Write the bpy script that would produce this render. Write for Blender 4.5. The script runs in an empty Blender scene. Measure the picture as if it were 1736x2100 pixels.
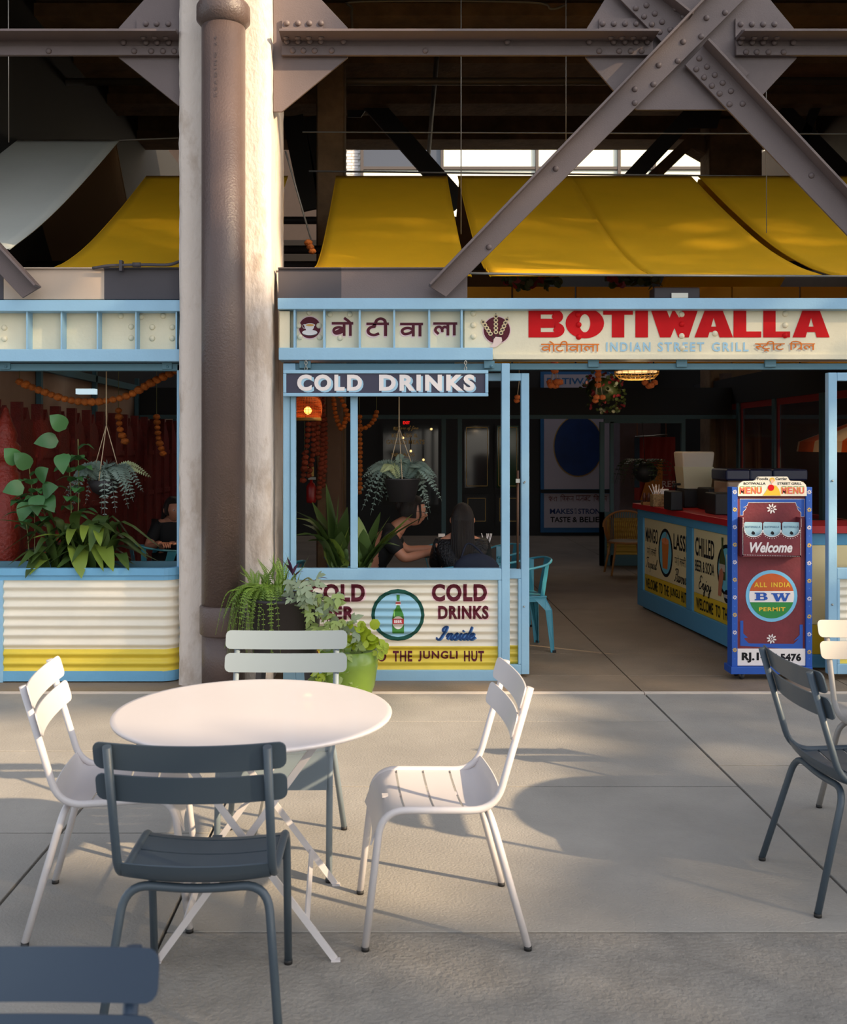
import bpy, bmesh, math, random
from mathutils import Vector, Matrix
from math import sin, cos, pi, radians as R
random.seed(7)
SC = bpy.context.scene
COL = SC.collection

# ---------------------------------------------------------------- camera
F, CX, CY, H = 2095.0, 803.0, 915.0, 1.665      # focal length in px, principal point, eye height
cd = bpy.data.cameras.new('camera')
cd.sensor_fit = 'HORIZONTAL'; cd.sensor_width = 36.0
cd.lens = 36.0 * F / 1736.0
cd.shift_x = (868.0 - CX) / 1736.0
cd.shift_y = -(1050.0 - CY) / 1736.0
cd.clip_start = 0.05; cd.clip_end = 300
cd.dof.use_dof = True; cd.dof.focus_distance = 6.6; cd.dof.aperture_fstop = 7.0
cam = bpy.data.objects.new('camera', cd); COL.objects.link(cam)
cam.location = (0, 0, H); cam.rotation_euler = (R(90), 0, 0)
SC.camera = cam
# ---------------------------------------------------------------- sky, sun, exposure
SUN_H = Vector((0.857, -0.514, 0)).normalized()  # horizontal direction towards the sun
SUN_E = R(26)
w = bpy.data.worlds.new('sky'); SC.world = w; w.use_nodes = True
nt = w.node_tree; nt.nodes.clear()
sky = nt.nodes.new('ShaderNodeTexSky'); sky.sky_type = 'NISHITA'; sky.sun_disc = False
sky.sun_elevation = R(32); sky.sun_rotation = math.atan2(SUN_H.x, SUN_H.y)
sky.air_density = 1.0; sky.dust_density = 2.0; sky.ozone_density = 1.0
hs = nt.nodes.new('ShaderNodeHueSaturation'); hs.inputs['Saturation'].default_value = 0.45
bg = nt.nodes.new('ShaderNodeBackground'); bg.inputs['Strength'].default_value = 0.32
ow = nt.nodes.new('ShaderNodeOutputWorld')
nt.links.new(sky.outputs[0], hs.inputs['Color']); nt.links.new(hs.outputs[0], bg.inputs['Color'])
nt.links.new(bg.outputs[0], ow.inputs['Surface'])
sd = bpy.data.lights.new('sun', 'SUN'); sd.energy = 8.6; sd.angle = R(0.75); sd.color = (1.0, 0.76, 0.48)
sun = bpy.data.objects.new('sun', sd); COL.objects.link(sun)
to_sun = Vector((SUN_H.x * cos(SUN_E), SUN_H.y * cos(SUN_E), sin(SUN_E)))
sun.rotation_euler = to_sun.to_track_quat('Z', 'Y').to_euler(); sun.location = (6, -4, 9)
SC.view_settings.view_transform = 'Standard'; SC.view_settings.look = 'None'
SC.view_settings.exposure = 0.0; SC.view_settings.gamma = 1.0; SC.view_settings.use_curve_mapping = False
SC.cycles.use_denoising = True
SC.cycles.max_bounces = 7; SC.cycles.diffuse_bounces = 4; SC.cycles.glossy_bounces = 3
SC.cycles.transmission_bounces = 5; SC.cycles.transparent_max_bounces = 8
SC.cycles.sample_clamp_indirect = 6.0
SC.cycles.caustics_reflective = False; SC.cycles.caustics_refractive = False

# ---------------------------------------------------------------- helpers
def P(px, py, Y): return Vector(((px - CX) * Y / F, Y, H - (py - CY) * Y / F))
def PX(px, Y): return (px - CX) * Y / F
def PZ(py, Y): return H - (py - CY) * Y / F

def lin(c):
    return tuple((x / 255 / 12.92) if x / 255 <= 0.04045 else ((x / 255 + 0.055) / 1.055) ** 2.4 for x in c)
MATS = {}
def M(name, rgb=None, rough=0.5, metal=0.0, var=0.0, vs=4.0, bump=0.0, bs=60.0, rgb2=None, emit=0.0, spec=0.5,
      trans=0.0, glass=0.0, alpha=1.0, stretch=None, thr=None, rnd=0.0, coat=0.0):
    if name in MATS: return MATS[name]
    m = bpy.data.materials.new(name); MATS[name] = m; m.use_nodes = True
    nt = m.node_tree; b = nt.nodes['Principled BSDF']; L = nt.links.new
    c = lin(rgb) + (1,)
    b.inputs['Base Color'].default_value = c; b.inputs['Roughness'].default_value = rough
    b.inputs['Metallic'].default_value = metal; b.inputs['Specular IOR Level'].default_value = spec
    b.inputs['Coat Weight'].default_value = coat
    m.diffuse_color = c
    src = None
    if var or bump or rgb2:
        tc = nt.nodes.new('ShaderNodeTexCoord'); mp = nt.nodes.new('ShaderNodeMapping')
        L(tc.outputs['Object'], mp.inputs['Vector'])
        if stretch: mp.inputs['Scale'].default_value = stretch
        src = mp.outputs['Vector']
    col = None
    if var or rgb2:
        n = nt.nodes.new('ShaderNodeTexNoise'); n.inputs['Scale'].default_value = vs; n.inputs['Detail'].default_value = 6
        n.inputs['Roughness'].default_value = 0.62
        L(src, n.inputs['Vector'])
        r = nt.nodes.new('ShaderNodeValToRGB')
        lo, hi = (0.32, 0.68) if thr is None else thr
        r.color_ramp.elements[0].position = lo; r.color_ramp.elements[1].position = hi
        c2 = lin(rgb2) + (1,) if rgb2 else tuple(x * (1 - var) for x in c[:3]) + (1,)
        r.color_ramp.elements[0].color = c2; r.color_ramp.elements[1].color = c
        L(n.outputs['Fac'], r.inputs['Fac']); col = r.outputs['Color']
    if rnd:
        oi = nt.nodes.new('ShaderNodeObjectInfo'); hv = nt.nodes.new('ShaderNodeHueSaturation')
        mr = nt.nodes.new('ShaderNodeMapRange'); mr.inputs['To Min'].default_value = 1 - rnd; mr.inputs['To Max'].default_value = 1 + rnd
        L(oi.outputs['Random'], mr.inputs['Value']); L(mr.outputs[0], hv.inputs['Value'])
        if col: L(col, hv.inputs['Color'])
        else: hv.inputs['Color'].default_value = c
        col = hv.outputs['Color']
    if col: L(col, b.inputs['Base Color'])
    if bump:
        n = nt.nodes.new('ShaderNodeTexNoise'); n.inputs['Scale'].default_value = bs; n.inputs['Detail'].default_value = 5
        L(src, n.inputs['Vector'])
        bp = nt.nodes.new('ShaderNodeBump'); bp.inputs['Strength'].default_value = bump; bp.inputs['Distance'].default_value = 0.02
        L(n.outputs['Fac'], bp.inputs['Height']); L(bp.outputs[0], b.inputs['Normal'])
    if emit:
        b.inputs['Emission Color'].default_value = c; b.inputs['Emission Strength'].default_value = emit
    if glass: b.inputs['Transmission Weight'].default_value = glass; b.inputs['IOR'].default_value = 1.2 if glass < 1 else 1.45
    if alpha < 1: b.inputs['Alpha'].default_value = alpha
    if trans:
        t = nt.nodes.new('ShaderNodeBsdfTranslucent'); mx = nt.nodes.new('ShaderNodeMixShader'); mx.inputs[0].default_value = trans
        if col: L(col, t.inputs['Color'])
        else: t.inputs['Color'].default_value = c
        L(b.outputs[0], mx.inputs[1]); L(t.outputs[0], mx.inputs[2]); L(mx.outputs[0], nt.nodes['Material Output'].inputs['Surface'])
    return m

WO = {}   # world origin of each object (all static things are translated only)
def wo(o): return WO.get(o.name, Vector((0, 0, 0))) if o else Vector((0, 0, 0))
class MB:
    def __init__(s): s.v = []; s.f = []; s.m = []; s.k = 0; s.sm = []
    def add(s, vs, fs, k=None, smooth=False):
        n = len(s.v); s.v += [Vector(p) for p in vs]
        for f in fs: s.f.append([i + n for i in f]); s.m.append(s.k if k is None else k); s.sm.append(smooth)
        return s
    def box(s, x0, x1, y0, y1, z0, z1, k=None):
        return s.add([(x0, y0, z0), (x1, y0, z0), (x1, y1, z0), (x0, y1, z0), (x0, y0, z1), (x1, y0, z1), (x1, y1, z1), (x0, y1, z1)],
                     [(0, 3, 2, 1), (4, 5, 6, 7), (0, 1, 5, 4), (1, 2, 6, 5), (2, 3, 7, 6), (3, 0, 4, 7)], k)
    def bar(s, a, b, wd, th, nrm=(0, -1, 0), k=None):
        """rectangular bar from a to b; wd across (in the plane), th along nrm"""
        a = Vector(a); b = Vector(b); d = (b - a).normalized(); n = Vector(nrm); n = (n - d * n.dot(d)).normalized(); u = d.cross(n)
        vs = []
        for p in (a, b):
            for su, sn in ((-1, -1), (1, -1), (1, 1), (-1, 1)): vs.append(p + u * su * wd / 2 + n * sn * th / 2)
        return s.add(vs, [(0, 1, 2, 3), (7, 6, 5, 4), (0, 4, 5, 1), (1, 5, 6, 2), (2, 6, 7, 3), (3, 7, 4, 0)], k)
    def tube(s, pts, r, n=8, closed=False, k=None, cap=True, flat=None):
        pts = [Vector(p) for p in pts]; N = len(pts)
        rr = r if isinstance(r, (list, tuple)) else [r] * N
        t0 = (pts[1] - pts[0]).normalized(); up = Vector((0, 0, 1)) if abs(t0.z) < .9 else Vector((1, 0, 0))
        u = (up - t0 * up.dot(t0)).normalized(); vs = []
        for i, p in enumerate(pts):
            a = pts[(i - 1) % N] if (i > 0 or closed) else p; b = pts[(i + 1) % N] if (i < N - 1 or closed) else p
            t = (b - a).normalized() if (b - a).length > 1e-9 else t0
            u = (u - t * u.dot(t)); u = u.normalized() if u.length > 1e-6 else t.orthogonal().normalized()
            w_ = t.cross(u)
            for j in range(n):
                an = 2 * pi * j / n; e = u * cos(an) * (flat or 1) + w_ * sin(an)
                vs.append(p + e * rr[i])
        fs = []
        for i in range(N if closed else N - 1):
            for j in range(n):
                a = i * n + j; b = i * n + (j + 1) % n; i2 = (i + 1) % N
                fs.append((a, b, i2 * n + (j + 1) % n, i2 * n + j))
        s.add(vs, fs, k, True)
        if cap and not closed:
            base = len(s.v) - len(vs)
            s.f.append([base + j for j in range(n)][::-1]); s.m.append(s.k if k is None else k); s.sm.append(False)
            s.f.append([base + (N - 1) * n + j for j in range(n)]); s.m.append(s.k if k is None else k); s.sm.append(False)
        return s
    def prism(s, poly, off, k=None):
        """closed polygon of points, extruded by vector off"""
        n = len(poly); off = Vector(off); vs = [Vector(p) for p in poly] + [Vector(p) + off for p in poly]
        return s.add(vs, [tuple(range(n)), tuple(range(2 * n - 1, n - 1, -1))] + [(i, i + n, (i + 1) % n + n, (i + 1) % n) for i in range(n)], k)
    def lathe(s, prof, c, n=20, k=None, sx=1, sy=1):
        c = Vector(c); vs = []
        for r, z in prof:
            for j in range(n):
                a = 2 * pi * j / n; vs.append(c + Vector((r * cos(a) * sx, r * sin(a) * sy, z)))
        fs = [(i * n + j, i * n + (j + 1) % n, (i + 1) * n + (j + 1) % n, (i + 1) * n + j) for i in range(len(prof) - 1) for j in range(n)]
        s.add(vs, fs, k, True)
        base = len(s.v) - len(vs)
        for rr, idx, rev in ((prof[0][0], 0, True), (prof[-1][0], len(prof) - 1, False)):
            if rr > 1e-4:
                f = [base + idx * n + j for j in range(n)]
                s.f.append(f[::-1] if rev else f); s.m.append(s.k if k is None else k); s.sm.append(False)
        return s
    def ball(s, c, r, n=10, m=7, k=None, sc=(1, 1, 1)):
        c = Vector(c); vs = []
        for i in range(m + 1):
            ph = pi * i / m
            for j in range(n):
                a = 2 * pi * j / n
                vs.append(c + Vector((r * sin(ph) * cos(a) * sc[0], r * sin(ph) * sin(a) * sc[1], r * cos(ph) * sc[2])))
        fs = [(i * n + j, (i + 1) * n + j, (i + 1) * n + (j + 1) % n, i * n + (j + 1) % n) for i in range(m) for j in range(n)]
        return s.add(vs, fs, k, True)
    def mesh(s, name, mats, sub=Vector((0, 0, 0))):
        me = bpy.data.meshes.new(name); me.from_pydata([tuple(p - sub) for p in s.v], [], s.f)
        for m in (mats if isinstance(mats, (list, tuple)) else [mats]): me.materials.append(m)
        me.polygons.foreach_set('material_index', s.m); me.polygons.foreach_set('use_smooth', s.sm); me.update(); return me
    def build(s, name, mats, parent=None, org=None):
        if parent is None:
            if org is None:
                xs = [p.x for p in s.v]; ys = [p.y for p in s.v]; zs = [p.z for p in s.v]
                org = Vector(((min(xs) + max(xs)) / 2, (min(ys) + max(ys)) / 2, min(zs)))
            o = bpy.data.objects.new(name, s.mesh(name, mats, Vector(org))); COL.objects.link(o); o.location = org; WO[o.name] = Vector(org)
        else:
            o = bpy.data.objects.new(name, s.mesh(name, mats, wo(parent))); COL.objects.link(o); o.parent = parent; WO[o.name] = wo(parent)
        return o
def tag(o, label=None, cat=None, group=None, kind=None):
    if label: o['label'] = label
    if cat: o['category'] = cat
    if group: o['group'] = group
    if kind: o['kind'] = kind
    return o
def thing(name, loc, label, cat, group=None, rz=0.0):
    o = bpy.data.objects.new(name, None); COL.objects.link(o); o.location = loc; o.rotation_euler = (0, 0, rz)
    o.empty_display_size = .1; WO[o.name] = Vector(loc); return tag(o, label, cat, group)
def bev(o, wd=.02, seg=2, ang=35):
    m = o.modifiers.new('bevel', 'BEVEL'); m.width = wd; m.segments = seg; m.limit_method = 'ANGLE'; m.angle_limit = R(ang)
    m.harden_normals = True
    for p in o.data.polygons: p.use_smooth = True
    return o
def put(name, me, parent, mat4, label=None):
    """a part sharing mesh data, placed by a world matrix (translated parents only)"""
    o = bpy.data.objects.new(name, me); COL.objects.link(o); o.parent = parent
    o.matrix_basis = Matrix.Translation(-wo(parent)) @ mat4; WO[o.name] = wo(parent)
    if label: o['label'] = label
    return o
def copy_tree(o, parent=None):
    c = o.copy(); COL.objects.link(c); c.parent = parent; WO[c.name] = wo(o)
    for ch in list(o.children): copy_tree(ch, c)
    return c
def orient(loc, d, up=(0, 0, 1), sc=1.0):
    """matrix: local +x along d, local z near up"""
    x = Vector(d).normalized(); z = Vector(up); z = z - x * z.dot(x)
    z = z.normalized() if z.length > 1e-5 else x.orthogonal().normalized()
    y = z.cross(x); m = Matrix((x, y, z)).transposed().to_4x4()
    s = (sc, sc, sc) if isinstance(sc, (int, float)) else sc
    return Matrix.Translation(Vector(loc)) @ m @ Matrix.Diagonal((*s, 1))
def arc(pts, n=6):
    """Catmull-Rom through pts"""
    pts = [Vector(p) for p in pts]; out = []
    q = [pts[0] * 2 - pts[1]] + pts + [pts[-1] * 2 - pts[-2]]
    for i in range(1, len(q) - 2):
        a, b, c, d = q[i - 1:i + 3]
        for t in range(n):
            t = t / n
            out.append(.5 * ((2 * b) + (c - a) * t + (2 * a - 5 * b + 4 * c - d) * t * t + (3 * b - a - 3 * c + d) * t ** 3))
    out.append(pts[-1]); return out
def fillet(pts, r, n=5):
    """polyline with rounded corners"""
    pts = [Vector(p) for p in pts]; out = [pts[0]]
    for i in range(1, len(pts) - 1):
        a, b, c = pts[i - 1:i + 2]; ri = min(r, (a - b).length * .49, (c - b).length * .49)
        p = b + (a - b).normalized() * ri; q = b + (c - b).normalized() * ri
        for t in range(n + 1):
            t = t / n; out.append(p * (1 - t) ** 2 + b * 2 * t * (1 - t) + q * t * t)
    out.append(pts[-1]); return out

# ---- lettering: font text and hand-drawn strokes, both as thin flat meshes on a plane
_tc = {}
def font_geo(s, off=0.0, shear=0.0, space=1.0):
    key = (s, off, shear, space)
    if key in _tc: return _tc[key]
    d = bpy.data.curves.new('text', 'FONT'); d.body = s; d.offset = off; d.shear = shear; d.space_character = space; d.resolution_u = 4
    o = bpy.data.objects.new('text', d); COL.objects.link(o)
    bpy.context.view_layer.update()
    me = bpy.data.meshes.new_from_object(o.evaluated_get(bpy.context.evaluated_depsgraph_get()))
    vs = [v.co.copy() for v in me.vertices]; fs = [tuple(p.vertices) for p in me.polygons]
    bpy.data.objects.remove(o); bpy.data.curves.remove(d); bpy.data.meshes.remove(me)
    x0 = min(v.x for v in vs); x1 = max(v.x for v in vs); y0 = min(v.y for v in vs); y1 = max(v.y for v in vs)
    out = ([((v.x - x0) / (x1 - x0), (v.y - y0) / (y1 - y0)) for v in vs], fs, (x1 - x0) / (y1 - y0)); _tc[key] = out; return out
def stroke_geo(strokes, t, asp=1.0, norm=True):
    """strokes: polylines (x, y); t: thickness in the same units; asp widens verticals"""
    V = []; Fc = []
    for st in strokes:
        p = [Vector((x, y)) for x, y in st]; n = len(p)
        for i in range(n - 1):
            d = (p[i + 1] - p[i]); d = d.normalized() if d.length > 1e-6 else Vector((1, 0)); u = Vector((-d.y * asp, d.x)) * t / 2
            a = p[i]; b = p[i + 1]; k = len(V); V += [a - u, b - u, b + u, a + u]; Fc.append((k, k + 1, k + 2, k + 3))
        for i in range(n):
            if 0 < i < n - 1 or t < 0.12:
                k = len(V); V += [p[i] + Vector((cos(j * pi / 4) * asp, sin(j * pi / 4))) * t / 2 for j in range(8)]; Fc.append(tuple(range(k, k + 8)))
    x0 = min(v.x for v in V); x1 = max(v.x for v in V); y0 = min(v.y for v in V); y1 = max(v.y for v in V)
    return ([((v.x - x0) / (x1 - x0), (v.y - y0) / (y1 - y0)) for v in V], Fc, (x1 - x0) / (y1 - y0), 1)
def decal(name, geo, mat, parent, plane, u0, u1, v0, v1, lift=0.0015, conform=None, mb=None):
    """geo normalised 0..1 -> plane (O, U, V, N) rectangle u0..u1, v0..v1"""
    O, U, V, N = plane; pts, fs = geo[0], geo[1]
    b = mb or MB()
    if conform:
        bm = bmesh.new()
        stk = len(geo) > 3; vv = [bm.verts.new((u0 + (u1 - u0) * x, v0 + (v1 - v0) * y, 0)) for x, y in pts]
        for k, f in enumerate(fs):
            try: bm.faces.new([vv[i] for i in f])
            except ValueError: pass
            if stk:
                for i in f: vv[i].co.z = (k % 40) * 3e-5
        step = conform[1]; z = math.floor(min(v0, v1) / step) * step
        while z < max(v0, v1):
            bmesh.ops.bisect_plane(bm, geom=bm.verts[:] + bm.edges[:] + bm.faces[:], plane_co=(0, z, 0), plane_no=(0, 1, 0)); z += step
        bm.verts.index_update(); cf = conform[0]
        b.add([O + U * v.co.x + V * v.co.y + N * (lift + v.co.z + cf(v.co.y)) for v in bm.verts], [[v.index for v in f.verts] for f in bm.faces]); bm.free()
    elif len(geo) > 3:      # separately drawn pieces: each a hair above the one before, as paint strokes are
        for k, f in enumerate(fs): b.add([O + U * (u0 + (u1 - u0) * pts[i][0]) + V * (v0 + (v1 - v0) * pts[i][1]) + N * (lift + (k % 40) * 3e-5) for i in f], [tuple(range(len(f)))])
    else:
        b.add([O + U * (u0 + (u1 - u0) * x) + V * (v0 + (v1 - v0) * y) + N * lift for x, y in pts], fs)
    return None if mb else b.build(name, mat, parent)
def face_plane(Y): return (Vector((0, Y, 0)), Vector((1, 0, 0)), Vector((0, 0, 1)), Vector((0, -1, 0)))
def pdecal(name, geo, mat, parent, Y, px0, px1, py0, py1, lift=0.0015, conform=None, mb=None):
    """the same on a facade plane at depth Y, rectangle given in photo pixels (py0 top)"""
    return decal(name, geo, mat, parent, face_plane(Y), PX(px0, Y), PX(px1, Y), PZ(py1, Y), PZ(py0, Y), lift, conform, mb)
def disc_geo(n=36): return ([(.5 + .5 * cos(2 * pi * i / n), .5 + .5 * sin(2 * pi * i / n)) for i in range(n)], [tuple(range(n))], 1)
def ring_geo(w, n=36):
    pts = [(.5 + r * cos(2 * pi * i / n), .5 + r * sin(2 * pi * i / n)) for r in (.5, .5 - w) for i in range(n)]
    return (pts, [(i, (i + 1) % n, n + (i + 1) % n, n + i) for i in range(n)], 1)
def poly_geo(polys):
    V = []; Fc = []
    for p in polys: k = len(V); V += list(p); Fc.append(tuple(range(k, k + len(p))))
    return (V, Fc, 1, 1)
RECT = poly_geo([[(0, 0), (1, 0), (1, 1), (0, 1)]])
def ell(cx, cy, rx, ry, n=20): return [(cx + rx * cos(2 * pi * i / n), cy + ry * sin(2 * pi * i / n)) for i in range(n)]

# block capitals for the big painted name (polygons in a unit box, y up)
def _o(n=28, w=.36, h=.20):
    out = [(.5 + .5 * cos(2 * pi * i / n), .5 + .5 * sin(2 * pi * i / n)) for i in range(n)]; inn = [(.5 + (.5 - w) * cos(2 * pi * i / n), .5 + (.5 - h) * sin(2 * pi * i / n)) for i in range(n)]
    V = out + inn; return (V, [(i, (i + 1) % n, n + (i + 1) % n, n + i) for i in range(n)], 1)
def _b():
    V = []; Fc = []
    def q(p): k = len(V); V.extend(p); Fc.append(tuple(range(k, k + len(p))))
    q([(0, 0), (.34, 0), (.34, 1), (0, 1)])
    for y0, y1, xr, in ((.47, 1, .96), (0, .53, 1.0)):
        cy = (y0 + y1) / 2; ro = (y1 - y0) / 2; n = 10; ri = ro - .19; xo = xr - ro * 1.0; rx = ro * 1.0; rix = rx - .33
        for a, b in ((y1 - .19, y1), (y0, y0 + .19)): q([(.34, a), (xo, a), (xo, b), (.34, b)])
        for i in range(n):
            a0 = -pi / 2 + pi * i / n; a1 = a0 + pi / n
            q([(xo + rx * cos(a0), cy + ro * sin(a0)), (xo + rx * cos(a1), cy + ro * sin(a1)), (xo + max(rix, -.05) * cos(a1), cy + ri * sin(a1)), (xo + max(rix, -.05) * cos(a0), cy + ri * sin(a0))])
    return (V, Fc, 1, 1)
BLOCK = {'B': _b(), 'O': _o(), 'I': RECT,
 'T': poly_geo([[(0, .8), (1, .8), (1, 1), (0, 1)], [(.29, 0), (.71, 0), (.71, .8), (.29, .8)]]),
 'L': poly_geo([[(0, 0), (1, 0), (1, .21), (.46, .21), (.46, 1), (0, 1)]]),
 'A': poly_geo([[(0, 0), (.35, 0), (.5, .69), (.5, 1), (.28, 1)], [(1, 0), (.65, 0), (.5, .69), (.5, 1), (.72, 1)], [(.38, .19), (.62, .19), (.58, .38), (.42, .38)]]),
 'W': poly_geo([[(0, 1), (.32, 1), (.40, .68), (.5, .33), (.42, 0), (.2, 0)], [(.5, .33), (.40, .68), (.48, 1), (.60, .68)], [(1, 1), (.68, 1), (.60, .68), (.5, .33), (.58, 0), (.8, 0)]])}

# Devanagari letters by strokes (header line at y=1, base at 0)
def DV(ch):
    bar = [[(1, 1), (1, 0)]]
    G = {
     'ba': (1.15, [[(.95, 1), (.95, 0)], [(.95, .55), (.6, .68), (.25, .6), (.15, .4), (.3, .2), (.65, .25), (.95, .45)], [(.3, .3), (.9, .6)], [(0, 1), (1.15, 1)]]),
     'va': (1.15, [[(.95, 1), (.95, 0)], [(.95, .55), (.6, .68), (.25, .6), (.15, .4), (.3, .2), (.65, .25), (.95, .45)], [(0, 1), (1.15, 1)]]),
     'ta': (1.0, [[(.55, 1), (.55, .78)], [(.6, .78), (.3, .72), (.12, .5), (.18, .22), (.5, .08), (.85, .22)], [(0, 1), (1.0, 1)]]),
     'la': (1.3, [[(1.1, 1), (1.1, 0)], [(1.1, .62), (.85, .72), (.68, .55), (.68, .3)], [(.68, .5), (.5, .72), (.25, .66), (.16, .4), (.4, .12)], [(0, 1), (1.3, 1)]]),
     'aa': (.5, [[(.28, 1), (.28, 0)], [(0, 1), (.5, 1)]]),
     'o': (.5, [[(.28, 1), (.28, 0)], [(.28, 1), (.1, 1.2), (-.2, 1.42)], [(0, 1), (.5, 1)]]),
     'ii': (.5, [[(.28, 1), (.28, 0)], [(.28, 1), (.2, 1.3), (-.05, 1.42), (-.3, 1.3), (-.4, 1.03)], [(0, 1), (.5, 1)]]),
     's_': (.75, [[(.2, 1), (.55, .85), (.5, .62), (.15, .5), (.5, .1)], [(.2, .5), (.75, .55)], [(0, 1), (.75, 1)]]),
     'tra': (1.0, [[(.55, 1), (.55, .78)], [(.6, .78), (.3, .72), (.12, .5), (.18, .28), (.5, .2), (.85, .3)], [(.25, -.2), (.5, .02), (.75, -.2)], [(0, 1), (1.0, 1)]]),
     'gri': (1.5, [[(.2, 1), (.2, 0)], [(.2, 1), (.3, 1.3), (.7, 1.42), (1.15, 1.25), (1.3, 1.03)], [(.65, 1), (.68, .5), (.5, .35)], [(1.3, 1), (1.3, 0)], [(1.3, .45), (.95, .12)], [(0, 1), (1.5, 1)]]),
     'ma': (1.2, [[(.25, 1), (.25, .3)], [(.12, .3), (.4, .35), (1.0, .35)], [(1.0, 1), (1.0, 0)], [(0, 1), (1.2, 1)]]),
     'ga': (1.0, [[(.25, 1), (.28, .5), (.12, .35)], [(.8, 1), (.8, 0)], [(0, 1), (1, 1)]]),
     'sa': (1.2, [[(.2, 1), (.55, .85), (.5, .62), (.15, .5), (.5, .1)], [(.2, .5), (1, .5)], [(1, 1), (1, 0)], [(0, 1), (1.2, 1)]]),
     'ka': (1.3, [[(.65, 1), (.65, 0)], [(.65, .6), (.35, .7), (.15, .5), (.35, .3), (.65, .5)], [(.65, .6), (.95, .72), (1.12, .5), (1.0, .25)], [(0, 1), (1.3, 1)]]),
     'na': (1.1, [[(.9, 1), (.9, 0)], [(.9, .5), (.3, .5), (.2, .35), (.35, .3)], [(0, 1), (1.1, 1)]]),
     'cha': (1.1, [[(.9, 1), (.9, 0)], [(.1, .72), (.9, .72)], [(.3, .72), (.35, .4), (.6, .35), (.75, .5), (.7, .68)], [(0, 1), (1.1, 1)]]),
     'ja': (1.2, [[(1, 1), (1, 0)], [(1, .55), (.55, .55), (.4, .3), (.2, .2), (.1, .4)], [(0, 1), (1.2, 1)]]),
     'pha': (1.3, [[(.25, 1), (.2, .6), (.4, .4), (.7, .55)], [(.7, 1), (.7, 0)], [(.7, .6), (.95, .72), (1.12, .5), (1.0, .25)], [(.7, .3), (.45, .1)], [(.7, 1), (.3, 1.35)], [(0, 1), (1.3, 1)]]),
     'sha': (1.2, [[(.2, .9), (.5, .8), (.45, .6), (.15, .55), (.55, .1)], [(1, 1), (1, 0)], [(.5, 1), (1.2, 1)]]),
     'i': (.5, [[(.25, 1), (.25, 0)], [(.25, 1), (.35, 1.3), (.8, 1.4), (1.2, 1.2), (1.35, 1.03)], [(0, 1), (.5, 1)]]),
     'tta': (1.0, [[(.8, 1), (.8, 0)], [(.8, .6), (.4, .55), (.25, .3), (.45, .1)], [(0, 1), (1, 1)]]),
     ' ': (.5, [])}
    return G[ch]
def deva(seq, t=.12, asp=1.0):
    x = 0; st = []
    for ch in seq.split(','):
        wd, ss = DV(ch)
        for s_ in ss:
            pl = s_ if len(s_) < 3 else [(p.x, p.y) for p in arc([Vector((a, b, 0)) for a, b in s_], 4)]
            st.append([(a + x, b) for a, b in pl])
        x += wd
    return stroke_geo(st, t, asp)
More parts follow.
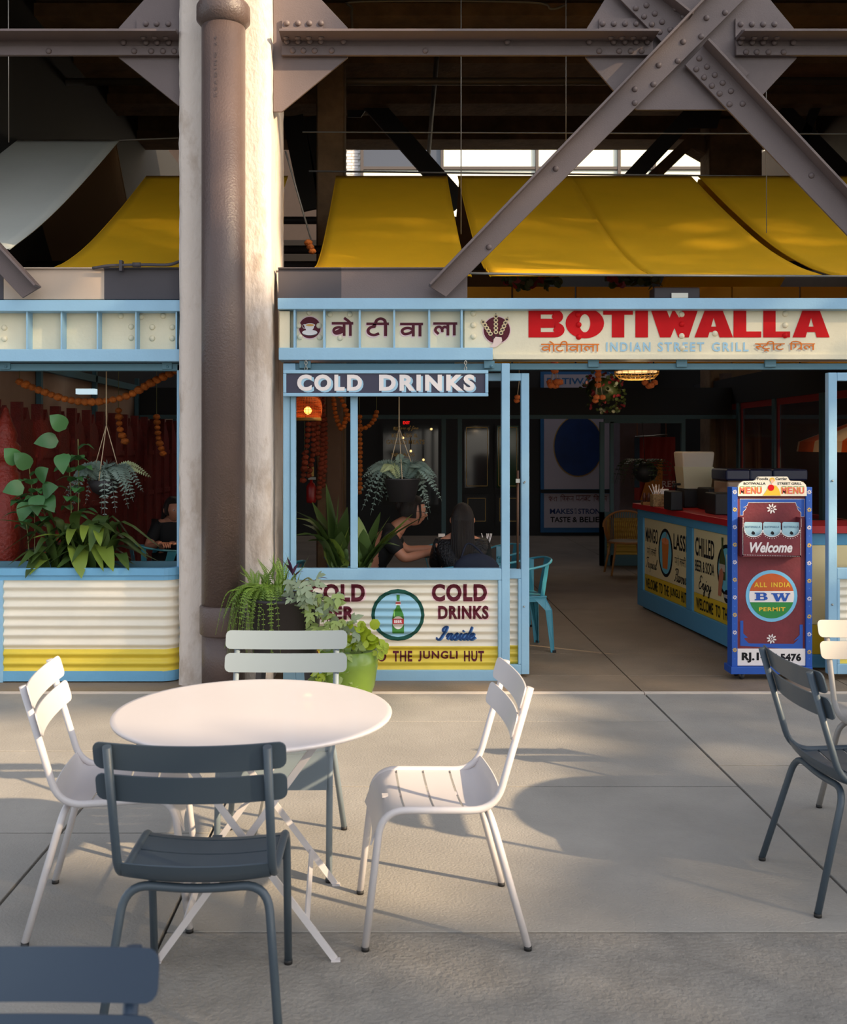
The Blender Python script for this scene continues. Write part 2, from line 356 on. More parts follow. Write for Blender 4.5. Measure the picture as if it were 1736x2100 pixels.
# joined-up script letters: (advance, strokes); x-height 1, slanted
SCR = {
 'I': (1.5, [[(0, .3), (.1, .05), (.5, .05), (.9, .9), (1.15, 2.0), (.9, 2.1), (.55, 1.7), (.7, 1.35), (1.1, 1.3)]]),
 'E': (1.4, [[(1.2, 1.8), (.9, 2.1), (.5, 1.95), (.45, 1.5), (.85, 1.2), (.45, 1.1), (.15, .6), (.35, .1), (.8, .05), (1.3, .5)]]),
 'T': (1.3, [[(0, 1.7), (.3, 2.0), (1.5, 2.05)], [(.95, 2.0), (.7, 1.0), (.5, .2), (.2, .0), (.0, .2)]]),
 'F': (1.3, [[(.1, 1.7), (.4, 2.0), (1.6, 2.05)], [(.95, 2.0), (.7, 1.0), (.5, .2), (.2, .0), (.0, .2)], [(.5, 1.1), (1.2, 1.15)]]),
 'W': (2.2, [[(.1, 1.6), (.35, 1.95), (.5, 1.6), (.35, .1), (1.15, 1.6), (1.15, .1), (1.75, 1.2), (2.1, 2.0)]]),
 'M': (2.0, [[(.1, .1), (.5, 1.9), (.8, .2), (1.5, 1.9), (1.6, .1), (2.0, .3)]]),
 'n': (1.1, [[(0, .4), (.25, .95), (.2, .05)], [(.22, .4), (.55, .95), (.8, .8), (.7, .15), (.9, .05), (1.15, .4)]]),
 's': (.9, [[(0, .3), (.45, 1.05), (.5, .6), (.6, .25), (.35, .0), (.05, .15)], [(.5, .1), (.9, .4)]]),
 'i': (.55, [[(0, .4), (.25, .95), (.15, .2), (.3, .03), (.6, .4)], [(.36, 1.4), (.4, 1.48)]]),
 'd': (1.1, [[(.75, .85), (.4, .95), (.08, .5), (.2, .05), (.55, .2), (.85, .9), (1.05, 2.0), (.85, .9), (.75, .15), (.9, .03), (1.2, .4)]]),
 'e': (.9, [[(.05, .4), (.5, .6), (.6, .9), (.35, 1.0), (.08, .55), (.2, .08), (.5, .03), (.95, .45)]]),
 'j': (.7, [[(.1, .4), (.4, .95), (.1, -.7), (-.15, -.95), (-.25, -.6), (.1, -.1), (.7, .4)], [(.5, 1.4), (.55, 1.48)]]),
 'o': (1.0, [[(.5, .98), (.1, .6), (.15, .1), (.5, .02), (.8, .5), (.6, .95), (.7, .8), (1.05, .8)]]),
 'y': (1.0, [[(.05, .9), (.1, .3), (.35, .1), (.75, .9), (.45, -.6), (.15, -.95), (.0, -.6), (.4, -.1), (1.0, .4)]]),
 'r': (.8, [[(0, .4), (.25, 1.0), (.5, .85), (.4, .15), (.55, .03), (.8, .4)]]),
 'p': (1.0, [[(.2, .95), (-.1, -.9)], [(.15, .5), (.5, .98), (.8, .7), (.6, .1), (.2, .1)], [(.6, .1), (1.0, .4)]]),
 'c': (.8, [[(.7, .8), (.4, .98), (.08, .5), (.2, .05), (.5, .03), (.85, .4)]]),
 'a': (1.0, [[(.75, .85), (.4, .98), (.08, .5), (.2, .05), (.5, .15), (.78, .9), (.7, .15), (.85, .03), (1.1, .4)]]),
 'l': (.6, [[(0, .4), (.5, 1.6), (.45, 2.0), (.25, 1.8), (.15, .3), (.3, .03), (.65, .4)]]),
 'v': (.9, [[(0, .8), (.2, .95), (.25, .05), (.6, .5), (.65, .95), (.95, .85)]]),
 'u': (1.1, [[(0, .4), (.2, .95), (.15, .2), (.35, .03), (.7, .95), (.65, .15), (.85, .03), (1.1, .4)]]),
 'm': (1.6, [[(0, .4), (.2, .95), (.18, .05)], [(.2, .4), (.5, .95), (.65, .8), (.6, .05)], [(.62, .4), (.95, .95), (1.15, .8), (1.1, .15), (1.25, .03), (1.6, .4)]]),
 'k': (1.0, [[(.1, .0), (.4, 2.0)], [(.15, .5), (.6, .95), (.5, .6), (.2, .5), (.6, .05), (1.0, .4)]]),
 'f': (.8, [[(0, .4), (.5, 1.8), (.3, 1.9), (.0, -.9), (.3, -.5), (.3, .1), (.8, .4)]]),
 ' ': (.7, [])}
def script(s, t=.22, slant=.25):
    x = 0; st = []
    for ch in s:
        wd, ss = SCR[ch]
        for q in ss: st.append([(p.x + x + p.y * slant, p.y) for p in arc([Vector((a, b, 0)) for a, b in q], 5)])
        x += wd
    return stroke_geo(st, t)
# ---------------------------------------------------------------- materials
concrete = M('plaza_concrete', (160, 155, 147), .8, var=.26, vs=1.3, bump=.25, bs=90, rnd=.035, stretch=(1, 1, 1))
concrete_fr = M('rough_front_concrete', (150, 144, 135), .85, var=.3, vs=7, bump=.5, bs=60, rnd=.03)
concrete_in = M('inner_concrete', (148, 128, 106), .6, var=.3, vs=1.6, bump=.2, bs=70, rnd=.05)
joint = M('joint', (38, 36, 36), .9)
col_conc = M('column_concrete', (218, 204, 192), .85, vs=4.0, rgb2=(192, 174, 158), thr=(.34, .46), bump=.4, bs=34, stretch=(1, 1, .55))
dark_conc = M('trestle_concrete', (146, 114, 82), .9, var=.5, vs=2.2, bump=.5, bs=14)
steel = M('mauve_steel_paint', (110, 96, 94), .55, var=.10, vs=3, bump=.12, bs=120, rgb2=None)
steel_dark = M('dark_steel', (72, 66, 70), .6, var=.12, vs=3)
steel_beige = M('beige_steel', (192, 170, 150), .6, var=.1, vs=3)
pipe_m = M('downpipe_paint', (94, 78, 73), .42, var=.12, vs=4, bump=.25, bs=70)
pblue_ = M('planter_blue_paint', (112, 172, 208), .45, var=.06, vs=5, bump=.05, bs=60)
blue = M('sky_blue_paint', (150, 192, 218), .45, var=.06, vs=5, bump=.05, bs=60)
teal = M('teal_shade_paint', (86, 128, 144), .5, var=.08, vs=5)
cream = M('cream_paint', (240, 228, 196), .45, var=.06, vs=5, bump=.08, bs=40)
cream2 = M('cream_sheet', (240, 230, 210), .4, var=.05, vs=5)
yellow_p = M('yellow_sheet', (232, 205, 70), .4, var=.08, vs=6)
maroon = M('maroon_ink', (92, 28, 42), .5, spec=.2)
red_ink = M('red_ink', (214, 22, 28), .6, var=.12, vs=8, spec=.15)
orange_ink = M('orange_ink', (224, 120, 38), .5, spec=.2)
lblue_ink = M('light_blue_ink', (170, 208, 228), .5, spec=.2)
pink_ink = M('pink_ink', (240, 205, 205), .5)
white_ink = M('white_ink', (238, 228, 224), .5)
navy_ink = M('navy_ink', (32, 62, 110), .5, spec=.2)
black_ink = M('black_ink', (26, 24, 28), .5, spec=.2)
green_ink = M('dark_green_ink', (28, 78, 66), .5, spec=.2)
bottle_green = M('bottle_green_ink', (60, 130, 40), .4)
gold_ink = M('gold_ink', (196, 150, 70), .45)
board_m = M('dark_sign_board', (62, 60, 80), .6, var=.1, vs=8)
black_m = M('black_paint', (24, 22, 22), .6)
dark_wood = M('dark_storefront', (30, 26, 25), .5)
metal_m = M('galvanised', (170, 168, 160), .35, metal=.8)
cable_m = M('cable_grey', (130, 126, 120), .5, metal=.3)
yel_fab = M('yellow_canvas', (242, 190, 8), .8, var=.06, vs=2.5, bump=.08, bs=200, trans=.28)
wht_fab = M('grey_white_canvas', (205, 208, 200), .8, var=.05, vs=2, trans=.2)
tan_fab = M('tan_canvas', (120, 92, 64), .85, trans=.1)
valance_m = M('ochre_canvas', (196, 146, 40), .85, var=.1, trans=.15)

# ---------------------------------------------------------------- floor: slabs over a dark bed
b = MB(); b.box(-14, 14, -6, 25, -.30, -.045)
floor = tag(b.build('floor', joint, org=(0, 0, -.045)), 'pale grey concrete plaza paving of large slabs with narrow dark joints', 'floor', kind='structure')
G = .006
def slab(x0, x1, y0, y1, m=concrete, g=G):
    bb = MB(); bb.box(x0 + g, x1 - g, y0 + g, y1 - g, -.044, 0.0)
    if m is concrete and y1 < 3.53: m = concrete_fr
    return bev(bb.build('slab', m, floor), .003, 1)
YK0, YK1 = 6.87, 6.915
def col_of(x0, x1, ys, m=concrete, g=G):
    for a, c in zip(ys[:-1], ys[1:]): slab(x0, x1, a, c, m, g)
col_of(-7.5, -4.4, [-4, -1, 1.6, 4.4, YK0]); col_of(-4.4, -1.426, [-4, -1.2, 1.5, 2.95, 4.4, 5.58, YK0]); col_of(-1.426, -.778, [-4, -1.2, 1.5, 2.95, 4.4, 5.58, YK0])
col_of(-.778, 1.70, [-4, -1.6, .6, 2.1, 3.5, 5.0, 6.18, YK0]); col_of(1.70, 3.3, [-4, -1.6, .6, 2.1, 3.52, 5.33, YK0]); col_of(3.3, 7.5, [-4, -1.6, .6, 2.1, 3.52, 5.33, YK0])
for a, c in ((-7.5, -.78), (-.78, 1.7), (1.7, 7.5)):
    bb = MB(); bb.box(a + .003, c - .003, YK0 + .002, YK1 - .002, -.044, .006); bb.build('slab', M('kerb_strip', (214, 200, 186), .8, var=.1, vs=4), floor)
for a, c in ((-7.5, -3.3), (-3.3, -.78), (-.78, 1.70)): col_of(a, c, [YK1, 7.42, 8.20, 11.0, 14.6, 19.0], concrete_in, .003)
for a, c in ((1.70, 3.17), (3.17, 7.5)): col_of(a, c, [YK1, 7.42, 8.20, 10.4, 14.2, 19.0], concrete_in, .003)

# ---------------------------------------------------------------- trestle roof
b = MB(); b.box(-9, 9, 7.9, 16.4, 7.0, 7.3); b.box(-9, 9, 7.35, 7.95, 5.75, 7.3)
ceil = tag(b.build('ceiling', dark_conc), 'dark brown concrete underside of the old rail trestle', 'ceiling', kind='structure')
for y0, y1 in ((9.2, 9.6), (10.3, 10.7), (11.35, 11.8), (12.75, 13.2), (14.25, 14.7), (15.9, 16.4)):
    bb = MB(); bb.box(-9, 9, y0, y1, 6.42, 7.02); bb.box(-9, 9, y0 - .07, y0, 6.42, 6.56); bb.build('crossbeam', dark_conc, ceil)
# walls of the restaurant
b = MB(); b.box(-9, 9, 19.0, 19.3, 0, 5.5)
wall_b = tag(b.build('wall_back', dark_wood), 'black storefront wall across the far end of the dining area', 'wall', kind='structure')
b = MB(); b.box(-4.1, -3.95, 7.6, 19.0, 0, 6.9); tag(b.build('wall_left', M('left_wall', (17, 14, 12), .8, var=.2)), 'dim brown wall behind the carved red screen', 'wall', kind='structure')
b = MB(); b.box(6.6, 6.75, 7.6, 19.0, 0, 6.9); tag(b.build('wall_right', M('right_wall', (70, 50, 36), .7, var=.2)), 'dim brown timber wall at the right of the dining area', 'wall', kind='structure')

# ---------------------------------------------------------------- building beyond the trestle (bright strip of windows)
far_wall = M('far_building_white_brick', (226, 222, 214), .8, var=.05)
b = MB(); b.box(PX(700, 24.3), 16, 24.3, 24.8, 0, 14)
fb = thing('building', (0, 24.3, 0), 'pale building with a long strip of tall windows seen beyond the trestle roof', 'building'); WO[fb.name] = Vector((0, 24.3, 0))
b.build('wall', far_wall, fb)
glassb = M('far_glass_sunlit', (236, 236, 214), .15, spec=.8); glassd = M('far_glass_dark', (62, 64, 72), .1, spec=.8)  # bright panes hold the sunlit reflection in their base colour
mull = M('far_mullion', (74, 66, 62), .5)
Yw = 24.26; x0w = 740
cols = [742, 906, 1100, 1268, 1340, 1455, 1560, 1660, 1760]
for i in range(len(cols) - 1):
    for (r0, r1) in ((298, 343), (350, 392), (396, 470)):
        gl = glassd if (i == 0 and r0 == 298) else glassb
        bb = MB(); bb.box(PX(cols[i] + 3, Yw), PX(cols[i + 1] - 3, Yw), Yw - .02, Yw + .02, PZ(r1, Yw), PZ(r0, Yw)); bb.build('window', gl, fb)
bb = MB()
for c_ in cols: bb.box(PX(c_ - 3, Yw), PX(c_ + 3, Yw), Yw - .08, Yw + .02, PZ(475, Yw), PZ(296, Yw))
for r in (296, 346, 394): bb.box(PX(740, Yw), PX(1765, Yw), Yw - .07, Yw + .02, PZ(r + 3, Yw), PZ(r - 3, Yw))
tag(bb.build('window_frame', mull, fb))
# pale brick pier at the left end of the windows, single bricks proud of the wall
brk = MB(); brk.box(0, .15, -.03, 0, 0, .062); bme = brk.mesh('brick', M('white_brick', (214, 208, 204), .8, rnd=.06))
for r in range(28):
    for c_ in range(2):
        x = PX(707, Yw) + c_ * .16 + (.05 if r % 2 else 0)
        put('brick', bme, fb, Matrix.Translation((x, Yw + .04, PZ(420, Yw) + r * .072)))
b = MB(); b.box(-14, PX(699, 24.3), 24.3, 24.8, 0, 12); fd = tag(b.build('building', M('dark_brick_far', (58, 46, 40), .9, var=.2)), 'dark brick building beyond the trestle, left of the long window strip', 'building')
for x0, x1 in ((262, 295), (298, 330), (333, 352)): MB().box(PX(x0, 24.3), PX(x1, 24.3), 24.27, 24.3, PZ(351, 24.3), PZ(334, 24.3)).build('window', M('far_glass_sky', (210, 222, 232), .1), fd)

# ---------------------------------------------------------------- concrete column
cx0, cx1, cy0, cy1 = -1.484, -.845, 7.10, 8.0
def rough_col(name, x0, x1, y0, y1, z1, m, lab, seed=1, ch=.035):
    rnd = random.Random(seed); me = bpy.data.meshes.new(name); bm = bmesh.new()
    ring = [(x0 + ch, y0), (x1 - ch, y0), (x1, y0 + ch), (x1, y1), (x0, y1), (x0, y0 + ch)]
    # subdivide each side so the surface can be uneven
    pts = []
    for i in range(len(ring)):
        a = ring[i]; c = ring[(i + 1) % len(ring)]; d = math.dist(a, c); n = max(1, int(d / .06))
        for t in range(n): pts.append((a[0] + (c[0] - a[0]) * t / n, a[1] + (c[1] - a[1]) * t / n))
    nz = int(z1 / .06); rows = []
    cxm = (x0 + x1) / 2; cym = (y0 + y1) / 2
    for k in range(nz + 1):
        row = []
        for (x, y) in pts:
            d = (rnd.random() - .5) * .004 + .0015 * sin(k * .5 + x * 20)
            row.append(bm.verts.new((x + (d if x > cxm else -d), y + (d if y > cym else -d), z1 * k / nz)))
        rows.append(row)
    n = len(pts)
    for k in range(nz):
        for j in range(n): bm.faces.new((rows[k][j], rows[k][(j + 1) % n], rows[k + 1][(j + 1) % n], rows[k + 1][j])).smooth = True
    bm.faces.new(rows[-1]); bm.to_mesh(me); bm.free(); me.materials.append(m)
    o = bpy.data.objects.new(name, me); COL.objects.link(o); WO[o.name] = Vector((0, 0, 0)); return tag(o, lab[0], lab[1], kind='structure')
rough_col('column', cx0, cx1, cy0, cy1, 6.6, col_conc, ('thick weathered off-white concrete column behind the big downpipe', 'column'))

# downpipe with collars
pxc, pyc, pr = PX(458, 6.93), 6.93, .147
t = thing('downpipe', (pxc, pyc, 0), 'tall mauve-brown cast iron downpipe running up the front of the concrete column', 'pipe')
b = MB(); b.lathe([(pr * .99, 0), (pr * .99, PZ(1290, 6.93))], (pxc, pyc, 0), 40); b.build('pipe_section', pipe_m, t)
b = MB(); b.lathe([(pr, PZ(1250, 6.93)), (pr, PZ(50, 6.93))], (pxc, pyc, 0), 40); b.build('pipe_section', pipe_m, t)
b = MB(); b.lathe([(pr * .93, PZ(12, 6.93)), (pr * .93, 6.0)], (pxc, pyc, 0), 40); b.build('pipe_section', pipe_m, t)
z0, z1 = PZ(1297, 6.93), PZ(1240, 6.93)
b = MB(); b.lathe([(pr, z0 - .012), (pr + .013, z0), (pr + .013, z1 - .01), (pr + .006, z1), (pr * .9, z1 + .005)], (pxc, pyc, 0), 40); b.build('pipe_collar', pipe_m, t)
z0, z1 = PZ(52, 6.93), PZ(8, 6.93)
b = MB(); b.lathe([(pr, z0 - .02), (pr + .012, z0), (pr + .034, z0 + .025), (pr + .034, z1 - .03), (pr + .022, z1 - .008), (pr * .95, z1)], (pxc, pyc, 0), 40); b.build('pipe_collar', pipe_m, t)
# raised foundry lettering up the pipe
pl = (Vector((pxc, pyc - pr - .001, 0)), Vector((0, 0, 1)), Vector((-1, 0, 0)), Vector((0, -1, 0)))
g = font_geo('READING 24', .01, 0, 1.5)
bb = MB(); k = 40
for i, (x, y) in enumerate(g[0]):
    zz = PZ(210, 6.9) + x * (PZ(88, 6.9) - PZ(210, 6.9)); an = -pi / 2 - .18 - (y - .5) * .12
    bb.v.append(Vector((pxc + (pr + .002) * cos(an), pyc + (pr + .002) * sin(an), zz)))
for f in g[1]: bb.f.append(list(f)); bb.m.append(0); bb.sm.append(False)
bb.build('lettering', pipe_m, t)

# ---------------------------------------------------------------- steel truss at the front
rivet_mb = MB(); rivet_mb.lathe([(.021, 0), (.0205, .005), (.017, .011), (.010, .0155), (0.0001, .017)], (0, 0, 0), 12)
rivet_me = rivet_mb.mesh('rivet', steel)
rivet_cream = rivet_mb.mesh('rivet', cream)
RF = Matrix.Rotation(R(90), 4, 'X')      # rivet axis (z) -> -y
def rivets(lst, Y, parent, me=None):
    for (x, y) in lst: put('rivet', me or rivet_me, parent, Matrix.Translation(P(x, y, Y)) @ RF)
truss = thing('steel_truss', (0, 7.25, 4.2), 'riveted mauve-grey steel truss of crossing angle braces above the painted sign beam', 'truss')
def plate(name, pts, Y, th, m, parent):
    bb = MB(); bb.prism([P(x, y, Y) for x, y in pts], (0, th, 0)); o = bb.build(name, m, parent); return bev(o, .003, 1)
gl_ = plate('gusset_plate', [(330, -40), (243, 57), (243, 118), (366, 217), (380, 217), (380, -40)], 7.27, .02, steel, truss)
gr_ = plate('gusset_plate', [(560, -40), (622, -40), (713, 57), (713, 118), (578, 229), (560, 229)], 7.27, .02, steel, truss)
gc_ = plate('gusset_plate', [(1276, -60), (1203, 57), (1200, 118), (1268, 198), (1305, 225), (1490, 225), (1556, 203), (1633, 120), (1627, 57), (1530, -60)], 7.27, .02, steel, truss)
# horizontal channels: web at 7.25 with a flange projecting to the front along the top
def chan(x0, x1, tail=True):
    bb = MB(); zb, zt = PZ(115, 7.245), PZ(57, 7.05)
    bb.box(PX(x0, 7.245), PX(x1, 7.245), 7.235, 7.255, zb, zt); bb.box(PX(x0, 7.245), PX(x1, 7.245), 7.06, 7.245, zt - .018, zt)
    bb.box(PX(x0, 7.245), PX(x1, 7.245), 7.225, 7.237, zb, PZ(96, 7.245))
    return bev(bb.build('horizontal_member', steel, truss), .003, 1)
h1 = chan(-640, 372); h2 = chan(577, 1338); h3 = chan(1507, 2350)
for x0, x1, px_ in ((280, 372, h1), (578, 662, h2), (1228, 1338, h2), (1507, 1600, h3)):
    bb = MB(); bb.box(PX(x0, 7.25), PX(x1, 7.25), 7.10, 7.26, PZ(57, 7.05) - .002, PZ(57, 7.05) + .012); bb.box(PX(x0, 7.25), PX(x1, 7.25), 7.245, 7.262, PZ(57, 7.05), PZ(38, 7.25)); bb.build('splice_angle', steel, px_)
rivets([(253, 87), (299, 87), (322, 87), (346, 87), (275, 105), (310, 105), (334, 105), (357, 105), (100, 105)], 7.225, h1)
rivets([(299, 49), (321, 49), (345, 49)], 7.245, gl_)
rivets([(611, 85), (635, 85), (588, 85), (658, 85), (704, 85), (1040, 86), (600, 104), (622, 104), (645, 104), (680, 104), (872, 104), (1208, 86), (1258, 86), (1281, 86), (1304, 86), (1327, 86), (1228, 105), (1269, 105), (1293, 105), (1315, 105)], 7.225, h2)
rivets([(588, 48), (611, 48), (634, 48), (658, 48)], 7.245, gr_)
rivets([(1235, 49), (1258, 49), (1281, 49), (1304, 49), (1518, 50), (1541, 50), (1564, 50), (1587, 50)], 7.245, gc_)
rivets([(1518, 87), (1542, 87), (1564, 87), (1587, 87), (1626, 87), (1529, 107), (1551, 107), (1575, 107), (1606, 107)], 7.225, h3)
for o_, xs in ((h1, (294, 317, 340)), (h2, (586, 610, 633, 658, 1252, 1275, 1298, 1321)), (h3, (1522, 1546, 1569, 1592))):
    for x in xs: put('rivet', rivet_me, o_, Matrix.Translation(Vector((PX(x, 7.17), 7.17, PZ(57, 7.05) - .018))) @ Matrix.Rotation(pi, 4, 'X'))
def angle(quad, Y, side, parent, name='diagonal_brace', proj=.11, m=steel):
    """flat leg given by a pixel quad (a,b along one edge; c,d along the other), flange rising along edge a-b"""
    a, b_, c, d = [P(x, y, Y) for x, y in quad]; bb = MB()
    bb.prism([a, b_, c, d], (0, .018, 0))
    u = (b_ - a).normalized(); n = Vector((u.z, 0, -u.x)); mid = ((c + d) / 2 - (a + b_) / 2)
    if n.dot(mid) < 0: n = -n
    bb.prism([a, b_, b_ + n * .018, a + n * .018], (0, -proj, 0))
    return bev(bb.build(name, m, parent), .003, 1)
d1 = angle([(878, 586), (1475, -6 - 30), (1560, -6 - 30), (914, 609)], 7.19, 1, truss)
rivets([(1448, 37), (1486, 26), (1400, 86), (1437, 75), (1350, 134), (1389, 125), (1301, 183), (1339, 173), (1301, 211), (1139, 346), (1002, 507)], 7.19, d1)
d2 = angle([(1444, 90), (1926, 604), (1860, 612), (1404, 133)], 7.215, 1, truss)
rivets([(1433, 120), (1449, 137), (1465, 154), (1481, 170), (1498, 187), (1522, 213), (1427, 142), (1443, 159), (1459, 176), (1475, 192), (1495, 214), (1663, 360)], 7.215, d2)
rivets([(1460, 93), (1475, 111), (1491, 127), (1507, 144)], 7.26, gc_)
bb = MB(); bb.bar(P(1452, 84, 7.255), P(1525, 160, 7.255), .09, .014); bb.build('splice_angle', steel, d2)
d3 = angle([(1330, -28), (1414, 39), (1362, 92), (1245, -28)], 7.215, 1, truss)
rivets([(1303, 17), (1325, 11), (1320, 34), (1342, 28), (1357, 45), (1336, 50), (1352, 66), (1374, 61), (1385, 18), (1401, 35)], 7.215, d3)
d4 = angle([(-330, 142), (84, 588), (46, 611), (-390, 152)], 7.2, 1, truss)
# low girder strip just above the sign beam
def strip(x0, x1, m, lab):
    bb = MB(); bb.box(PX(x0, 7.32), PX(x1, 7.32), 7.32, 7.36, PZ(614, 7.32), PZ(549, 7.32)); bb.box(PX(x0, 7.32), PX(x1, 7.32), 7.30, 7.45, PZ(552, 7.32), PZ(549, 7.32)); return bev(bb.build('girder_plate', m, truss), .003, 1)
strip(570, 700, steel_dark, 0); strip(699, 958, steel, 0); strip(213, 372, steel_dark, 0); strip(7, 214, steel_beige, 0); strip(-640, 7, steel_dark, 0); strip(1790, 2350, steel, 0)  # beige, dark and mauve stretches, built as separate plates
t = tag(MB().tube(arc([P(190, 550, 7.28), P(222, 545, 7.26), P(248, 544, 7.26), P(300, 543, 7.26), P(345, 543, 7.26), P(372, 535, 7.3)], 5), .011, 10).build('conduit', steel_dark), 'thin dark conduit pipe along the top of the left girder', 'conduit')
MB().box(PX(245, 7.26), PX(251, 7.26), 7.245, 7.3, PZ(556, 7.26), PZ(534, 7.26)).build('pipe_clip', steel_dark, t)
MB().tube([P(272, 543, 7.26), P(288, 543, 7.26)], .017, 10).build('coupling', steel_dark, t)
# rear truss (dark) at 14.2 m
rear = thing('steel_truss', (0, 14.4, 4.2), 'dark unlit steel truss standing at the rear edge of the trestle', 'truss')
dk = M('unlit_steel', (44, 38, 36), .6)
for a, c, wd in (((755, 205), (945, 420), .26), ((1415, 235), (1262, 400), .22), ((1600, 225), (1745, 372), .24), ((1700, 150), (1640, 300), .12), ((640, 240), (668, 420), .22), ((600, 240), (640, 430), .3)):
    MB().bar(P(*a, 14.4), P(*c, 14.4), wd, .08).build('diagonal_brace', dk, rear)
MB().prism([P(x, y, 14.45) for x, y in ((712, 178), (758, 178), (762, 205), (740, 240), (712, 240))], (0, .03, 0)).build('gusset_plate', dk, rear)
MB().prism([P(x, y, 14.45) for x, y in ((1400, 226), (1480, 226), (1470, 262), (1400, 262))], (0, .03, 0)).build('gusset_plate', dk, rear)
# concrete legs and knee brackets of the trestle behind
def rc(x0, x1, y0, y1, Y, dpt, lab, m=dark_conc):
    bb = MB(); bb.box(PX(x0, Y), PX(x1, Y), Y, Y + dpt, max(0, PZ(y1, Y)), PZ(y0, Y)); o = tag(bb.build('column', m), lab, 'column', kind='structure'); return bev(o, .03, 1)
rc(648, 706, 120, 1300, 12.0, .5, 'far brown concrete trestle leg standing left of the first yellow sail')
rc(1455, 1563, 240, 1300, 15.0, .5, 'far dim concrete trestle leg over the counter')
bb = MB(); bb.prism([P(x, y, 15.2) for x, y in ((1415, 275), (1455, 280), (1455, 320), (1420, 300), (1345, 372), (1312, 372))], (0, .4, 0))
tag(bb.build('concrete_bracket', dark_conc), 'broken concrete knee bracket seen under the central gusset', 'bracket')
# pipes and cables under the roof
def tubed(name, pts, r, m, lab, cat, n=8, grp=None): return tag(MB().tube(pts, r, n).build(name, m), lab, cat, grp)
tubed('ceiling_pipe', [P(-20, 168, 12.4), P(1760, 166, 12.4)], .045, M('dull_pipe', (112, 98, 82), .5, metal=.3), 'long dull pipe running under the trestle roof', 'pipe', 12)
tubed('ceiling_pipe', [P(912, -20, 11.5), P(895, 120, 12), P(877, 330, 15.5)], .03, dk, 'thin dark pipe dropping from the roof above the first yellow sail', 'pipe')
tubed('ceiling_pipe', arc([P(722, 60, 11), P(722, 18, 11), P(740, 3, 11), P(1080, 4, 11), P(1130, 18, 11), P(1160, 10, 11)], 5), .014, cable_m, 'thin bent conduit under the roof left of the gusset', 'pipe')
for nm, pts, r, lab in (
  ('steel_cable', [P(620, 271, 9.8), P(1750, 275, 9.8)], .007, 'taut horizontal cable high above the yellow sails'),
  ('steel_cable', [P(-30, 291, 10.8), P(60, 291, 10.8), P(242, 288, 10.8), P(365, 283, 10.8)], .008, 'taut cable holding the grey-white sail top'),
  ('steel_cable', [P(633, 351, 10.8), P(1760, 364, 10.8)], .010, 'taut cable along the upper edges of the yellow sails'),
  ('steel_cable', [P(-200, 556, 7.45), P(190, 556, 7.45), P(690, 556, 7.45), P(1180, 564, 7.45), P(1800, 567, 7.45)], .009, 'twisted rope cable along the lower edges of the yellow sails'),
  ('steel_cable', [P(17, -20, 7.6), P(18, 292, 7.6)], .004, 'thin vertical cable over the grey-white sail'),
  ('steel_cable', [P(945, -20, 8.2), P(945, 480, 8.2)], .004, 'thin vertical cable between first and second yellow sails'),
  ('steel_cable', [P(1160, -20, 8.6), P(1160, 300, 8.6)], .004, 'thin vertical cable just left of the central gusset'),
  ('steel_cable', [P(1570, -20, 8.3), P(1571, 478, 8.3)], .004, 'thin vertical cable crossing the last yellow sail'),
  ('steel_cable', [P(585, 310, 9), P(640, 500, 9)], .008, 'slanting cable beside the column right edge')):
    tubed(nm, pts, r, cable_m, lab, 'cable', 6)
# ---------------------------------------------------------------- canvas sails
PROF = [(10.8, 4.52), (9.76, 3.93), (8.73, 3.39), (8.0, 3.08), (7.46, 2.905)]
def sail(name, xl, xr, m, lab, prof=PROF, grp='yellow shade sails', xlb=None, xrb=None, folds=()):
    cv = arc([Vector((0, y, z)) for y, z in prof], 8); nx = 16; vs = []; n = len(cv); bb = MB()
    for i, c in enumerate(cv):
        t_ = i / (n - 1); a = xl + ((xlb if xlb is not None else xl) - xl) * t_; e = xr + ((xrb if xrb is not None else xr) - xr) * t_
        for j in range(nx + 1):
            s_ = j / nx; x = a + (e - a) * s_; dz = .02 * sin(s_ * pi) * sin(t_ * pi * 2)
            for (tc_, am, w_) in folds:
                dz += am * math.exp(-((t_ - tc_ - .01 * sin(s_ * 5)) / w_) ** 2) * min(1, 4 * (1 - s_)) 
            vs.append(Vector((x, c.y, c.z + dz)))
    bb.add(vs, [(i * (nx + 1) + j, i * (nx + 1) + j + 1, (i + 1) * (nx + 1) + j + 1, (i + 1) * (nx + 1) + j) for i in range(n - 1) for j in range(nx)], smooth=True)
    o = tag(bb.build(name, m), lab, 'shade sail', grp)
    s = o.modifiers.new('thickness', 'SOLIDIFY'); s.thickness = .004
    # hem along both slanting edges
    for k in (0, nx):
        h = MB().tube([vs[i * (nx + 1) + k] for i in range(n)], .006, 5).build('hem', m, o)
    return o
sail('shade_sail', -.585, .58, yel_fab, 'yellow canvas shade sail nearest the concrete column, hanging alone', folds=((.83, .02, .05),))
sail('shade_sail', .70, 1.895, yel_fab, 'yellow canvas shade sail behind the long rising diagonal brace', xlb=.72, xrb=1.895, folds=((.84, .022, .016), (.90, .02, .014)))
sail('shade_sail', 1.90, 3.155, yel_fab, 'yellow canvas shade sail under the middle of the central gusset', folds=((.86, .018, .015), (.93, .01, .02)))
sail('shade_sail', 3.24, 4.9, yel_fab, 'yellow canvas shade sail behind the falling right-hand brace')
sail('shade_sail', -2.59, -1.10, yel_fab, 'yellow canvas shade sail at the left side of the column', folds=((.8, .01, .05),))
PW = [(10.8, 4.90), (9.9, 4.35), (9.0, 3.82), (8.3, 3.44), (7.7, 3.15)]
sail('shade_sail', -4.6, -2.88, wht_fab, 'grey-white canvas shade sail at the top left', PW, 'white shade sails')
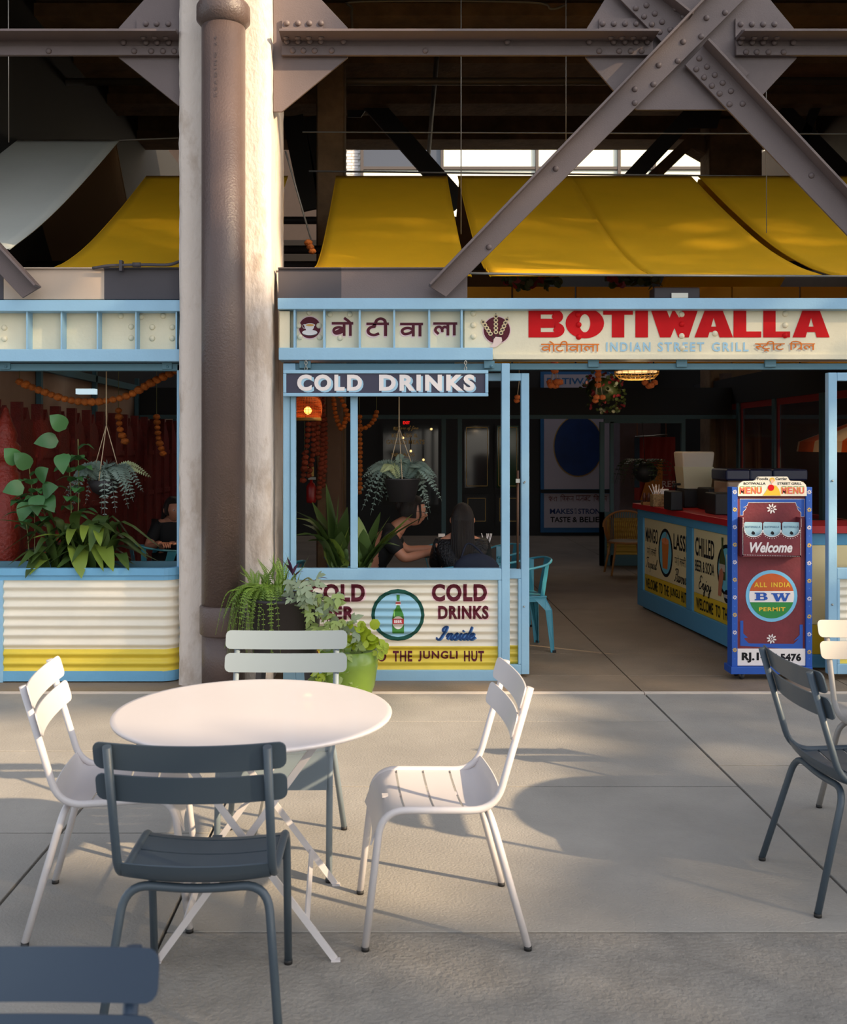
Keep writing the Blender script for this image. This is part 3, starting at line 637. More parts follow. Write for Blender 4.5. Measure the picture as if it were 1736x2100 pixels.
PB = [(10.9, 4.86), (11.6, 4.5), (12.4, 4.2)]
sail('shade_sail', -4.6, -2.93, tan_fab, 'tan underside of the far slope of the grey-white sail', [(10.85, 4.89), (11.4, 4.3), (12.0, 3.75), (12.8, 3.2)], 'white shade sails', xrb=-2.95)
for i, (a, c, lab) in enumerate(((.72, 1.88, 'tan far slope of the second yellow sail'), (3.26, 4.7, 'far slope of the last yellow sail'))):
    sail('shade_sail', a, c, tan_fab if i == 0 else yel_fab, lab, [(10.85, 4.5), (11.5, 4.1), (12.2, 3.7), (13.0, 3.3)], 'far slopes of the yellow sails')  # first slope in tan canvas, the other in yellow
# horizontal dark rails behind the sails
for y, Y in ((452, 13.2), (512, 12.0), (545, 11.0)):
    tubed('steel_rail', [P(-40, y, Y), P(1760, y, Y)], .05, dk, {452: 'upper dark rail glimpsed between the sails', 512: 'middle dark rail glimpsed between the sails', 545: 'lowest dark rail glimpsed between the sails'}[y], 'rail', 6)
# ochre valance boards under the sails
vb = thing('valance', (2.0, 8.9, 2.4), 'ochre canvas valance hanging under the yellow sails above the sign beam', 'valance'); WO[vb.name] = Vector((2.0, 8.9, 2.4))
xs = [930, 1050, 1180, 1340, 1500, 1640, 1780, 1920, 2060, 2200]
for a, c in zip(xs[:-1], xs[1:]):
    MB().box(PX(a + 2, 8.9), PX(c - 2, 8.9), 8.9, 8.93, PZ(758, 8.9), PZ(588, 8.9)).build('canvas_panel', valance_m, vb)
bb = MB(); bb.box(PX(1341, 7.6), PX(1435, 7.6), 7.6, 7.75, PZ(612, 7.6), PZ(589, 7.6)); t = tag(bev(bb.build('junction_box', steel_dark), .01), 'dark grey metal box sitting above the sign beam', 'box')
MB().box(PX(1376, 7.59), PX(1410, 7.59), 7.585, 7.6, PZ(611, 7.59), PZ(601, 7.59)).build('name_plate', metal_m, t)
# dark leafy garland bundles under the rope (seen above the beam)
# ---------------------------------------------------------------- sign beam
YS = 7.20; YWEB = 7.32
beam = thing('sign_beam', (0, 7.3, 2.3), 'riveted steel sign beam painted cream with sky-blue flanges and red lettering', 'sign'); WO[beam.name] = Vector((0, 7.3, 2.3))
def fl(x0, x1, y0, y1, m=blue, Y=YS, d=.25, nm='flange'):
    bb = MB(); bb.box(PX(x0, Y), PX(x1, Y), Y, Y + d, PZ(y1, Y), PZ(y0, Y)); return bev(bb.build(nm, m, beam), .004, 2)
fl(-640, 371, 615, 638); fl(-640, 371, 716, 741); fl(569, 2350, 611, 634); fl(571, 1010, 713, 738)
# web
bb = MB(); bb.box(PX(-640, YWEB), PX(371, YWEB), YWEB, YWEB + .012, PZ(726, YWEB), PZ(630, YWEB)); webl = bb.build('web_plate', cream, beam)
bb = MB(); bb.box(PX(571, YWEB), PX(1010, YWEB), YWEB, YWEB + .012, PZ(726, YWEB), PZ(630, YWEB)); webr = bb.build('web_plate', cream, beam)
YP = 7.29
bb = MB(); bb.box(PX(952, YP), PX(2350, YP), YP, YP + .03, PZ(728, YP), PZ(622, YP)); bb.box(PX(1010, YP), PX(2350, YP), YP - .02, YP + .2, PZ(737, YP), PZ(727, YP)); face = bb.build('sign_face', cream, beam)
for x in (124, 198, 277, 360, 53): MB().box(PX(x - 1.5, YS), PX(x + 1.5, YS), YS + .02, YWEB, PZ(722, YS), PZ(634, YS)).build('stiffener', blue, beam)
for x in (603, 664, 737, 808, 880, 947): MB().box(PX(x - 2, YS), PX(x + 2, YS), YS + .02, YWEB, PZ(722, YS), PZ(630, YS)).build('stiffener', blue, beam)
MB().box(PX(573, 7.25), PX(594, 7.25), 7.25, 7.32, PZ(716, 7.25), PZ(638, 7.25)).build('stiffener', cream, beam)
rivets([(9, 672), (9, 695), (248, 648), (269, 670), (269, 693), (289, 650), (334, 648), (312, 671), (312, 694), (353, 671), (353, 694)], YWEB, webl, rivet_cream)
rivets([(615, 691), (655, 692), (676, 645), (717, 645), (697, 693), (634, 641), (654, 668), (612, 668)], YWEB, webr, rivet_cream)
rivets([(970, 643), (970, 667), (970, 690), (1397, 645), (1397, 689), (1398, 714), (1465, 684), (1609, 644), (1609, 667)], YP, face, rivet_cream)
rr = rivet_mb.mesh('rivet', red_ink)
rivets([(1184, 645), (1186, 691), (1186, 666), (1397, 665), (1609, 688)], YP - .002, face, rr)
# painted name in block capitals
LIFT = .004
for ch, x0, x1, y0, y1 in (('B', 1083, 1157, 634, 692), ('O', 1159, 1238, 632, 694), ('T', 1236, 1297, 634, 692), ('I', 1302, 1328, 634, 692), ('W', 1333, 1431, 633, 692),
                           ('A', 1423, 1502, 634, 692), ('L', 1503, 1560, 634, 692), ('L', 1564, 1619, 634, 692), ('A', 1624, 1700, 634, 692)):
    pdecal('lettering', BLOCK[ch], red_ink, face, YP, x0, x1, y0, y1, LIFT)
shadow_ink = M('grey_drop_ink', (200, 190, 176), .5)
g1 = deva('va,o,ta,ii,va,aa,la,aa', .15); g2 = deva('s_,tra,ii,ta, ,gri,la', .15)
for g, a, c in ((g1, 1109, 1228), (g2, 1547, 1670)):
    pdecal('lettering', g, shadow_ink, face, YP, a - 3, c - 3, 702, 724, LIFT * .5); pdecal('lettering', g, orange_ink, face, YP, a, c, 699, 721, LIFT)
for wd, a, c in (('INDIAN', 1242, 1333), ('STREET', 1348, 1443), ('GRILL', 1459, 1534)):
    pdecal('lettering', font_geo(wd, .022, 0, 1.25), lblue_ink, face, YP, a, c, 702, 721, LIFT)
# the four painted letters between the stiffeners
for seq, a, c, y0, y1 in (('ba,o', 680, 724, 650, 689), ('ta,ii', 751, 797, 651, 690), ('va,aa', 820, 867, 662, 690), ('la,aa', 888, 937, 661, 688)):
    g = deva(seq, .21); pdecal('lettering', g, pink_ink, webr, YWEB, a - 2, c - 1, y0 + 1, y1 + 3, .002); pdecal('lettering', g, maroon, webr, YWEB, a, c, y0, y1, .004)
# cup roundel
def dsc(x, y, r, m, par, Y, lift, ry=None): pdecal('lettering', disc_geo(), m, par, Y, x - r, x + r, y - (ry or r), y + (ry or r), lift)
dsc(635, 672, 24, pink_ink, webr, YWEB, .003); dsc(635, 672, 22, maroon, webr, YWEB, .005)
dsc(635, 683, 16, M('cup_line', (90, 80, 80), .5), webr, YWEB, .006, 6); dsc(635, 682, 15.5, white_ink, webr, YWEB, .007, 5.5)
g = poly_geo([[(0, .9), (.1, .5), (.3, .12), (.7, .12), (.92, .5), (1, .9)]]); pdecal('lettering', g, white_ink, webr, YWEB, 623, 645, 664, 682, .009)
pdecal('lettering', ring_geo(.12), white_ink, webr, YWEB, 620, 628, 665, 674, .008)
dsc(635.5, 667, 10.5, white_ink, webr, YWEB, .010, 3.5); dsc(635.5, 667, 8.5, M('tea_ink', (214, 160, 70), .5), webr, YWEB, .011, 2.3)
# skewers roundel
dsc(1018, 677, 29, pink_ink, face, YP, .003); dsc(1018, 677, 27, maroon, face, YP, .005)
sk = M('skewer_ink', (220, 196, 150), .5); hd = M('hand_ink', (236, 208, 196), .5); ln = M('outline_ink', (60, 34, 30), .5)
for (a, c) in (((987, 656), (1012, 696)), ((1016, 643), (1016, 696)), ((1041, 650), (1021, 696))):
    A = Vector(a); Cc = Vector(c); d = Cc - A
    bb = MB(); bb.bar(P(a[0], a[1], YP) + Vector((0, -.008, 0)), P(c[0], c[1], YP) + Vector((0, -.008, 0)), .006, .001); bb.build('lettering', ln, face)
    for t_ in (.12, .27, .42, .57, .72):
        q = A + d * t_; dsc(q.x, q.y, 4.6, sk, face, YP, .009 + t_ * .001, 4.2); dsc(q.x, q.y, 2.4, ln, face, YP, .0105 + t_ * .001, 2)
pdecal('lettering', poly_geo([[(0, 0), (.3, .35), (.35, .75), (.5, 1), (.95, .95), (1, .6), (.8, .25), (.6, .05), (.4, -.05)]]), hd, face, YP, 1002, 1029, 691, 712, .012)

# ---------------------------------------------------------------- corrugated sheet
def wavef(pitch, amp, ph=0.0): return lambda z: amp * cos(2 * pi * (z - ph) / pitch)
def sheet(x0, x1, z0, z1, Y, pitch, amp, zy, par, mats=(cream2, yellow_p), path=None, ph=0.0):
    """horizontal corrugations; path: list of (x, y) in plan instead of a straight line; zy: top of the yellow band"""
    path = path or [(x0, Y), (x1, Y)]; nz = int((z1 - z0) / pitch * 10); bb = MB(); f = wavef(pitch, amp, ph); n = len(path); vs = []
    nor = []
    for i in range(n):
        a = Vector(path[max(0, i - 1)]); c = Vector(path[min(n - 1, i + 1)]); d = (c - a).normalized(); nor.append(Vector((d.y, -d.x)))
    zs = [z0 + (z1 - z0) * k / nz for k in range(nz + 1)]
    for z in zs:
        for i in range(n): o_ = f(z); vs.append((path[i][0] + nor[i].x * o_, path[i][1] + nor[i].y * o_, z))
    bb.add(vs, [], smooth=True)
    for k in range(nz):
        for i in range(n - 1): bb.f.append([k * n + i, k * n + i + 1, (k + 1) * n + i + 1, (k + 1) * n + i]); bb.m.append(1 if zs[k] < zy else 0); bb.sm.append(True)
    return bb.build('corrugated_panel', list(mats), par)
def frame_bars(par, lst, Y, th, m=blue, nm='frame_bar'):
    for x0, x1, y0, y1 in lst:
        bb = MB(); bb.box(PX(x0, Y), PX(x1, Y), Y, Y + th, PZ(y1, Y), PZ(y0, Y)); bev(bb.build(nm, m, par), .005, 2)
# ---- middle folding panel frame A
YA = 7.25
fa = thing('window_panel', (PX(812, YA), YA, 0), 'sky-blue framed folding window panel with corrugated base painted for cold drinks', 'window panel')
frame_bars(fa, [(580, 606, 745, 1398), (718, 733, 760, 1166), (1028, 1045, 745, 1398), (606, 1028, 1166, 1190), (606, 1028, 1375, 1398), (606, 612, 1190, 1375), (1021, 1028, 1190, 1375)], YA, .06)
frame_bars(fa, [(606, 1028, 745, 761)], YA + .005, .05, teal, 'top_rail')
MB().box(PX(594, YA - .003), PX(596, YA - .003), YA - .004, YA, PZ(1150, YA), PZ(812, YA)).build('frame_seam', teal, fa)
zA0, zA1 = PZ(1376, YA), PZ(1189, YA); pA = .0553; aA = .0085; phA = zA0
shA = sheet(PX(610, YA), PX(1023, YA), zA0, zA1, YA + .035, pA, aA, PZ(1328, YA), fa, ph=phA)
cfA = (wavef(pA, aA, phA), pA / 10); Yc = YA + .035
def pA_(g, m, a, c, y0, y1, lift=.003): pdecal('lettering', g, m, shA, Yc, a, c, y0, y1, lift, cfA)
for s_, a, c, y0, y1 in (('COLD', 633, 748, 1197, 1234), ('BEER', 643, 727, 1243, 1271), ('COLD', 885, 998, 1197, 1233), ('DRINKS', 898, 1001, 1242, 1270)):
    g = font_geo(s_, .045, 0, 1.12); pA_(g, pink_ink if s_ != 'X' else 0, a - 1, c + 3, y0 + 1, y1 + 2, .002); pA_(g, maroon, a, c, y0, y1, .0035)
gi = script('Inside', .30, .3); pA_(gi, M('mid_blue_ink', (70, 120, 175), .5), 895, 977, 1284, 1315, .002); pA_(gi, navy_ink, 893, 975, 1283, 1313, .0035)
for s_, a, c in (('WELCOME', 640, 738), ('TO', 757, 792), ('THE', 805, 845), ('JUNGLI', 857, 938), ('HUT', 951, 992)):
    pA_(font_geo(s_, .03, 0, 1.15), maroon, a, c, 1335, 1356, .003)
pA_(disc_geo(24), green_ink, 761, 870, 1208, 1314, .003); pA_(disc_geo(24), M('roundel_blue', (158, 205, 226), .5), 768, 863, 1216, 1306, .0045)
def bot(x0, x1, y0, y1, par, pl=None):
    prof = [(.5 - .14, 1), (.5 - .14, .93), (.5 - .12, .9), (.5 - .13, .72), (.5 - .30, .60), (.05, .5), (0, .4), (0, .02), (.04, 0)]
    return poly_geo([prof + [(1 - x, y) for x, y in prof[::-1]]])
pA_(bot(0, 0, 0, 0, 0), bottle_green, 804, 828, 1220, 1299, .006)
pA_(RECT, white_ink, 811, 821, 1232, 1241, .0075); pA_(RECT, red_ink, 811, 821, 1235, 1238, .009)
pA_(disc_geo(), white_ink, 804.5, 827.5, 1263, 1290, .0075); pA_(RECT, M('beer_red', (176, 34, 40), .5), 804.5, 827.5, 1269, 1279, .009)
pA_(font_geo('BEER', .02), white_ink, 808, 824, 1271, 1277, .0105)
pA_(RECT, M('bottle_shine', (150, 205, 100), .4), 807, 809, 1250, 1264, .0075)
# screws / hinges
MB().ball(P(1068 + 8, 988, 7.34), .006).build('screw', metal_m, fa)
# ---- frame B, one step behind
YB = 7.36
fb2 = thing('window_panel', (PX(1060, YB), YB, 0), 'narrow sky-blue folding window panel half hidden behind the cold drinks panel', 'window panel')
frame_bars(fb2, [(985, 1068, 765, 781), (1068, 1085, 765, 1383), (1000, 1068, 1167, 1187), (1000, 1068, 1363, 1384), (1062, 1068, 1187, 1363)], YB, .055)
sheet(PX(1000, YB), PX(1066, YB), PZ(1364, YB), PZ(1186, YB), YB + .03, pA, aA, PZ(1325, YB), fb2)
for y in (990, 1244): MB().ball(P(1074, y, YB - .002), .007).build('screw', metal_m, fb2)
# bolt rod between the panels
t = tag(MB().tube([P(1061, 965, 7.32), P(1061, 1166, 7.32)], .009, 8).build('bolt_rod', M('bronze', (90, 62, 44), .4, metal=.6)), 'dark bronze sliding bolt rod between the two window panels', 'bolt'); MB().box(PX(1057, 7.3), PX(1065, 7.3), 7.29, 7.31, PZ(990, 7.3), PZ(982, 7.3)).build('latch', metal_m, t)
# ---- right frame C
YC = 7.26
fc = thing('window_panel', (PX(1920, YC), YC, 0), 'sky-blue folding window panel at the right edge beside the menu board', 'window panel')
frame_bars(fc, [(1698, 1716, 764, 1383), (2130, 2148, 764, 1383), (1716, 2130, 764, 781), (1716, 2130, 1165, 1188), (1716, 2130, 1362, 1383), (1716, 1722, 1188, 1362)], YC, .06)
sheet(PX(1720, YC), PX(2132, YC), PZ(1363, YC), PZ(1187, YC), YC + .03, pA, aA, PZ(1325, YC), fc)
for y in (986, 1240): MB().ball(P(1706, y, YC - .002), .008).build('screw', metal_m, fc)
# ---- head rail under the beam
t = tag(bev(MB().box(PX(1045, 7.33), PX(2350, 7.33), 7.33, 7.38, PZ(758, 7.33), PZ(745, 7.33)).build('head_rail', teal), .004), 'dusty teal sliding rail under the right part of the sign beam', 'rail')
for x0, x1 in ((1205, 1227), (1386, 1408), (1567, 1590)): bev(MB().box(PX(x0, 7.32), PX(x1, 7.32), 7.31, 7.33, PZ(753, 7.32), PZ(736, 7.32)).build('rail_clip', teal, t), .003)
t = tag(bev(MB().box(PX(-640, 7.33), PX(372, 7.33), 7.30, 7.36, PZ(761, 7.33), PZ(746, 7.33)).build('head_rail', teal), .004), 'dusty teal rail over the left planter window', 'rail')
for x in (12, 343): MB().box(PX(x - 10, 7.3), PX(x + 10, 7.3), 7.285, 7.30, PZ(757, 7.3), PZ(744, 7.3)).build('rail_clip', teal, t); MB().ball(P(x, 752, 7.283), .010).build('bolt', teal, t)
for x0, x1 in ((614, 637), (992, 1013)): MB().box(PX(x0, 7.24), PX(x1, 7.24), 7.225, 7.245, PZ(755, 7.24), PZ(740, 7.24)).build('rail_clip', teal, fa)
MB().ball(P(1007, 751, 7.222), .011).build('bolt', teal, fa)
# ---- left post and planter
t = tag(bev(MB().box(PX(362, 7.3), PX(380, 7.3), 7.30, 7.40, 0.0, PZ(746, 7.3)).build('window_post', blue), .006), 'sky-blue upright post between the planter and the concrete column', 'post')
YPL = 7.2; zr0, zr1 = PZ(1190, YPL), PZ(1165, YPL); xr = -1.50; rc_ = .13
plan = [(-3.3, YPL)] + [(xr - rc_ + rc_ * sin(a), YPL + rc_ - rc_ * cos(a)) for a in [pi / 2 * i / 8 for i in range(9)]] + [(xr, YPL + .09 + .36)]
pt = thing('planter_box', (-2.3, YPL + .2, 0), 'long planter with round blue rim and cream and yellow corrugated front', 'planter')
def band(z0, z1, out, m, nm):
    bb = MB(); n = len(plan); pts = []
    nn = []
    for i in range(n):
        a = Vector(plan[max(0, i - 1)]); c = Vector(plan[min(n - 1, i + 1)]); d = (c - a).normalized(); nn.append(Vector((d.y, -d.x)))
    vs = []
    for off, z in ((out, z0), (out, z1), (-.035, z1), (-.035, z0)):
        for i in range(n): vs.append((plan[i][0] + nn[i].x * off, plan[i][1] + nn[i].y * off, z))
    fs = []
    for r_ in range(4):
        for i in range(n - 1): fs.append((r_ * n + i, r_ * n + i + 1, ((r_ + 1) % 4) * n + i + 1, ((r_ + 1) % 4) * n + i))
    fs += [(0, 3 * n, 2 * n, n), (n - 1, 2 * n - 1, 3 * n - 1, 4 * n - 1)]
    bb.add(vs, fs); return bb.build(nm, m, pt)
band(zr0 + .035, zr1, .016, pblue_, 'rim'); band(zr0, zr0 + .033, .004, pblue_, 'rim'); band(PZ(1397, YPL), PZ(1376, YPL), .004, pblue_, 'base_rail')
for x0, x1 in ((-3, 7),): bev(MB().box(PX(x0, YPL), PX(x1, YPL), YPL - .012, YPL + .03, .0, zr0).build('frame_bar', blue, pt), .004)
sheet(0, 0, PZ(1377, YPL), zr0 + .004, 0, .0672, .010, PZ(1332, YPL), pt, path=[(x, y + .004) if i < 2 else (x - .004, y) for i, (x, y) in enumerate(plan)])
soil = M('soil', (40, 30, 24), .95)
MB().box(-3.3, xr - .05, YPL + .06, YPL + .42, zr1 - .10, zr1 - .06).build('soil', soil, pt)
MB().box(-3.3, xr - .03, YPL + .42, YPL + .45, .05, zr1).build('back_panel', teal, pt)
# ---- cold drinks hanging sign
YH = 7.176
hs_ = thing('hanging_sign', (PX(790, YH), YH, PZ(812, YH)), 'hanging sign reading COLD DRINKS in white on dark board, framed in sky blue', 'sign')
bev(MB().box(PX(584, YH), PX(996, YH), YH + .012, YH + .034, PZ(809, YH), PZ(763, YH)).build('board', board_m, hs_), .002)
frame_bars(hs_, [(580, 1001, 759, 766), (580, 1001, 806, 813), (580, 586.5, 766, 806), (994.5, 1001, 766, 806)], YH, .04)
for s_, a, c in (('COLD', 609, 742), ('DRINKS', 777, 973)):
    g = font_geo(s_, .047, 0, 1.25)
    pdecal('lettering', g, lblue_ink, hs_, YH + .012, a + 5, c + 3, 771, 805, .002); pdecal('lettering', g, white_ink, hs_, YH + .012, a, c, 768, 802, .005)
for x in (627, 954):
    bb = MB()
    for k in range(3):
        zc = PZ(744 + k * 6, YH + .032); ax = k % 2
        bb.tube([Vector((PX(x, YH + .032) + (.009 * cos(a) if ax == 0 else 0), YH + .032 + (.009 * cos(a) if ax else 0), zc + .014 * sin(a))) for a in [2 * pi * i / 10 for i in range(10)]], .003, 6, closed=True)
    bb.build('chain', metal_m, hs_)
    MB().tube([P(x, 738, YH + .032), P(x, 743, YH + .032)], .004, 6).build('hook', metal_m, hs_)
# ---------------------------------------------------------------- slatted metal garden chairs
def slab_surface(fn, nu, nv, th, mb, k=None):
    """closed thin sheet from fn(u,v)->(point, normal)"""
    top = []; bot_ = []
    for i in range(nu + 1):
        for j in range(nv + 1):
            p, n = fn(i / nu, j / nv); top.append(p + n * th / 2); bot_.append(p - n * th / 2)
    N = len(top); W = nv + 1; fs = []
    for i in range(nu):
        for j in range(nv):
            a = i * W + j; fs.append((a, a + 1, a + W + 1, a + W)); fs.append((N + a, N + a + W, N + a + W + 1, N + a + 1))
    mb.add(top + bot_, fs, k, True); al = top + bot_; rim = []
    for j in range(nv): rim.append((j, N + j, N + j + 1, j + 1)); a = nu * W + j; rim.append((a, a + 1, N + a + 1, N + a))
    for i in range(nu): a = i * W; rim.append((a, a + W, N + a + W, N + a)); a = i * W + nv; rim.append((a, N + a, N + a + W, a + W))
    for f in rim: mb.add([al[q] for q in f], [(0, 1, 2, 3)], k, False)
def prof_pt(pl, t):
    """point and tangent at arc-length fraction t on polyline"""
    L = [0]
    for a, b in zip(pl[:-1], pl[1:]): L.append(L[-1] + (b - a).length)
    d = t * L[-1]
    for i in range(len(pl) - 1):
        if d <= L[i + 1] + 1e-9:
            f = (d - L[i]) / max(1e-9, L[i + 1] - L[i]); return pl[i].lerp(pl[i + 1], f), (pl[i + 1] - pl[i]).normalized()
    return pl[-1], (pl[-1] - pl[-2]).normalized()
def garden_chair(loc, rz, m, label, group='slatted metal garden chairs'):
    t = thing('garden_chair', (0, 0, 0), label, 'chair', group)
    hw = .215
    side = fillet([Vector((0, -.2835, .860)), Vector((0, -.165, .452)), Vector((0, .215, .462)), Vector((0, .268, .012))], .085, 7)
    for sx in (-1, 1):
        MB().tube([Vector((sx * hw, p.y, p.z)) for p in side], .0125, 12).build('side_frame', m, t)
        MB().lathe([(.0135, 0), (.0135, .014)], (sx * hw, .268, 0), 12).build('foot_cap', black_m, t)
    hoop = fillet([Vector((-.248, -.268, .012)), Vector((-.20, -.150, .436)), Vector((0, -.145, .418)), Vector((.20, -.150, .436)), Vector((.248, -.268, .012))], .075, 7)
    MB().tube(hoop, .0125, 12).build('rear_leg_hoop', m, t)
    for sx in (-1, 1): MB().lathe([(.0135, 0), (.0135, .014)], (sx * .248, -.268, 0), 12).build('foot_cap', black_m, t)
    # seat: four slats running across; the first curls up at the back, the last rolls over the front edge
    pl = fillet([Vector((0, -.182, .508)), Vector((0, -.158, .452)), Vector((0, .205, .462)), Vector((0, .250, .345))], .075, 8)
    L = [0]
    for a, b_ in zip(pl[:-1], pl[1:]): L.append(L[-1] + (b_ - a).length)
    tot = L[-1]; cuts = [(0, .145), (.153, .245), (.253, .345), (.353, tot)]
    for a, c in cuts:
        def fn(u, v, a=a, c=c):
            p, tg = prof_pt(pl, (a + (c - a) * u) / tot); x = (v * 2 - 1); n = Vector((0, -tg.z, tg.y))
            sag = -.016 * (1 - x * x); return Vector((x * (hw - .008), p.y, p.z)) + n * sag, n
        bb = MB(); slab_surface(fn, 6 if c - a > .1 else 3, 10, .005, bb); bb.build('seat_slat', m, t)
    MB().bar((-.0, -.12, .437), (0, .2, .437), .03, .006, (0, 0, 1)).build('seat_stretcher', m, t)
    # two curved back slats in front of the posts
    up = (Vector((0, -.287, .872)) - Vector((0, -.165, .452))).normalized(); nb = Vector((0, up.z, -up.y))
    for s0, s1 in ((.345, .425), (.247, .328)):
        base = Vector((0, -.165, .452))
        def fb_(u, v, s0=s0, s1=s1):
            x = v * 2 - 1; q = abs(x); ed = 1.0; r_ = .022 / .262
            inset = 0
            if q > 1 - r_: k = (q - (1 - r_)) / r_; inset = .022 * (1 - math.sqrt(max(0, 1 - k * k)))
            s = s0 + inset + (s1 - s0 - 2 * inset) * u
            p = base + up * s + nb * (.026 - .026 * (1 - x * x)); return Vector((x * .262, p.y, p.z)), nb
        bb = MB()
        def warp(u, v): # denser sampling near the rounded ends
            vv = .5 - .5 * cos(pi * v); return fb_(u, vv)
        slab_surface(warp, 3, 26, .005, bb); bb.build('back_slat', m, t)
    return t
def place(t, loc, rz): t.location = (loc[0], loc[1], 0); t.rotation_euler = (0, 0, rz)
ch_white = M('chair_white', (206, 200, 200), .38, var=.03, vs=3, coat=.1); ch_slate = M('chair_slate', (64, 76, 86), .42, var=.04, vs=3, coat=.1)
ch_grey = M('chair_grey', (118, 130, 138), .42); ch_blue = M('chair_dark_blue', (44, 60, 80), .42); ch_moss = M('chair_moss', (96, 100, 90), .42); ch_clay = M('chair_light_grey', (150, 146, 142), .42)
def mkchair(m, loc, rz, lab): t = garden_chair(loc, rz, m, lab); place(t, loc, rz); return t
mkchair(ch_white, (.165, 3.605), R(94), 'white slatted metal chair at the right of the round table, facing left')
mkchair(ch_white, (-.985, 3.68), R(-83), 'white slatted metal chair at the left of the round table, its back brightly sunlit')
mkchair(ch_slate, (-.548, 3.02), 0, 'slate-grey slatted metal chair with its back to the viewer, before the round table')
mkchair(ch_grey, (-.455, 4.17), pi, 'light slate slatted metal chair behind the round table, in front of the planters')
mkchair(ch_blue, (-.625, 1.36), R(181), 'dark blue slatted metal chair cropped at the bottom edge, only its back showing')
mkchair(ch_slate, (1.765, 3.87), R(-88), 'dark slate slatted metal chair standing alone before the menu board')
mkchair(ch_clay, (2.216, 4.44), pi, 'pale grey slatted metal chair cut off by the right edge')

# ---------------------------------------------------------------- round folding tables
def round_table(label):
    t = thing('folding_table', (0, 0, 0), label, 'table', 'round white folding tables')
    r = .485; bb = MB(); bb.lathe([(r - .012, -.014), (r - .002, -.012), (r, -.004), (r - .004, .0), (r - .02, .0)], (0, 0, .74), 72); tp = bb.build('tabletop', ch_white, t)
    bb = MB(); bb.tube([Vector((.3 * cos(a), .3 * sin(a), .718)) for a in [2 * pi * i / 32 for i in range(32)]], .008, 6, closed=True); bb.build('under_ring', ch_white, t)
    for s in (1, -1):
        for y in (-.285, .285):
            yy = y * (1.0 if s > 0 else .93)
            MB().bar((s * .285, yy, .006), (-s * .245, yy, .724), .022, .007, (0, 1, 0)).build('leg', ch_white, t)
            MB().bar((s * .285 - .012 * s, yy, .003), (s * .285 + .018 * s, yy, .003), .02, .006, (0, 0, 1)).build('foot_plate', ch_white, t)
        yw = .285 if s > 0 else .265
        MB().bar((s * .195, -yw, .128), (s * .195, yw, .128), .024, .006, (1, 0, .6)).build('crossbar', ch_white, t)
        MB().bar((-s * .235, -yw, .712), (-s * .235, yw, .712), .024, .006, (1, 0, 0)).build('crossbar', ch_white, t)
    MB().tube([Vector((.02, -.29, .365)), Vector((.02, .29, .365))], .005, 8).build('pivot_rod', metal_m, t)
    return t
tb = round_table('round white metal folding table with crossed legs, four chairs about it'); place(tb, (-.484, 3.575), R(3))
t2 = copy_tree(tb); t2['label'] = 'second round white table, only its rim at the right edge'; place(t2, (2.33, 3.9), R(20))

# ---------------------------------------------------------------- menu board on casters
YM = 7.28
mbd = thing('menu_board', (PX(1581, YM), YM + .1, 0), 'tall maroon and blue painted menu board on casters with a Welcome leaflet pocket', 'sign')
mar_b = M('maroon_board', (122, 40, 50), .6, var=.25, vs=9, bump=.1, bs=50); roy = M('royal_blue_paint', (28, 84, 176), .5, var=.08, vs=6)
def mbx(nm, x0, x1, y0, y1, d0, d1, m, w_=.003): return bev(MB().box(PX(x0, YM), PX(x1, YM), YM + d0, YM + d1, PZ(y1, YM), PZ(y0, YM)).build(nm, m, mbd), w_, 2)
body = mbx('board', 1510, 1653, 1005, 1360, .02, .06, mar_b)
pl_ = mbx('side_post', 1500, 1512, 999, 1378, 0, .10, roy); pr_ = mbx('side_post', 1652, 1665, 999, 1378, 0, .10, roy)
numb = mbx('number_plate', 1512, 1652, 1331, 1366, .008, .02, white_ink); base = mbx('base', 1497, 1664, 1367, 1382, -.015, .14, roy)
hp = [(240, 432), (240, 290), (255, 248), (285, 222), (330, 200), (480, 195), (515, 180), (530, 160), (540, 140), (560, 130), (1000, 130), (1015, 150), (1025, 175), (1050, 195), (1200, 200), (1250, 222), (1285, 255), (1298, 300), (1300, 432)]
bb = MB(); bb.prism([P(1480 + a / 7.5, 960 + c / 7.5, YM) + Vector((0, -.004, 0)) for a, c in hp[::-1]], (0, .022, 0)); head = bev(bb.build('header_board', cream2, mbd), .002, 1)
def md(g, m, a0, a1, c0, c1, par, lift=.0015, Y=None): return pdecal('lettering', g, m, par, Y or YM, 1480 + a0 / 7.5, 1480 + a1 / 7.5, 960 + c0 / 7.5, 960 + c1 / 7.5, lift)
YHd = YM - .004
for s_, a0, a1, c0, c1, m, o_ in (('Foods', 540, 705, 143, 183, black_ink, .02), ('Carrier', 820, 1000, 143, 183, black_ink, .02), ('BOTIWALLA', 330, 668, 218, 255, black_ink, .02), ('STREET GRILL', 850, 1222, 218, 255, black_ink, .015)):
    md(font_geo(s_, o_), m, a0, a1, c0, c1, head, .0015, YHd)
peach = M('faded_red_ink', (216, 96, 84), .5); yel_i = M('yellow_ink', (232, 190, 50), .5); grn_i = M('leaf_green_ink', (110, 150, 90), .5)
for a0, a1 in ((270, 622), (912, 1275)):
    wd = (a1 - a0) / 4
    for i, ch in enumerate('MENU'):
        md(font_geo(ch, .03), yel_i, a0 + i * wd - 8, a0 + (i + 1) * wd - 22, 293, 395, head, .001, YHd); md(font_geo(ch, .03), peach, a0 + i * wd + 3, a0 + (i + 1) * wd - 12, 295, 395, head, .002, YHd)
        md(RECT, grn_i, a0 + i * wd + 3, a0 + (i + 1) * wd - 14, 279, 289, head, .0015, YHd)
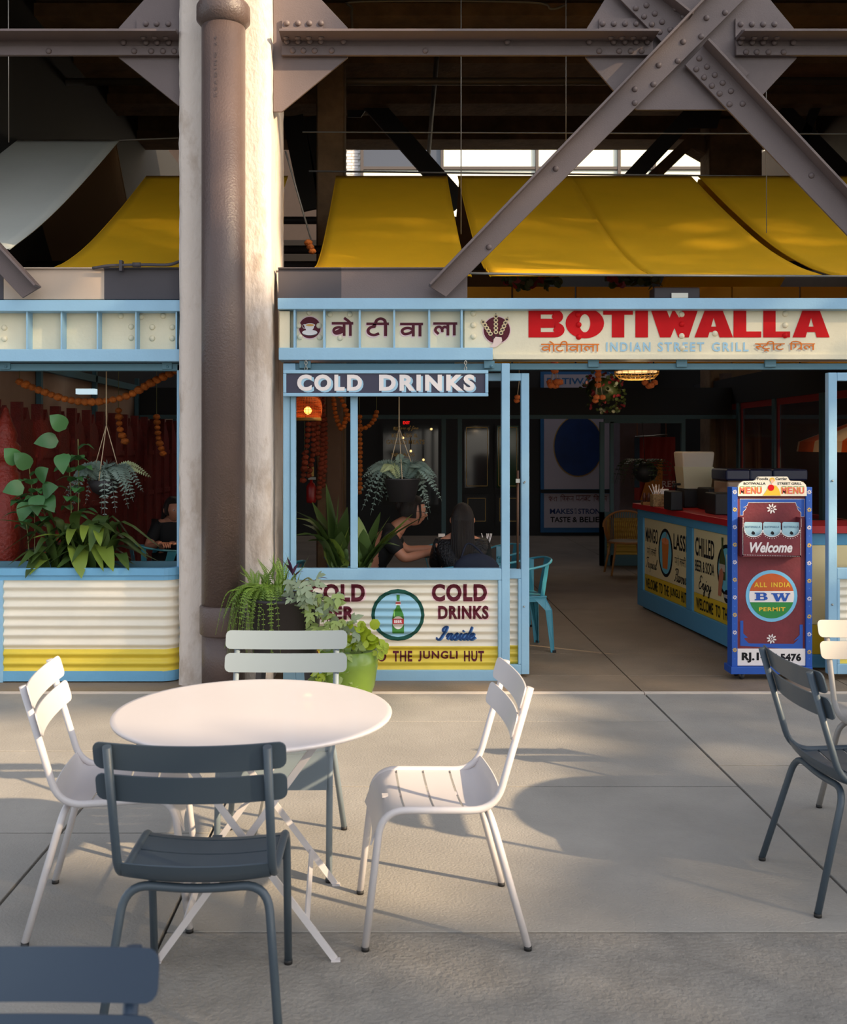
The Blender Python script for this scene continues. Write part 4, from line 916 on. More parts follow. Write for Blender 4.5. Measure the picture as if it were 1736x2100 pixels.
# plain generic motif between the words: yellow mound, red blob and a round face-less medallion
md(poly_geo([[(0, 0), (.15, .35), (.3, .8), (.5, 1), (.75, .95), (.9, .6), (1, 0)]]), yel_i, 625, 900, 262, 422, head, .002, YHd)
md(poly_geo([ell(.5, .5, .5, .5, 9)]), red_ink, 700, 800, 250, 352, head, .003, YHd); md(disc_geo(16), yel_i, 728, 808, 145, 215, head, .003, YHd); md(disc_geo(16), M('peach_ink', (240, 190, 160), .5), 745, 790, 165, 235, head, .004, YHd)
# painted blue brackets with white outline, top and bottom
def bracket(pts, par, Y, lift, m): 
    bb = MB(); bb.add([P(1480 + a / 7.5, 960 + c / 7.5, Y) + Vector((0, -lift, 0)) for a, c in pts], [tuple(range(len(pts)))]); return bb.build('lettering', m, par)
YBd = YM + .02
top_b = [(278, 478), (1262, 478), (1258, 742), (1214, 742), (1214, 680), (1175, 645), (1150, 605), (1210, 628), (1150, 580), (1130, 525), (400, 525), (380, 575), (320, 604), (372, 605), (350, 640), (318, 668), (318, 722), (280, 722)]
def grow(pts, d):
    cx = sum(p[0] for p in pts) / len(pts); out = []
    n = len(pts)
    for i in range(n):
        a = Vector(pts[i - 1]); b_ = Vector(pts[i]); c = Vector(pts[(i + 1) % n]); e1 = (b_ - a).normalized(); e2 = (c - b_).normalized()
        n1 = Vector((e1.y, -e1.x)); n2 = Vector((e2.y, -e2.x)); m_ = (n1 + n2); m_ = m_.normalized() if m_.length > .3 else n1; out.append(tuple(b_ + m_ * d))
    return out
bracket(grow(top_b, 9), body, YBd, .0015, white_ink); bracket(top_b, body, YBd, .003, roy)
bx = [(1275, 1283), (1518, 1282)]
def q4(x, y): return ((1236 + x / 3.472 - 1480) * 7.5, (1100 + y / 3.472 - 960) * 7.5)
bot_b = [q4(*p) for p in ((975, 600), (997, 600), (997, 690), (1030, 720), (1000, 725), (1035, 760), (1045, 762), (1355, 765), (1395, 725), (1355, 745), (1398, 700), (1398, 628), (1420, 628), (1420, 806), (975, 778))]
bracket(grow(bot_b[::-1], 9), body, YBd, .0015, white_ink); bracket(bot_b[::-1], body, YBd, .003, roy)
def flower(xc, yc, r, m, par, Y, n=8, lift=.003, core=True):
    bb = MB()
    for i in range(n):
        a = 2 * pi * i / n + .2
        pts = []
        for j in range(8):
            b_ = 2 * pi * j / 8; u = .62 + .36 * cos(b_); v = .16 * sin(b_); pts.append((xc + r * (u * cos(a) - v * sin(a)), yc + r * (u * sin(a) + v * cos(a))))
        bb.add([P(x, y, Y) + Vector((0, -lift, 0)) for x, y in pts], [tuple(range(8))])
    if core: bb.add([P(xc + r * .13 * cos(2 * pi * j / 8), yc + r * .13 * sin(2 * pi * j / 8), Y) + Vector((0, -lift, 0)) for j in range(8)], [tuple(range(8))])
    bb.build('lettering', m, par)
flower(1581.5, 1043, 11, white_ink, body, YBd); flower(1581, 1310, 10.5, white_ink, body, YBd)
for i in range(10):
    y = 1009 + i * 36.0; m = white_ink if i % 2 == 0 else yel_i
    for xc, par in ((1506, pl_), (1658.5, pr_)):
        flower(xc, y + (1.5 if xc > 1600 else 0) * i * .3, 5.0, m, par, YM, 8, .002, False); flower(xc, y + 18, 1.1, lblue_ink, par, YM, 3, .002)
# roundel
def ymd(g, m, a, c, y0, y1, par, lift, Y): pdecal('lettering', g, m, par, Y, a, c, y0, y1, lift)
ymd(disc_geo(40), M('roundel_rim', (120, 190, 226), .5), 1528, 1634, 1169, 1275, body, .003, YBd)
def seg(y0, y1, n=24):
    out = []
    a0 = math.asin(max(-1, min(1, y0))); a1 = math.asin(max(-1, min(1, y1)))
    for i in range(n + 1): a = a0 + (a1 - a0) * i / n; out.append((.5 + .5 * cos(a), .5 + .5 * sin(a)))
    for i in range(n + 1): a = a1 + (a0 - a1) * i / n; out.append((.5 - .5 * cos(a), .5 + .5 * sin(a)))
    return out
def band_(y0, y1, m, lift):
    g = poly_geo([seg(y0, y1)]); bb = MB(); R_ = 46
    bb.add([P(1581 + (x - .5) * 2 * R_, 1222 - (y - .5) * 2 * R_, YBd) + Vector((0, -lift, 0)) for x, y in g[0]], g[1]); bb.build('lettering', m, body)
band_(.22, 1, M('saffron', (206, 92, 30), .5, var=.15, vs=14), .005); band_(-.28, .22, white_ink, .005); band_(-1, -.28, M('india_green', (40, 136, 60), .5), .005)
ymd(font_geo('ALL', .03, 0, 1.25), yel_i, 1545, 1571, 1194, 1204, body, .007, YBd); ymd(font_geo('INDIA', .03, 0, 1.25), yel_i, 1580, 1619, 1194, 1204, body, .007, YBd); ymd(font_geo('PERMIT', .035, 0, 1.15), yel_i, 1555, 1609, 1245, 1253, body, .007, YBd)
bwb = poly_geo([[(0, 0), (.8, 0), (.8, .16), (0, .16)], [(0, .84), (.75, .84), (.75, 1), (0, 1)], [(.12, 0), (.42, 0), (.42, 1), (.12, 1)], [(.4, .43), (.8, .43), (.8, .57), (.4, .57)], [(.7, .02), (.95, .1), (1, .28), (.92, .48), (.72, .55), (.7, .4)], [(.68, .5), (.88, .58), (.93, .76), (.86, .93), (.7, .99), (.66, .8)]])
bww = poly_geo([[(0, .86), (.4, .86), (.4, 1), (0, 1)], [(.42, .86), (.66, .86), (.66, 1), (.42, 1)], [(.74, .86), (1, .86), (1, 1), (.74, 1)], [(.08, .9), (.3, .9), (.42, 0), (.26, 0)], [(.26, 0), (.4, 0), (.6, .9), (.5, .9)], [(.45, .9), (.62, .9), (.78, 0), (.62, 0)], [(.64, 0), (.78, 0), (.94, .9), (.84, .9)]])
ymd(bwb, roy, 1546, 1573, 1215, 1231, body, .007, YBd); ymd(bww, roy, 1580, 1619, 1216, 1233, body, .007, YBd)
ymd(font_geo('RJ.14', .05, 0, 1.05), black_ink, 1520, 1572, 1338, 1359, numb, .0015, YM + .008); ymd(font_geo('J 5476', .05, 0, 1.05), black_ink, 1585, 1642, 1340, 1360, numb, .0015, YM + .008)
# leaflet pocket with scalloped top
YK = YM - .055
bb = MB()
def ptop(a_):
    y_ = 905.0
    for cxx in (1048, 765, 482):
        k_ = (a_ - cxx) / 148.0
        if abs(k_) < 1: y_ = max(y_, 925 + 128 * math.sqrt(1 - k_ * k_))
    return y_
xs_ = [312 + (1212 - 312) * i / 72 for i in range(73)]
for a_, c_ in zip(xs_[:-1], xs_[1:]):
    bb.add([P(1480 + x / 7.5, 960 + y / 7.5, YK) + Vector((0, d, 0)) for d in (0, .006) for x, y in ((a_, ptop(a_)), (c_, ptop(c_)), (c_, 1345 + (c_ - 312) / 43), (a_, 1345 + (a_ - 312) / 43))], [(0, 1, 2, 3), (7, 6, 5, 4), (0, 4, 5, 1)])
pocket = bb.build('leaflet_pocket', mar_b, mbd)
for x0, x1 in ((310, 330), (1200, 1222)): MB().box(PX(1480 + x0 / 7.5, YK), PX(1480 + x1 / 7.5, YK), YK, YBd, PZ(960 + 1355 / 7.5, YK), PZ(960 + 760 / 7.5, YK)).build('pocket_side', mar_b, mbd)
MB().box(PX(1480 + 312 / 7.5, YK), PX(1480 + 1212 / 7.5, YK), YK, YBd, PZ(960 + 1366 / 7.5, YK), PZ(960 + 1345 / 7.5, YK)).build('pocket_base', mar_b, mbd)
bb = MB()
def dot(a, c, r=5.5): bb.add([P(1480 + (a + r * cos(2 * pi * j / 6)) / 7.5, 960 + (c + r * sin(2 * pi * j / 6)) / 7.5, YK) + Vector((0, -.002, 0)) for j in range(6)], [tuple(range(6))])
for i in range(34): dot(335 + i * 25.6, 1334 + i * .7)
for i in range(24): dot(318, 910 + i * 18); dot(1206, 920 + i * 18)
for i in range(9): dot(322, 765 + i * 17); dot(1214, 780 + i * 15)
for cxx, rr_ in ((1048, 150), (765, 140), (482, 140)):
    for i in range(13): a = pi * i / 12; dot(cxx + rr_ * cos(a), 962 + 122 * sin(a), 6)
bb.build('lettering', white_ink, pocket)
for cxx, rr_ in ((1048, 142), (765, 138), (482, 138)):
    MB().tube([P(1480 + (cxx + rr_ * cos(pi * i / 12)) / 7.5, 960 + (950 + 108 * sin(pi * i / 12)) / 7.5, YK - .003) for i in range(13)], .003, 5).build('trim_bead', white_ink, pocket)
md(font_geo('Welcome', .035, .28), white_ink, 425, 1080, 1140, 1300, pocket, .0015, YK)
cardm = M('leaflet_blue', (168, 204, 214), .6)
for i, (a0, a1) in enumerate(((338, 612), (632, 900), (925, 1198))):
    t = thing('leaflet', (PX(1480 + (a0 + a1) / 15, YK + .02), YK + .02, PZ(1100, YK)), ('first', 'second', 'third')[i] + ' light blue leaflet from the left in the menu board pocket', 'leaflet', 'light blue leaflets in the pocket')
    bb = MB(); YL = YK + .018; pts = [(a0, 1240), (a1, 1240), (a1, 850), (a1 - 18, 838), (a0 + 18, 832), (a0, 850)]
    for k in range(3): bb.prism([P(1480 + a / 7.5, 960 + c / 7.5, YL) + Vector((.002 * k, .004 * k, .001 * k)) for a, c in pts], (0, .0015, 0))
    cd_ = bb.build('sheets', cardm, t); md(font_geo('BOTIWALLA', .02), M('leaflet_ink', (90, 126, 150), .5), a0 + 20, a1 - 22, 888, 920, cd_, .0015, YL)
    md(poly_geo([[(0, .4), (.4, 1), (.9, .6), (1, .1), (.4, 0)]]), black_ink, a0 + 110, a0 + 170, 965, 1025, cd_, .0015, YL)
for x in (1520, 1650):
    t3 = MB(); c = P(x, 1387, YM + .02); c.z = .026; t3.tube([c + Vector((-.011, 0, 0)), c + Vector((.011, 0, 0))], .025, 16); cs = t3.build('caster', M('rubber', (38, 38, 40), .6), mbd)
    MB().box(c.x - .016, c.x + .016, c.y - .012, c.y + .012, .03, PZ(1382, YM) + .002).build('caster_fork', metal_m, cs)
    MB().tube([c + Vector((-.0125, 0, 0)), c + Vector((.0125, 0, 0))], .010, 12).build('hub', metal_m, cs)
for x in (1520, 1650):
    c = Vector((PX(x, YM), YM + .12, .026)); cs = MB().tube([c + Vector((-.011, 0, 0)), c + Vector((.011, 0, 0))], .025, 16).build('caster', M('rubber', (38, 38, 40), .6), mbd)
    MB().box(c.x - .016, c.x + .016, c.y - .012, c.y + .012, .03, PZ(1382, YM) + .002).build('caster_fork', metal_m, cs)

# ---------------------------------------------------------------- service counter
A0 = Vector((2.54, 10.57, 0)); B0 = Vector((2.785, 7.62, 0)); U = (B0 - A0).normalized(); Nn = Vector((U.y, -U.x, 0)) * 1.0
if Nn.x > 0: Nn = -Nn
Ls = (B0 - A0).length; ctr = thing('service_counter', (3.6, 9.0, 0), 'L-shaped blue-framed service counter with a red edged top and painted cream drink panels', 'counter'); WO[ctr.name] = Vector((3.6, 9.0, 0))
def cbox(nm, s0, s1, z0, z1, d0, d1, m, par=None):
    """box on the side face: s along, d outwards"""
    q = [A0 + U * s + Nn * d for s, d in ((s0, d0), (s1, d0), (s1, d1), (s0, d1))]; bb = MB(); bb.prism([Vector((p.x, p.y, z0)) for p in q], (0, 0, z1 - z0)); return bev(bb.build(nm, m, par or ctr), .004, 1)
cblue = M('counter_blue', (88, 158, 196), .5, var=.06, vs=4); credtop = M('counter_red', (178, 30, 36), .4); ccream = M('counter_cream', (232, 212, 160), .5); cyel = M('counter_yellow', (222, 182, 40), .5)
cbox('base_rail', 0, Ls, .03, .20, -.04, 0, cblue); cbox('top_rail', 0, Ls, .94, 1.02, -.04, 0, cblue)
for s0, s1 in ((0, .17), (1.36, 1.50), (2.80, Ls)): cbox('stile', s0, s1, .20, .94, -.04, .0, cblue)
cbox('toe_board', .02, Ls - .02, .0, .03, -.10, -.05, black_m)
cbox('counter_top', -.04, Ls + .06, 1.02, 1.075, -.62, .04, credtop)
pls = []
for s0, s1 in ((.17, 1.36), (1.50, 2.80)):
    p_ = cbox('drink_panel', s0, s1, .37, .94, -.035, -.018, ccream); cbox('drink_panel', s0, s1, .20, .37, -.035, -.018, cyel); pls.append(p_)
cpl = (A0 - Nn * .018, U, Vector((0, 0, 1)), Nn)
def cdec(g, m, s0, s1, z0, z1, lift=.002, p_=0): decal('lettering', g, m, pls[p_], cpl, s0, s1, z0, z1, lift)
cdec(font_geo('MANGO', .02), black_ink, .21, .57, .70, .845); cdec(font_geo('LASSI', .02), black_ink, 1.0, 1.33, .70, .85)
hin = deva('ma,ga,o, ,la,s_,sa,ii', .1); cdec(hin, black_ink, .25, .53, .575, .665); cdec(hin, black_ink, 1.03, 1.31, .56, .655)
cdec(script('Tropical', .16, .3), black_ink, .22, .56, .40, .55); cdec(script('Flavour', .18, .3), black_ink, 1.02, 1.33, .40, .53)
cdec(disc_geo(30), black_ink, .59, .98, .41, .875); cdec(disc_geo(30), M('panel_sky', (110, 190, 210), .5), .62, .95, .44, .845, .003)
cdec(poly_geo([[(.12, 0), (.8, 0), (1, .92), (0, .92)]]), M('mango_ink', (214, 120, 50), .5), .69, .88, .49, .76, .004); cdec(disc_geo(16), M('froth_ink', (232, 140, 90), .5), .685, .885, .725, .785, .005); cdec(poly_geo([[(0, 0), (.3, 0), (1, 1), (.7, 1)]]), orange_ink, .79, .83, .75, .84, .006)
for k, (s0, s1) in enumerate(((.21, 1.33), (1.56, 2.76))):
    u = s0; tw = s1 - s0
    for wd, a, c in (('WELCOME', 0, .38), ('TO', .43, .53), ('THE', .57, .71), ('JUNGLI', .75, 1.02), ('HUT', 1.06, 1.2)):
        sc_ = 1 / 1.2
        cdec(font_geo(wd, .02), black_ink, s0 + a * sc_ * tw, s0 + c * sc_ * tw, .235, .335, .003, k)
cdec(font_geo('CHILLED', .02), black_ink, 1.54, 1.96, .70, .865, .002, 1); cdec(font_geo('BEER & SODA', .02), black_ink, 1.54, 1.96, .565, .665, .002, 1); cdec(script('Enjoy', .22, .2), black_ink, 1.62, 1.90, .36, .54, .002, 1)
cdec(disc_geo(30), black_ink, 2.02, 2.42, .43, .86, .002, 1); cdec(disc_geo(30), M('panel_sky', (110, 190, 210), .5), 2.05, 2.39, .46, .83, .003, 1)
cdec(bot(0, 0, 0, 0, 0), M('bottle_dk', (70, 80, 40), .5), 2.07, 2.20, .56, .91, .0045, 1); cdec(RECT, M('bottle_lab', (190, 170, 150), .5), 2.075, 2.195, .63, .69, .006, 1)
cdec(poly_geo([[(.15, 0), (.85, 0), (1, 1), (0, 1)]]), M('glass_ink', (200, 214, 200), .5), 2.21, 2.37, .57, .78, .005, 1)
skin_ink = M('skin_ink', (190, 116, 84), .5)
for a, c in ((2.05, 2.18), (2.24, 2.40)):
    cdec(poly_geo([[(.0, .0), (.45, 0), (.75, .5), (.9, .8), (.6, 1), (.2, .85), (.1, .5)]] if a < 2.1 else [[(1, 0), (.55, 0), (.25, .5), (.1, .8), (.4, 1), (.8, .85), (.9, .5)]]), skin_ink, a, c, .42, .66, .0065, 1)
cdec(disc_geo(20), black_ink, 2.17, 2.29, .38, .49, .007, 1); cdec(font_geo('INSIDE', .02), white_ink, 2.185, 2.275, .42, .45, .009, 1)
# short front face of the counter behind the menu board
for nm, z0, z1, m in (('base_rail', .02, .12, cblue), ('front_panel', .12, .34, cyel), ('front_panel', .34, .93, ccream), ('top_rail', .93, 1.02, cblue)):
    bev(MB().box(2.79, 5.4, 7.58, 7.62, z0, z1).build(nm, m, ctr), .004, 1)
bev(MB().box(2.74, 5.4, 7.54, 8.15, 1.02, 1.075).build('counter_top', credtop, ctr), .004, 1)
# ---------------------------------------------------------------- leaf builders
def leaf_mb(spine, width, prof='lance', up=(0, 0, 1), cup=.18, n=9):
    """a leaf blade along a curved spine"""
    sp = arc(spine, max(2, n // (len(spine) - 1))); N = len(sp); up = Vector(up); bb = MB(); vs = []
    for i, p in enumerate(sp):
        t = i / (N - 1); tg = (sp[min(N - 1, i + 1)] - sp[max(0, i - 1)]).normalized(); sd = tg.cross(up); sd = sd.normalized() if sd.length > 1e-4 else tg.orthogonal(); nn = sd.cross(tg)
        if prof == 'lance': wd = math.sin(pi * min(1, .04 + t * .96) ** .8) ** .75
        elif prof == 'ovate': wd = math.sin(pi * t ** .62) ** .9
        else: wd = 1 - t * .9
        wd = max(wd, .03) * width / 2
        vs += [p - sd * wd + nn * wd * cup, p, p + sd * wd + nn * wd * cup]
    bb.add(vs, [(i * 3 + k, i * 3 + k + 1, i * 3 + k + 4, i * 3 + k + 3) for i in range(N - 1) for k in (0, 1)], smooth=True); return bb
def frond_mb(spine, hw, nl, lw=.35, up=(0, 0, 1), droop=.15):
    sp = arc(spine, 6); N = len(sp); bb = MB(); bb.tube(sp, [.0022 * (1 - .6 * i / N) for i in range(N)], 4, cap=False); up = Vector(up)
    for k in range(nl):
        t = .06 + .93 * k / nl; f = t * (N - 1); i = min(N - 2, int(f)); p = sp[i].lerp(sp[i + 1], f - i); tg = (sp[i + 1] - sp[i]).normalized(); sd = tg.cross(up); sd = sd.normalized() if sd.length > 1e-4 else tg.orthogonal(); nn = sd.cross(tg)
        L = hw * (math.sin(pi * min(1, t * .93 + .05)) ** .8 * .95 + .04); w_ = L * lw * .5
        for s_ in (-1, 1):
            d = (sd * s_ + tg * .35 - nn * droop).normalized()
            bb.add([p, p + d * L * .45 + tg * w_, p + d * L, p + d * L * .45 - tg * w_], [(0, 1, 2, 3)])
    return bb
lf = lambda nm, c, tr=.25, **k: M(nm, c, .42, trans=tr, **k)
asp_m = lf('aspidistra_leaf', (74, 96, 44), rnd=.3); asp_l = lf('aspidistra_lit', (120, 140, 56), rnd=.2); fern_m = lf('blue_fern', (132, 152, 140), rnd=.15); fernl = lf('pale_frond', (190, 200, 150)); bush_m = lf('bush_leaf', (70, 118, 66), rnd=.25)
aspf = lf('asparagus_fern', (128, 158, 62), .35, rnd=.25); vine_m = lf('vine_leaf', (158, 176, 104), .35, rnd=.18); vine_v = lf('variegated_leaf', (150, 164, 132), .3, rnd=.15); lime_m = lf('lime_leaf', (172, 190, 50), .35, rnd=.15); purp = lf('purple_leaf', (84, 52, 80), .2); dkl = lf('dark_leaf', (52, 66, 34), rnd=.3); dred = lf('dark_red_flower', (120, 40, 50))
pot_blk = M('black_pot', (46, 42, 44), .55); pot_grn = M('green_pot', (112, 140, 48), .35, coat=.2, var=.08, vs=6); rope_m = M('rope', (196, 172, 140), .8); stem_m = M('stem', (110, 110, 60), .6)
LW = [1.45]
def leaf(par, spine, width, m, prof='lance', up=(0, 0, 1), cup=.18): return leaf_mb(spine, width * LW[0], prof, up, cup).build('leaf', m, par)
rn = random.Random(11)
def J(a): return (rn.random() - .5) * 2 * a
# ---- left planter: broad strap-leaved plant
Yp = 7.40
pl1 = thing('leafy_plant', P(150, 1172, Yp), 'broad-leaved green plant spilling over the left planter rim', 'plant')
base = P(160, 1170, Yp)
def hang(x0, y0, x1, y1, w_, m, Y0=7.36, Y1=7.14, rise=.06, prof='lance'):
    a = P(x0, y0, Y0); c = P(x1, y1, Y1); leaf(pl1, [base.lerp(a, .5) + Vector((0, .04, -.02)), a + Vector((0, .03, .0)), a.lerp(c, .3) + Vector((0, 0, rise * .75)), a.lerp(c, .68) + Vector((0, -.015, rise * .45)), c], w_ * .8, m, prof)
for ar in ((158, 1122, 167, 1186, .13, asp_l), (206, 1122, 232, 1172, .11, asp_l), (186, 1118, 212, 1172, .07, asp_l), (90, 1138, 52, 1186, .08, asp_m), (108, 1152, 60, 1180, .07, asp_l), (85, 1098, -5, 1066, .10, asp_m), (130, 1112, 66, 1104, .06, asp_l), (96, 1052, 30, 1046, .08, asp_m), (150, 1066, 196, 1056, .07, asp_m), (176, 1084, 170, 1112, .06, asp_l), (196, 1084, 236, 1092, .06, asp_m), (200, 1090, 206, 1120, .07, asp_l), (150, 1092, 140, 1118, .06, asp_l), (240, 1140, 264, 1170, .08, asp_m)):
    hang(*ar)
for k in range(46):
    a = rn.random() * 2 * pi; L = .26 + rn.random() * .26; h = .16 + rn.random() * .30; b0 = base + Vector((J(.22), J(.06), -.06))
    tip = b0 + Vector((cos(a) * L * 1.0, sin(a) * L * .38 - .02, h * .55)); mid = b0 + Vector((cos(a) * L * .45, sin(a) * L * .2, h))
    leaf(pl1, [b0, b0.lerp(mid, .5) + Vector((0, 0, .05)), mid, tip], .07 + rn.random() * .05, asp_m)
pl2 = thing('leafy_plant', P(80, 1172, 7.5), 'oval-leaved green bush at the back left of the planter', 'plant')
for (sx, sy, tx, ty) in ((70, 1165, 60, 960), (110, 1165, 75, 1000), (140, 1165, 140, 930), (150, 1165, 160, 900), (60, 1165, 40, 1010)):
    s_ = arc([P(sx, sy, 7.5), P((sx + tx) / 2 + 6, (sy + ty) / 2, 7.5), P(tx, ty, 7.48)], 6); MB().tube(s_, .004, 5, cap=False).build('stem', stem_m, pl2)
    for k in range(9):
        p = s_[int(len(s_) * (.45 + .5 * k / 9))]; a = k * 2.4; d = Vector((cos(a), sin(a) * .7 - .25, .25)); L = .10 + rn.random() * .06
        leaf(pl2, [p, p + d * L * .5 + Vector((0, 0, .02)), p + d * L + Vector((0, 0, -.03))], .07, bush_m, 'ovate')
for (x, y, L, dx, dz) in ((62, 960, .16, -.5, .6), (80, 985, .14, .5, .5), (78, 1015, .16, .1, -.9), (50, 1000, .15, -.9, -.2), (88, 1012, .15, .8, .3), (60, 1030, .16, -.3, -1), (95, 1020, .14, .5, -.7), (120, 905, .17, -1, -.1), (130, 930, .16, .1, -1), (135, 880, .15, -.6, .6), (40, 950, .15, -.6, .7)):
    p = P(x, y, 7.38); d = Vector((dx, -.35, dz)).normalized(); leaf(pl2, [p, p + d * L * .5 + Vector((0, -.02, .01)), p + d * L], .085, bush_m, 'ovate', up=(0, -1, .3))
# ---- hanging ferns
def hanging_fern(x, y, Y, label, rpx, pot, spec, knot, topy):
    c = P(x, y, Y); t = thing('hanging_fern', c - Vector((0, 0, .14)), label, 'plant', 'hanging fern baskets')
    if pot: bb = MB(); bb.lathe([(.085, -.165), (.095, -.165), (.136, .0), (.142, .002), (.142, .012), (.128, .012), (.120, -.02)], c, 32); bb.build('pot', pot_blk, t)
    else: bb = MB(); bb.lathe([(.03, -.12), (.09, -.08), (.125, .0), (.115, 0)], c, 24); bb.build('pot', pot_blk, t)
    k = P(knot[0], knot[1], Y)
    for a in (-pi / 2, pi / 6, 5 * pi / 6): MB().tube([c + Vector((.134 * cos(a), .134 * sin(a), .0)), k], .0035, 5).build('cord', rope_m, t)
    MB().tube([k, Vector((k.x, Y, 2.51))], .005, 6).build('cord', rope_m, t)
    for i, (dx, dz, L, m) in enumerate(spec):
        # dx: sideways reach, dz: final drop, plus a front/back angle
        dy = [-.5, .3, -.8, .0, .5, -.3, -.7][i % 7] * .22; a = c + Vector((dx * .12, dy * .2, .0)); e = c + Vector((dx, dy, dz)); mid = c + Vector((dx * .62, dy * .7, max(.05, dz * .2 + .10)))
        frond_mb([a, a.lerp(mid, .55) + Vector((0, 0, .04)), mid, e], .062, 24, .46, up=(dx * 1.6, -.7, .9), droop=.12).build('frond', m, t)
    return t
sp1 = [(-.27, -.17, 1, fern_m), (-.25, -.03, 1, fern_m), (-.20, -.24, 1, fern_m), (-.14, -.18, 1, fern_m), (-.05, -.26, 1, fern_m), (.03, -.20, 1, fern_m), (.05, -.30, 1, fern_m), (.12, -.24, 1, fern_m), (.17, -.22, 1, fern_m), (.22, -.10, 1, fern_m), (.30, -.09, 1, fern_m), (.33, .02, 1, fernl), (.25, -.12, 1, fern_m), (-.1, .1, 1, fern_m), (.1, .12, 1, fern_m), (-.18, .05, 1, fern_m), (.18, -.02, 1, fern_m), (-.3, -.1, 1, fern_m), (.0, -.14, 1, fern_m), (.24, -.16, 1, fern_m), (-.22, -.12, 1, fern_m)]
hanging_fern(213, 985, 7.75, 'blue-green fern hanging by cords over the left planter', 90, False, sp1, (218, 872), 757)
sp2 = [(-.30, .02, 1, fern_m), (-.32, -.10, 1, fern_m), (-.30, -.22, 1, fern_m), (-.24, -.27, 1, fern_m), (-.18, -.20, 1, fern_m), (-.2, .10, 1, fern_m), (-.16, .06, 1, fernl), (-.02, .20, 1, fern_m), (.04, .16, 1, fern_m), (.14, .10, 1, fern_m), (.2, -.18, 1, fern_m), (.22, -.26, 1, fern_m), (.30, -.16, 1, fern_m), (.26, .02, 1, fern_m), (.18, .12, 1, fern_m), (-.12, -.16, 1, fern_m), (.25, -.08, 1, fern_m), (-.27, .08, 1, fern_m), (.20, -.31, 1, fern_m)]
hanging_fern(824, 984, 7.75, 'blue-green fern hanging in a dark pot behind the cold drinks window', 90, True, sp2, (818, 878), 745)
# ---- broad-leaved plants behind the cold drinks window
pl3 = thing('leafy_plant', P(688, 1168, 7.62), 'broad-leaved dark plant behind the narrow left light of the drinks window', 'plant')
def fan(par, bx, by, Y, tips, wd, m):
    b0 = P(bx, by, Y)
    for (x, y, dy, up_) in tips:
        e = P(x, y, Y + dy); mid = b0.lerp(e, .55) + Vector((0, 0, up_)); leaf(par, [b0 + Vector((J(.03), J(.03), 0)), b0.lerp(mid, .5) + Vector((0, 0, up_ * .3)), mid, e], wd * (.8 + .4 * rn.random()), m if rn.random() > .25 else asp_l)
fan(pl3, 690, 1172, 7.62, [(668, 992, .05, .02), (604, 1048, -.1, .12), (600, 1062, .1, .14), (603, 1098, -.15, .12), (630, 1110, -.12, .10), (655, 1106, -.1, .10), (694, 1015, .0, .0), (640, 1030, .1, .05), (712, 1040, .1, .02), (700, 1090, -.1, .02), (648, 1060, 0, .08), (716, 1080, 0, .02), (620, 1075, .05, .1)], .12, asp_m)
pl4 = thing('leafy_plant', P(746, 1168, 7.62), 'broad-leaved dark plant below the hanging fern pot', 'plant')
fan(pl4, 746, 1172, 7.62, [(876, 1055, -.1, .06), (846, 1054, .1, .03), (820, 1120, -.1, .10), (735, 1060, .1, .02), (800, 1058, 0, .04), (780, 1050, .1, .02), (745, 1085, -.08, .02), (770, 1100, 0, .03), (736, 1110, -.05, .02), (830, 1075, .0, .06)], .10, asp_m)
LW[0] = 1.1
# ---- potted plants in front of the column
pot1 = thing('potted_fern', (PX(584, 6.72), 6.72, 0), 'trailing fern in a black pot on legs beside the downpipe', 'plant'); c = Vector((PX(584, 6.72), 6.72, 0))
zt = PZ(1222, 6.72); bb = MB(); bb.lathe([(.19, .26), (.205, .27), (.245, zt - .02), (.255, zt - .02), (.255, zt), (.235, zt), (.225, zt - .05), (0.001, zt - .05)], c, 36); bb.build('pot', pot_blk, pot1)
for sx in (-1, 1):
    for sy in (-1, 1): MB().bar(c + Vector((sx * .17, sy * .13, 0)), c + Vector((sx * .15, sy * .12, .28)), .035, .03).build('leg', pot_blk, pot1)
for k in range(64):
    a = pi * .55 + rn.random() * pi * 1.1; L = .12 + rn.random() * .20; b0 = c + Vector((-.10 + J(.06), -.06 + J(.06), zt)); o_ = Vector((cos(a) * L, -abs(sin(a)) * L * .7, 0)); dr = .10 + rn.random() * .30
    frond_mb([b0, b0 + o_ * .4 + Vector((0, 0, .07 + J(.02))), b0 + o_ * .85 + Vector((0, 0, .02)), b0 + o_ * 1.1 + Vector((0, 0, -dr))], .026, 26, .5, droop=.3).build('frond', aspf, pot1)
for k in range(22):
    a = rn.random() * 2 * pi; b0 = c + Vector((-.08 + J(.12), J(.08), zt)); h = .10 + rn.random() * .16; o_ = Vector((cos(a) * .14, sin(a) * .10, 0))
    frond_mb([b0, b0 + o_ * .4 + Vector((0, 0, h * .6)), b0 + o_ + Vector((0, 0, h))], .028, 20, .5).build('frond', aspf, pot1)
for k in range(14):
    b0 = c + Vector((-.02 + J(.1), J(.08), zt)); leaf(pot1, [b0, b0 + Vector((J(.06), J(.04), .12)), b0 + Vector((J(.14), J(.08), .24 + J(.06)))], .010, aspf)
vine = thing('trailing_vine', (PX(640, 6.62), 6.62, 0), 'variegated trailing vine with purple-brown shoots beside the fern', 'plant')
VM = []
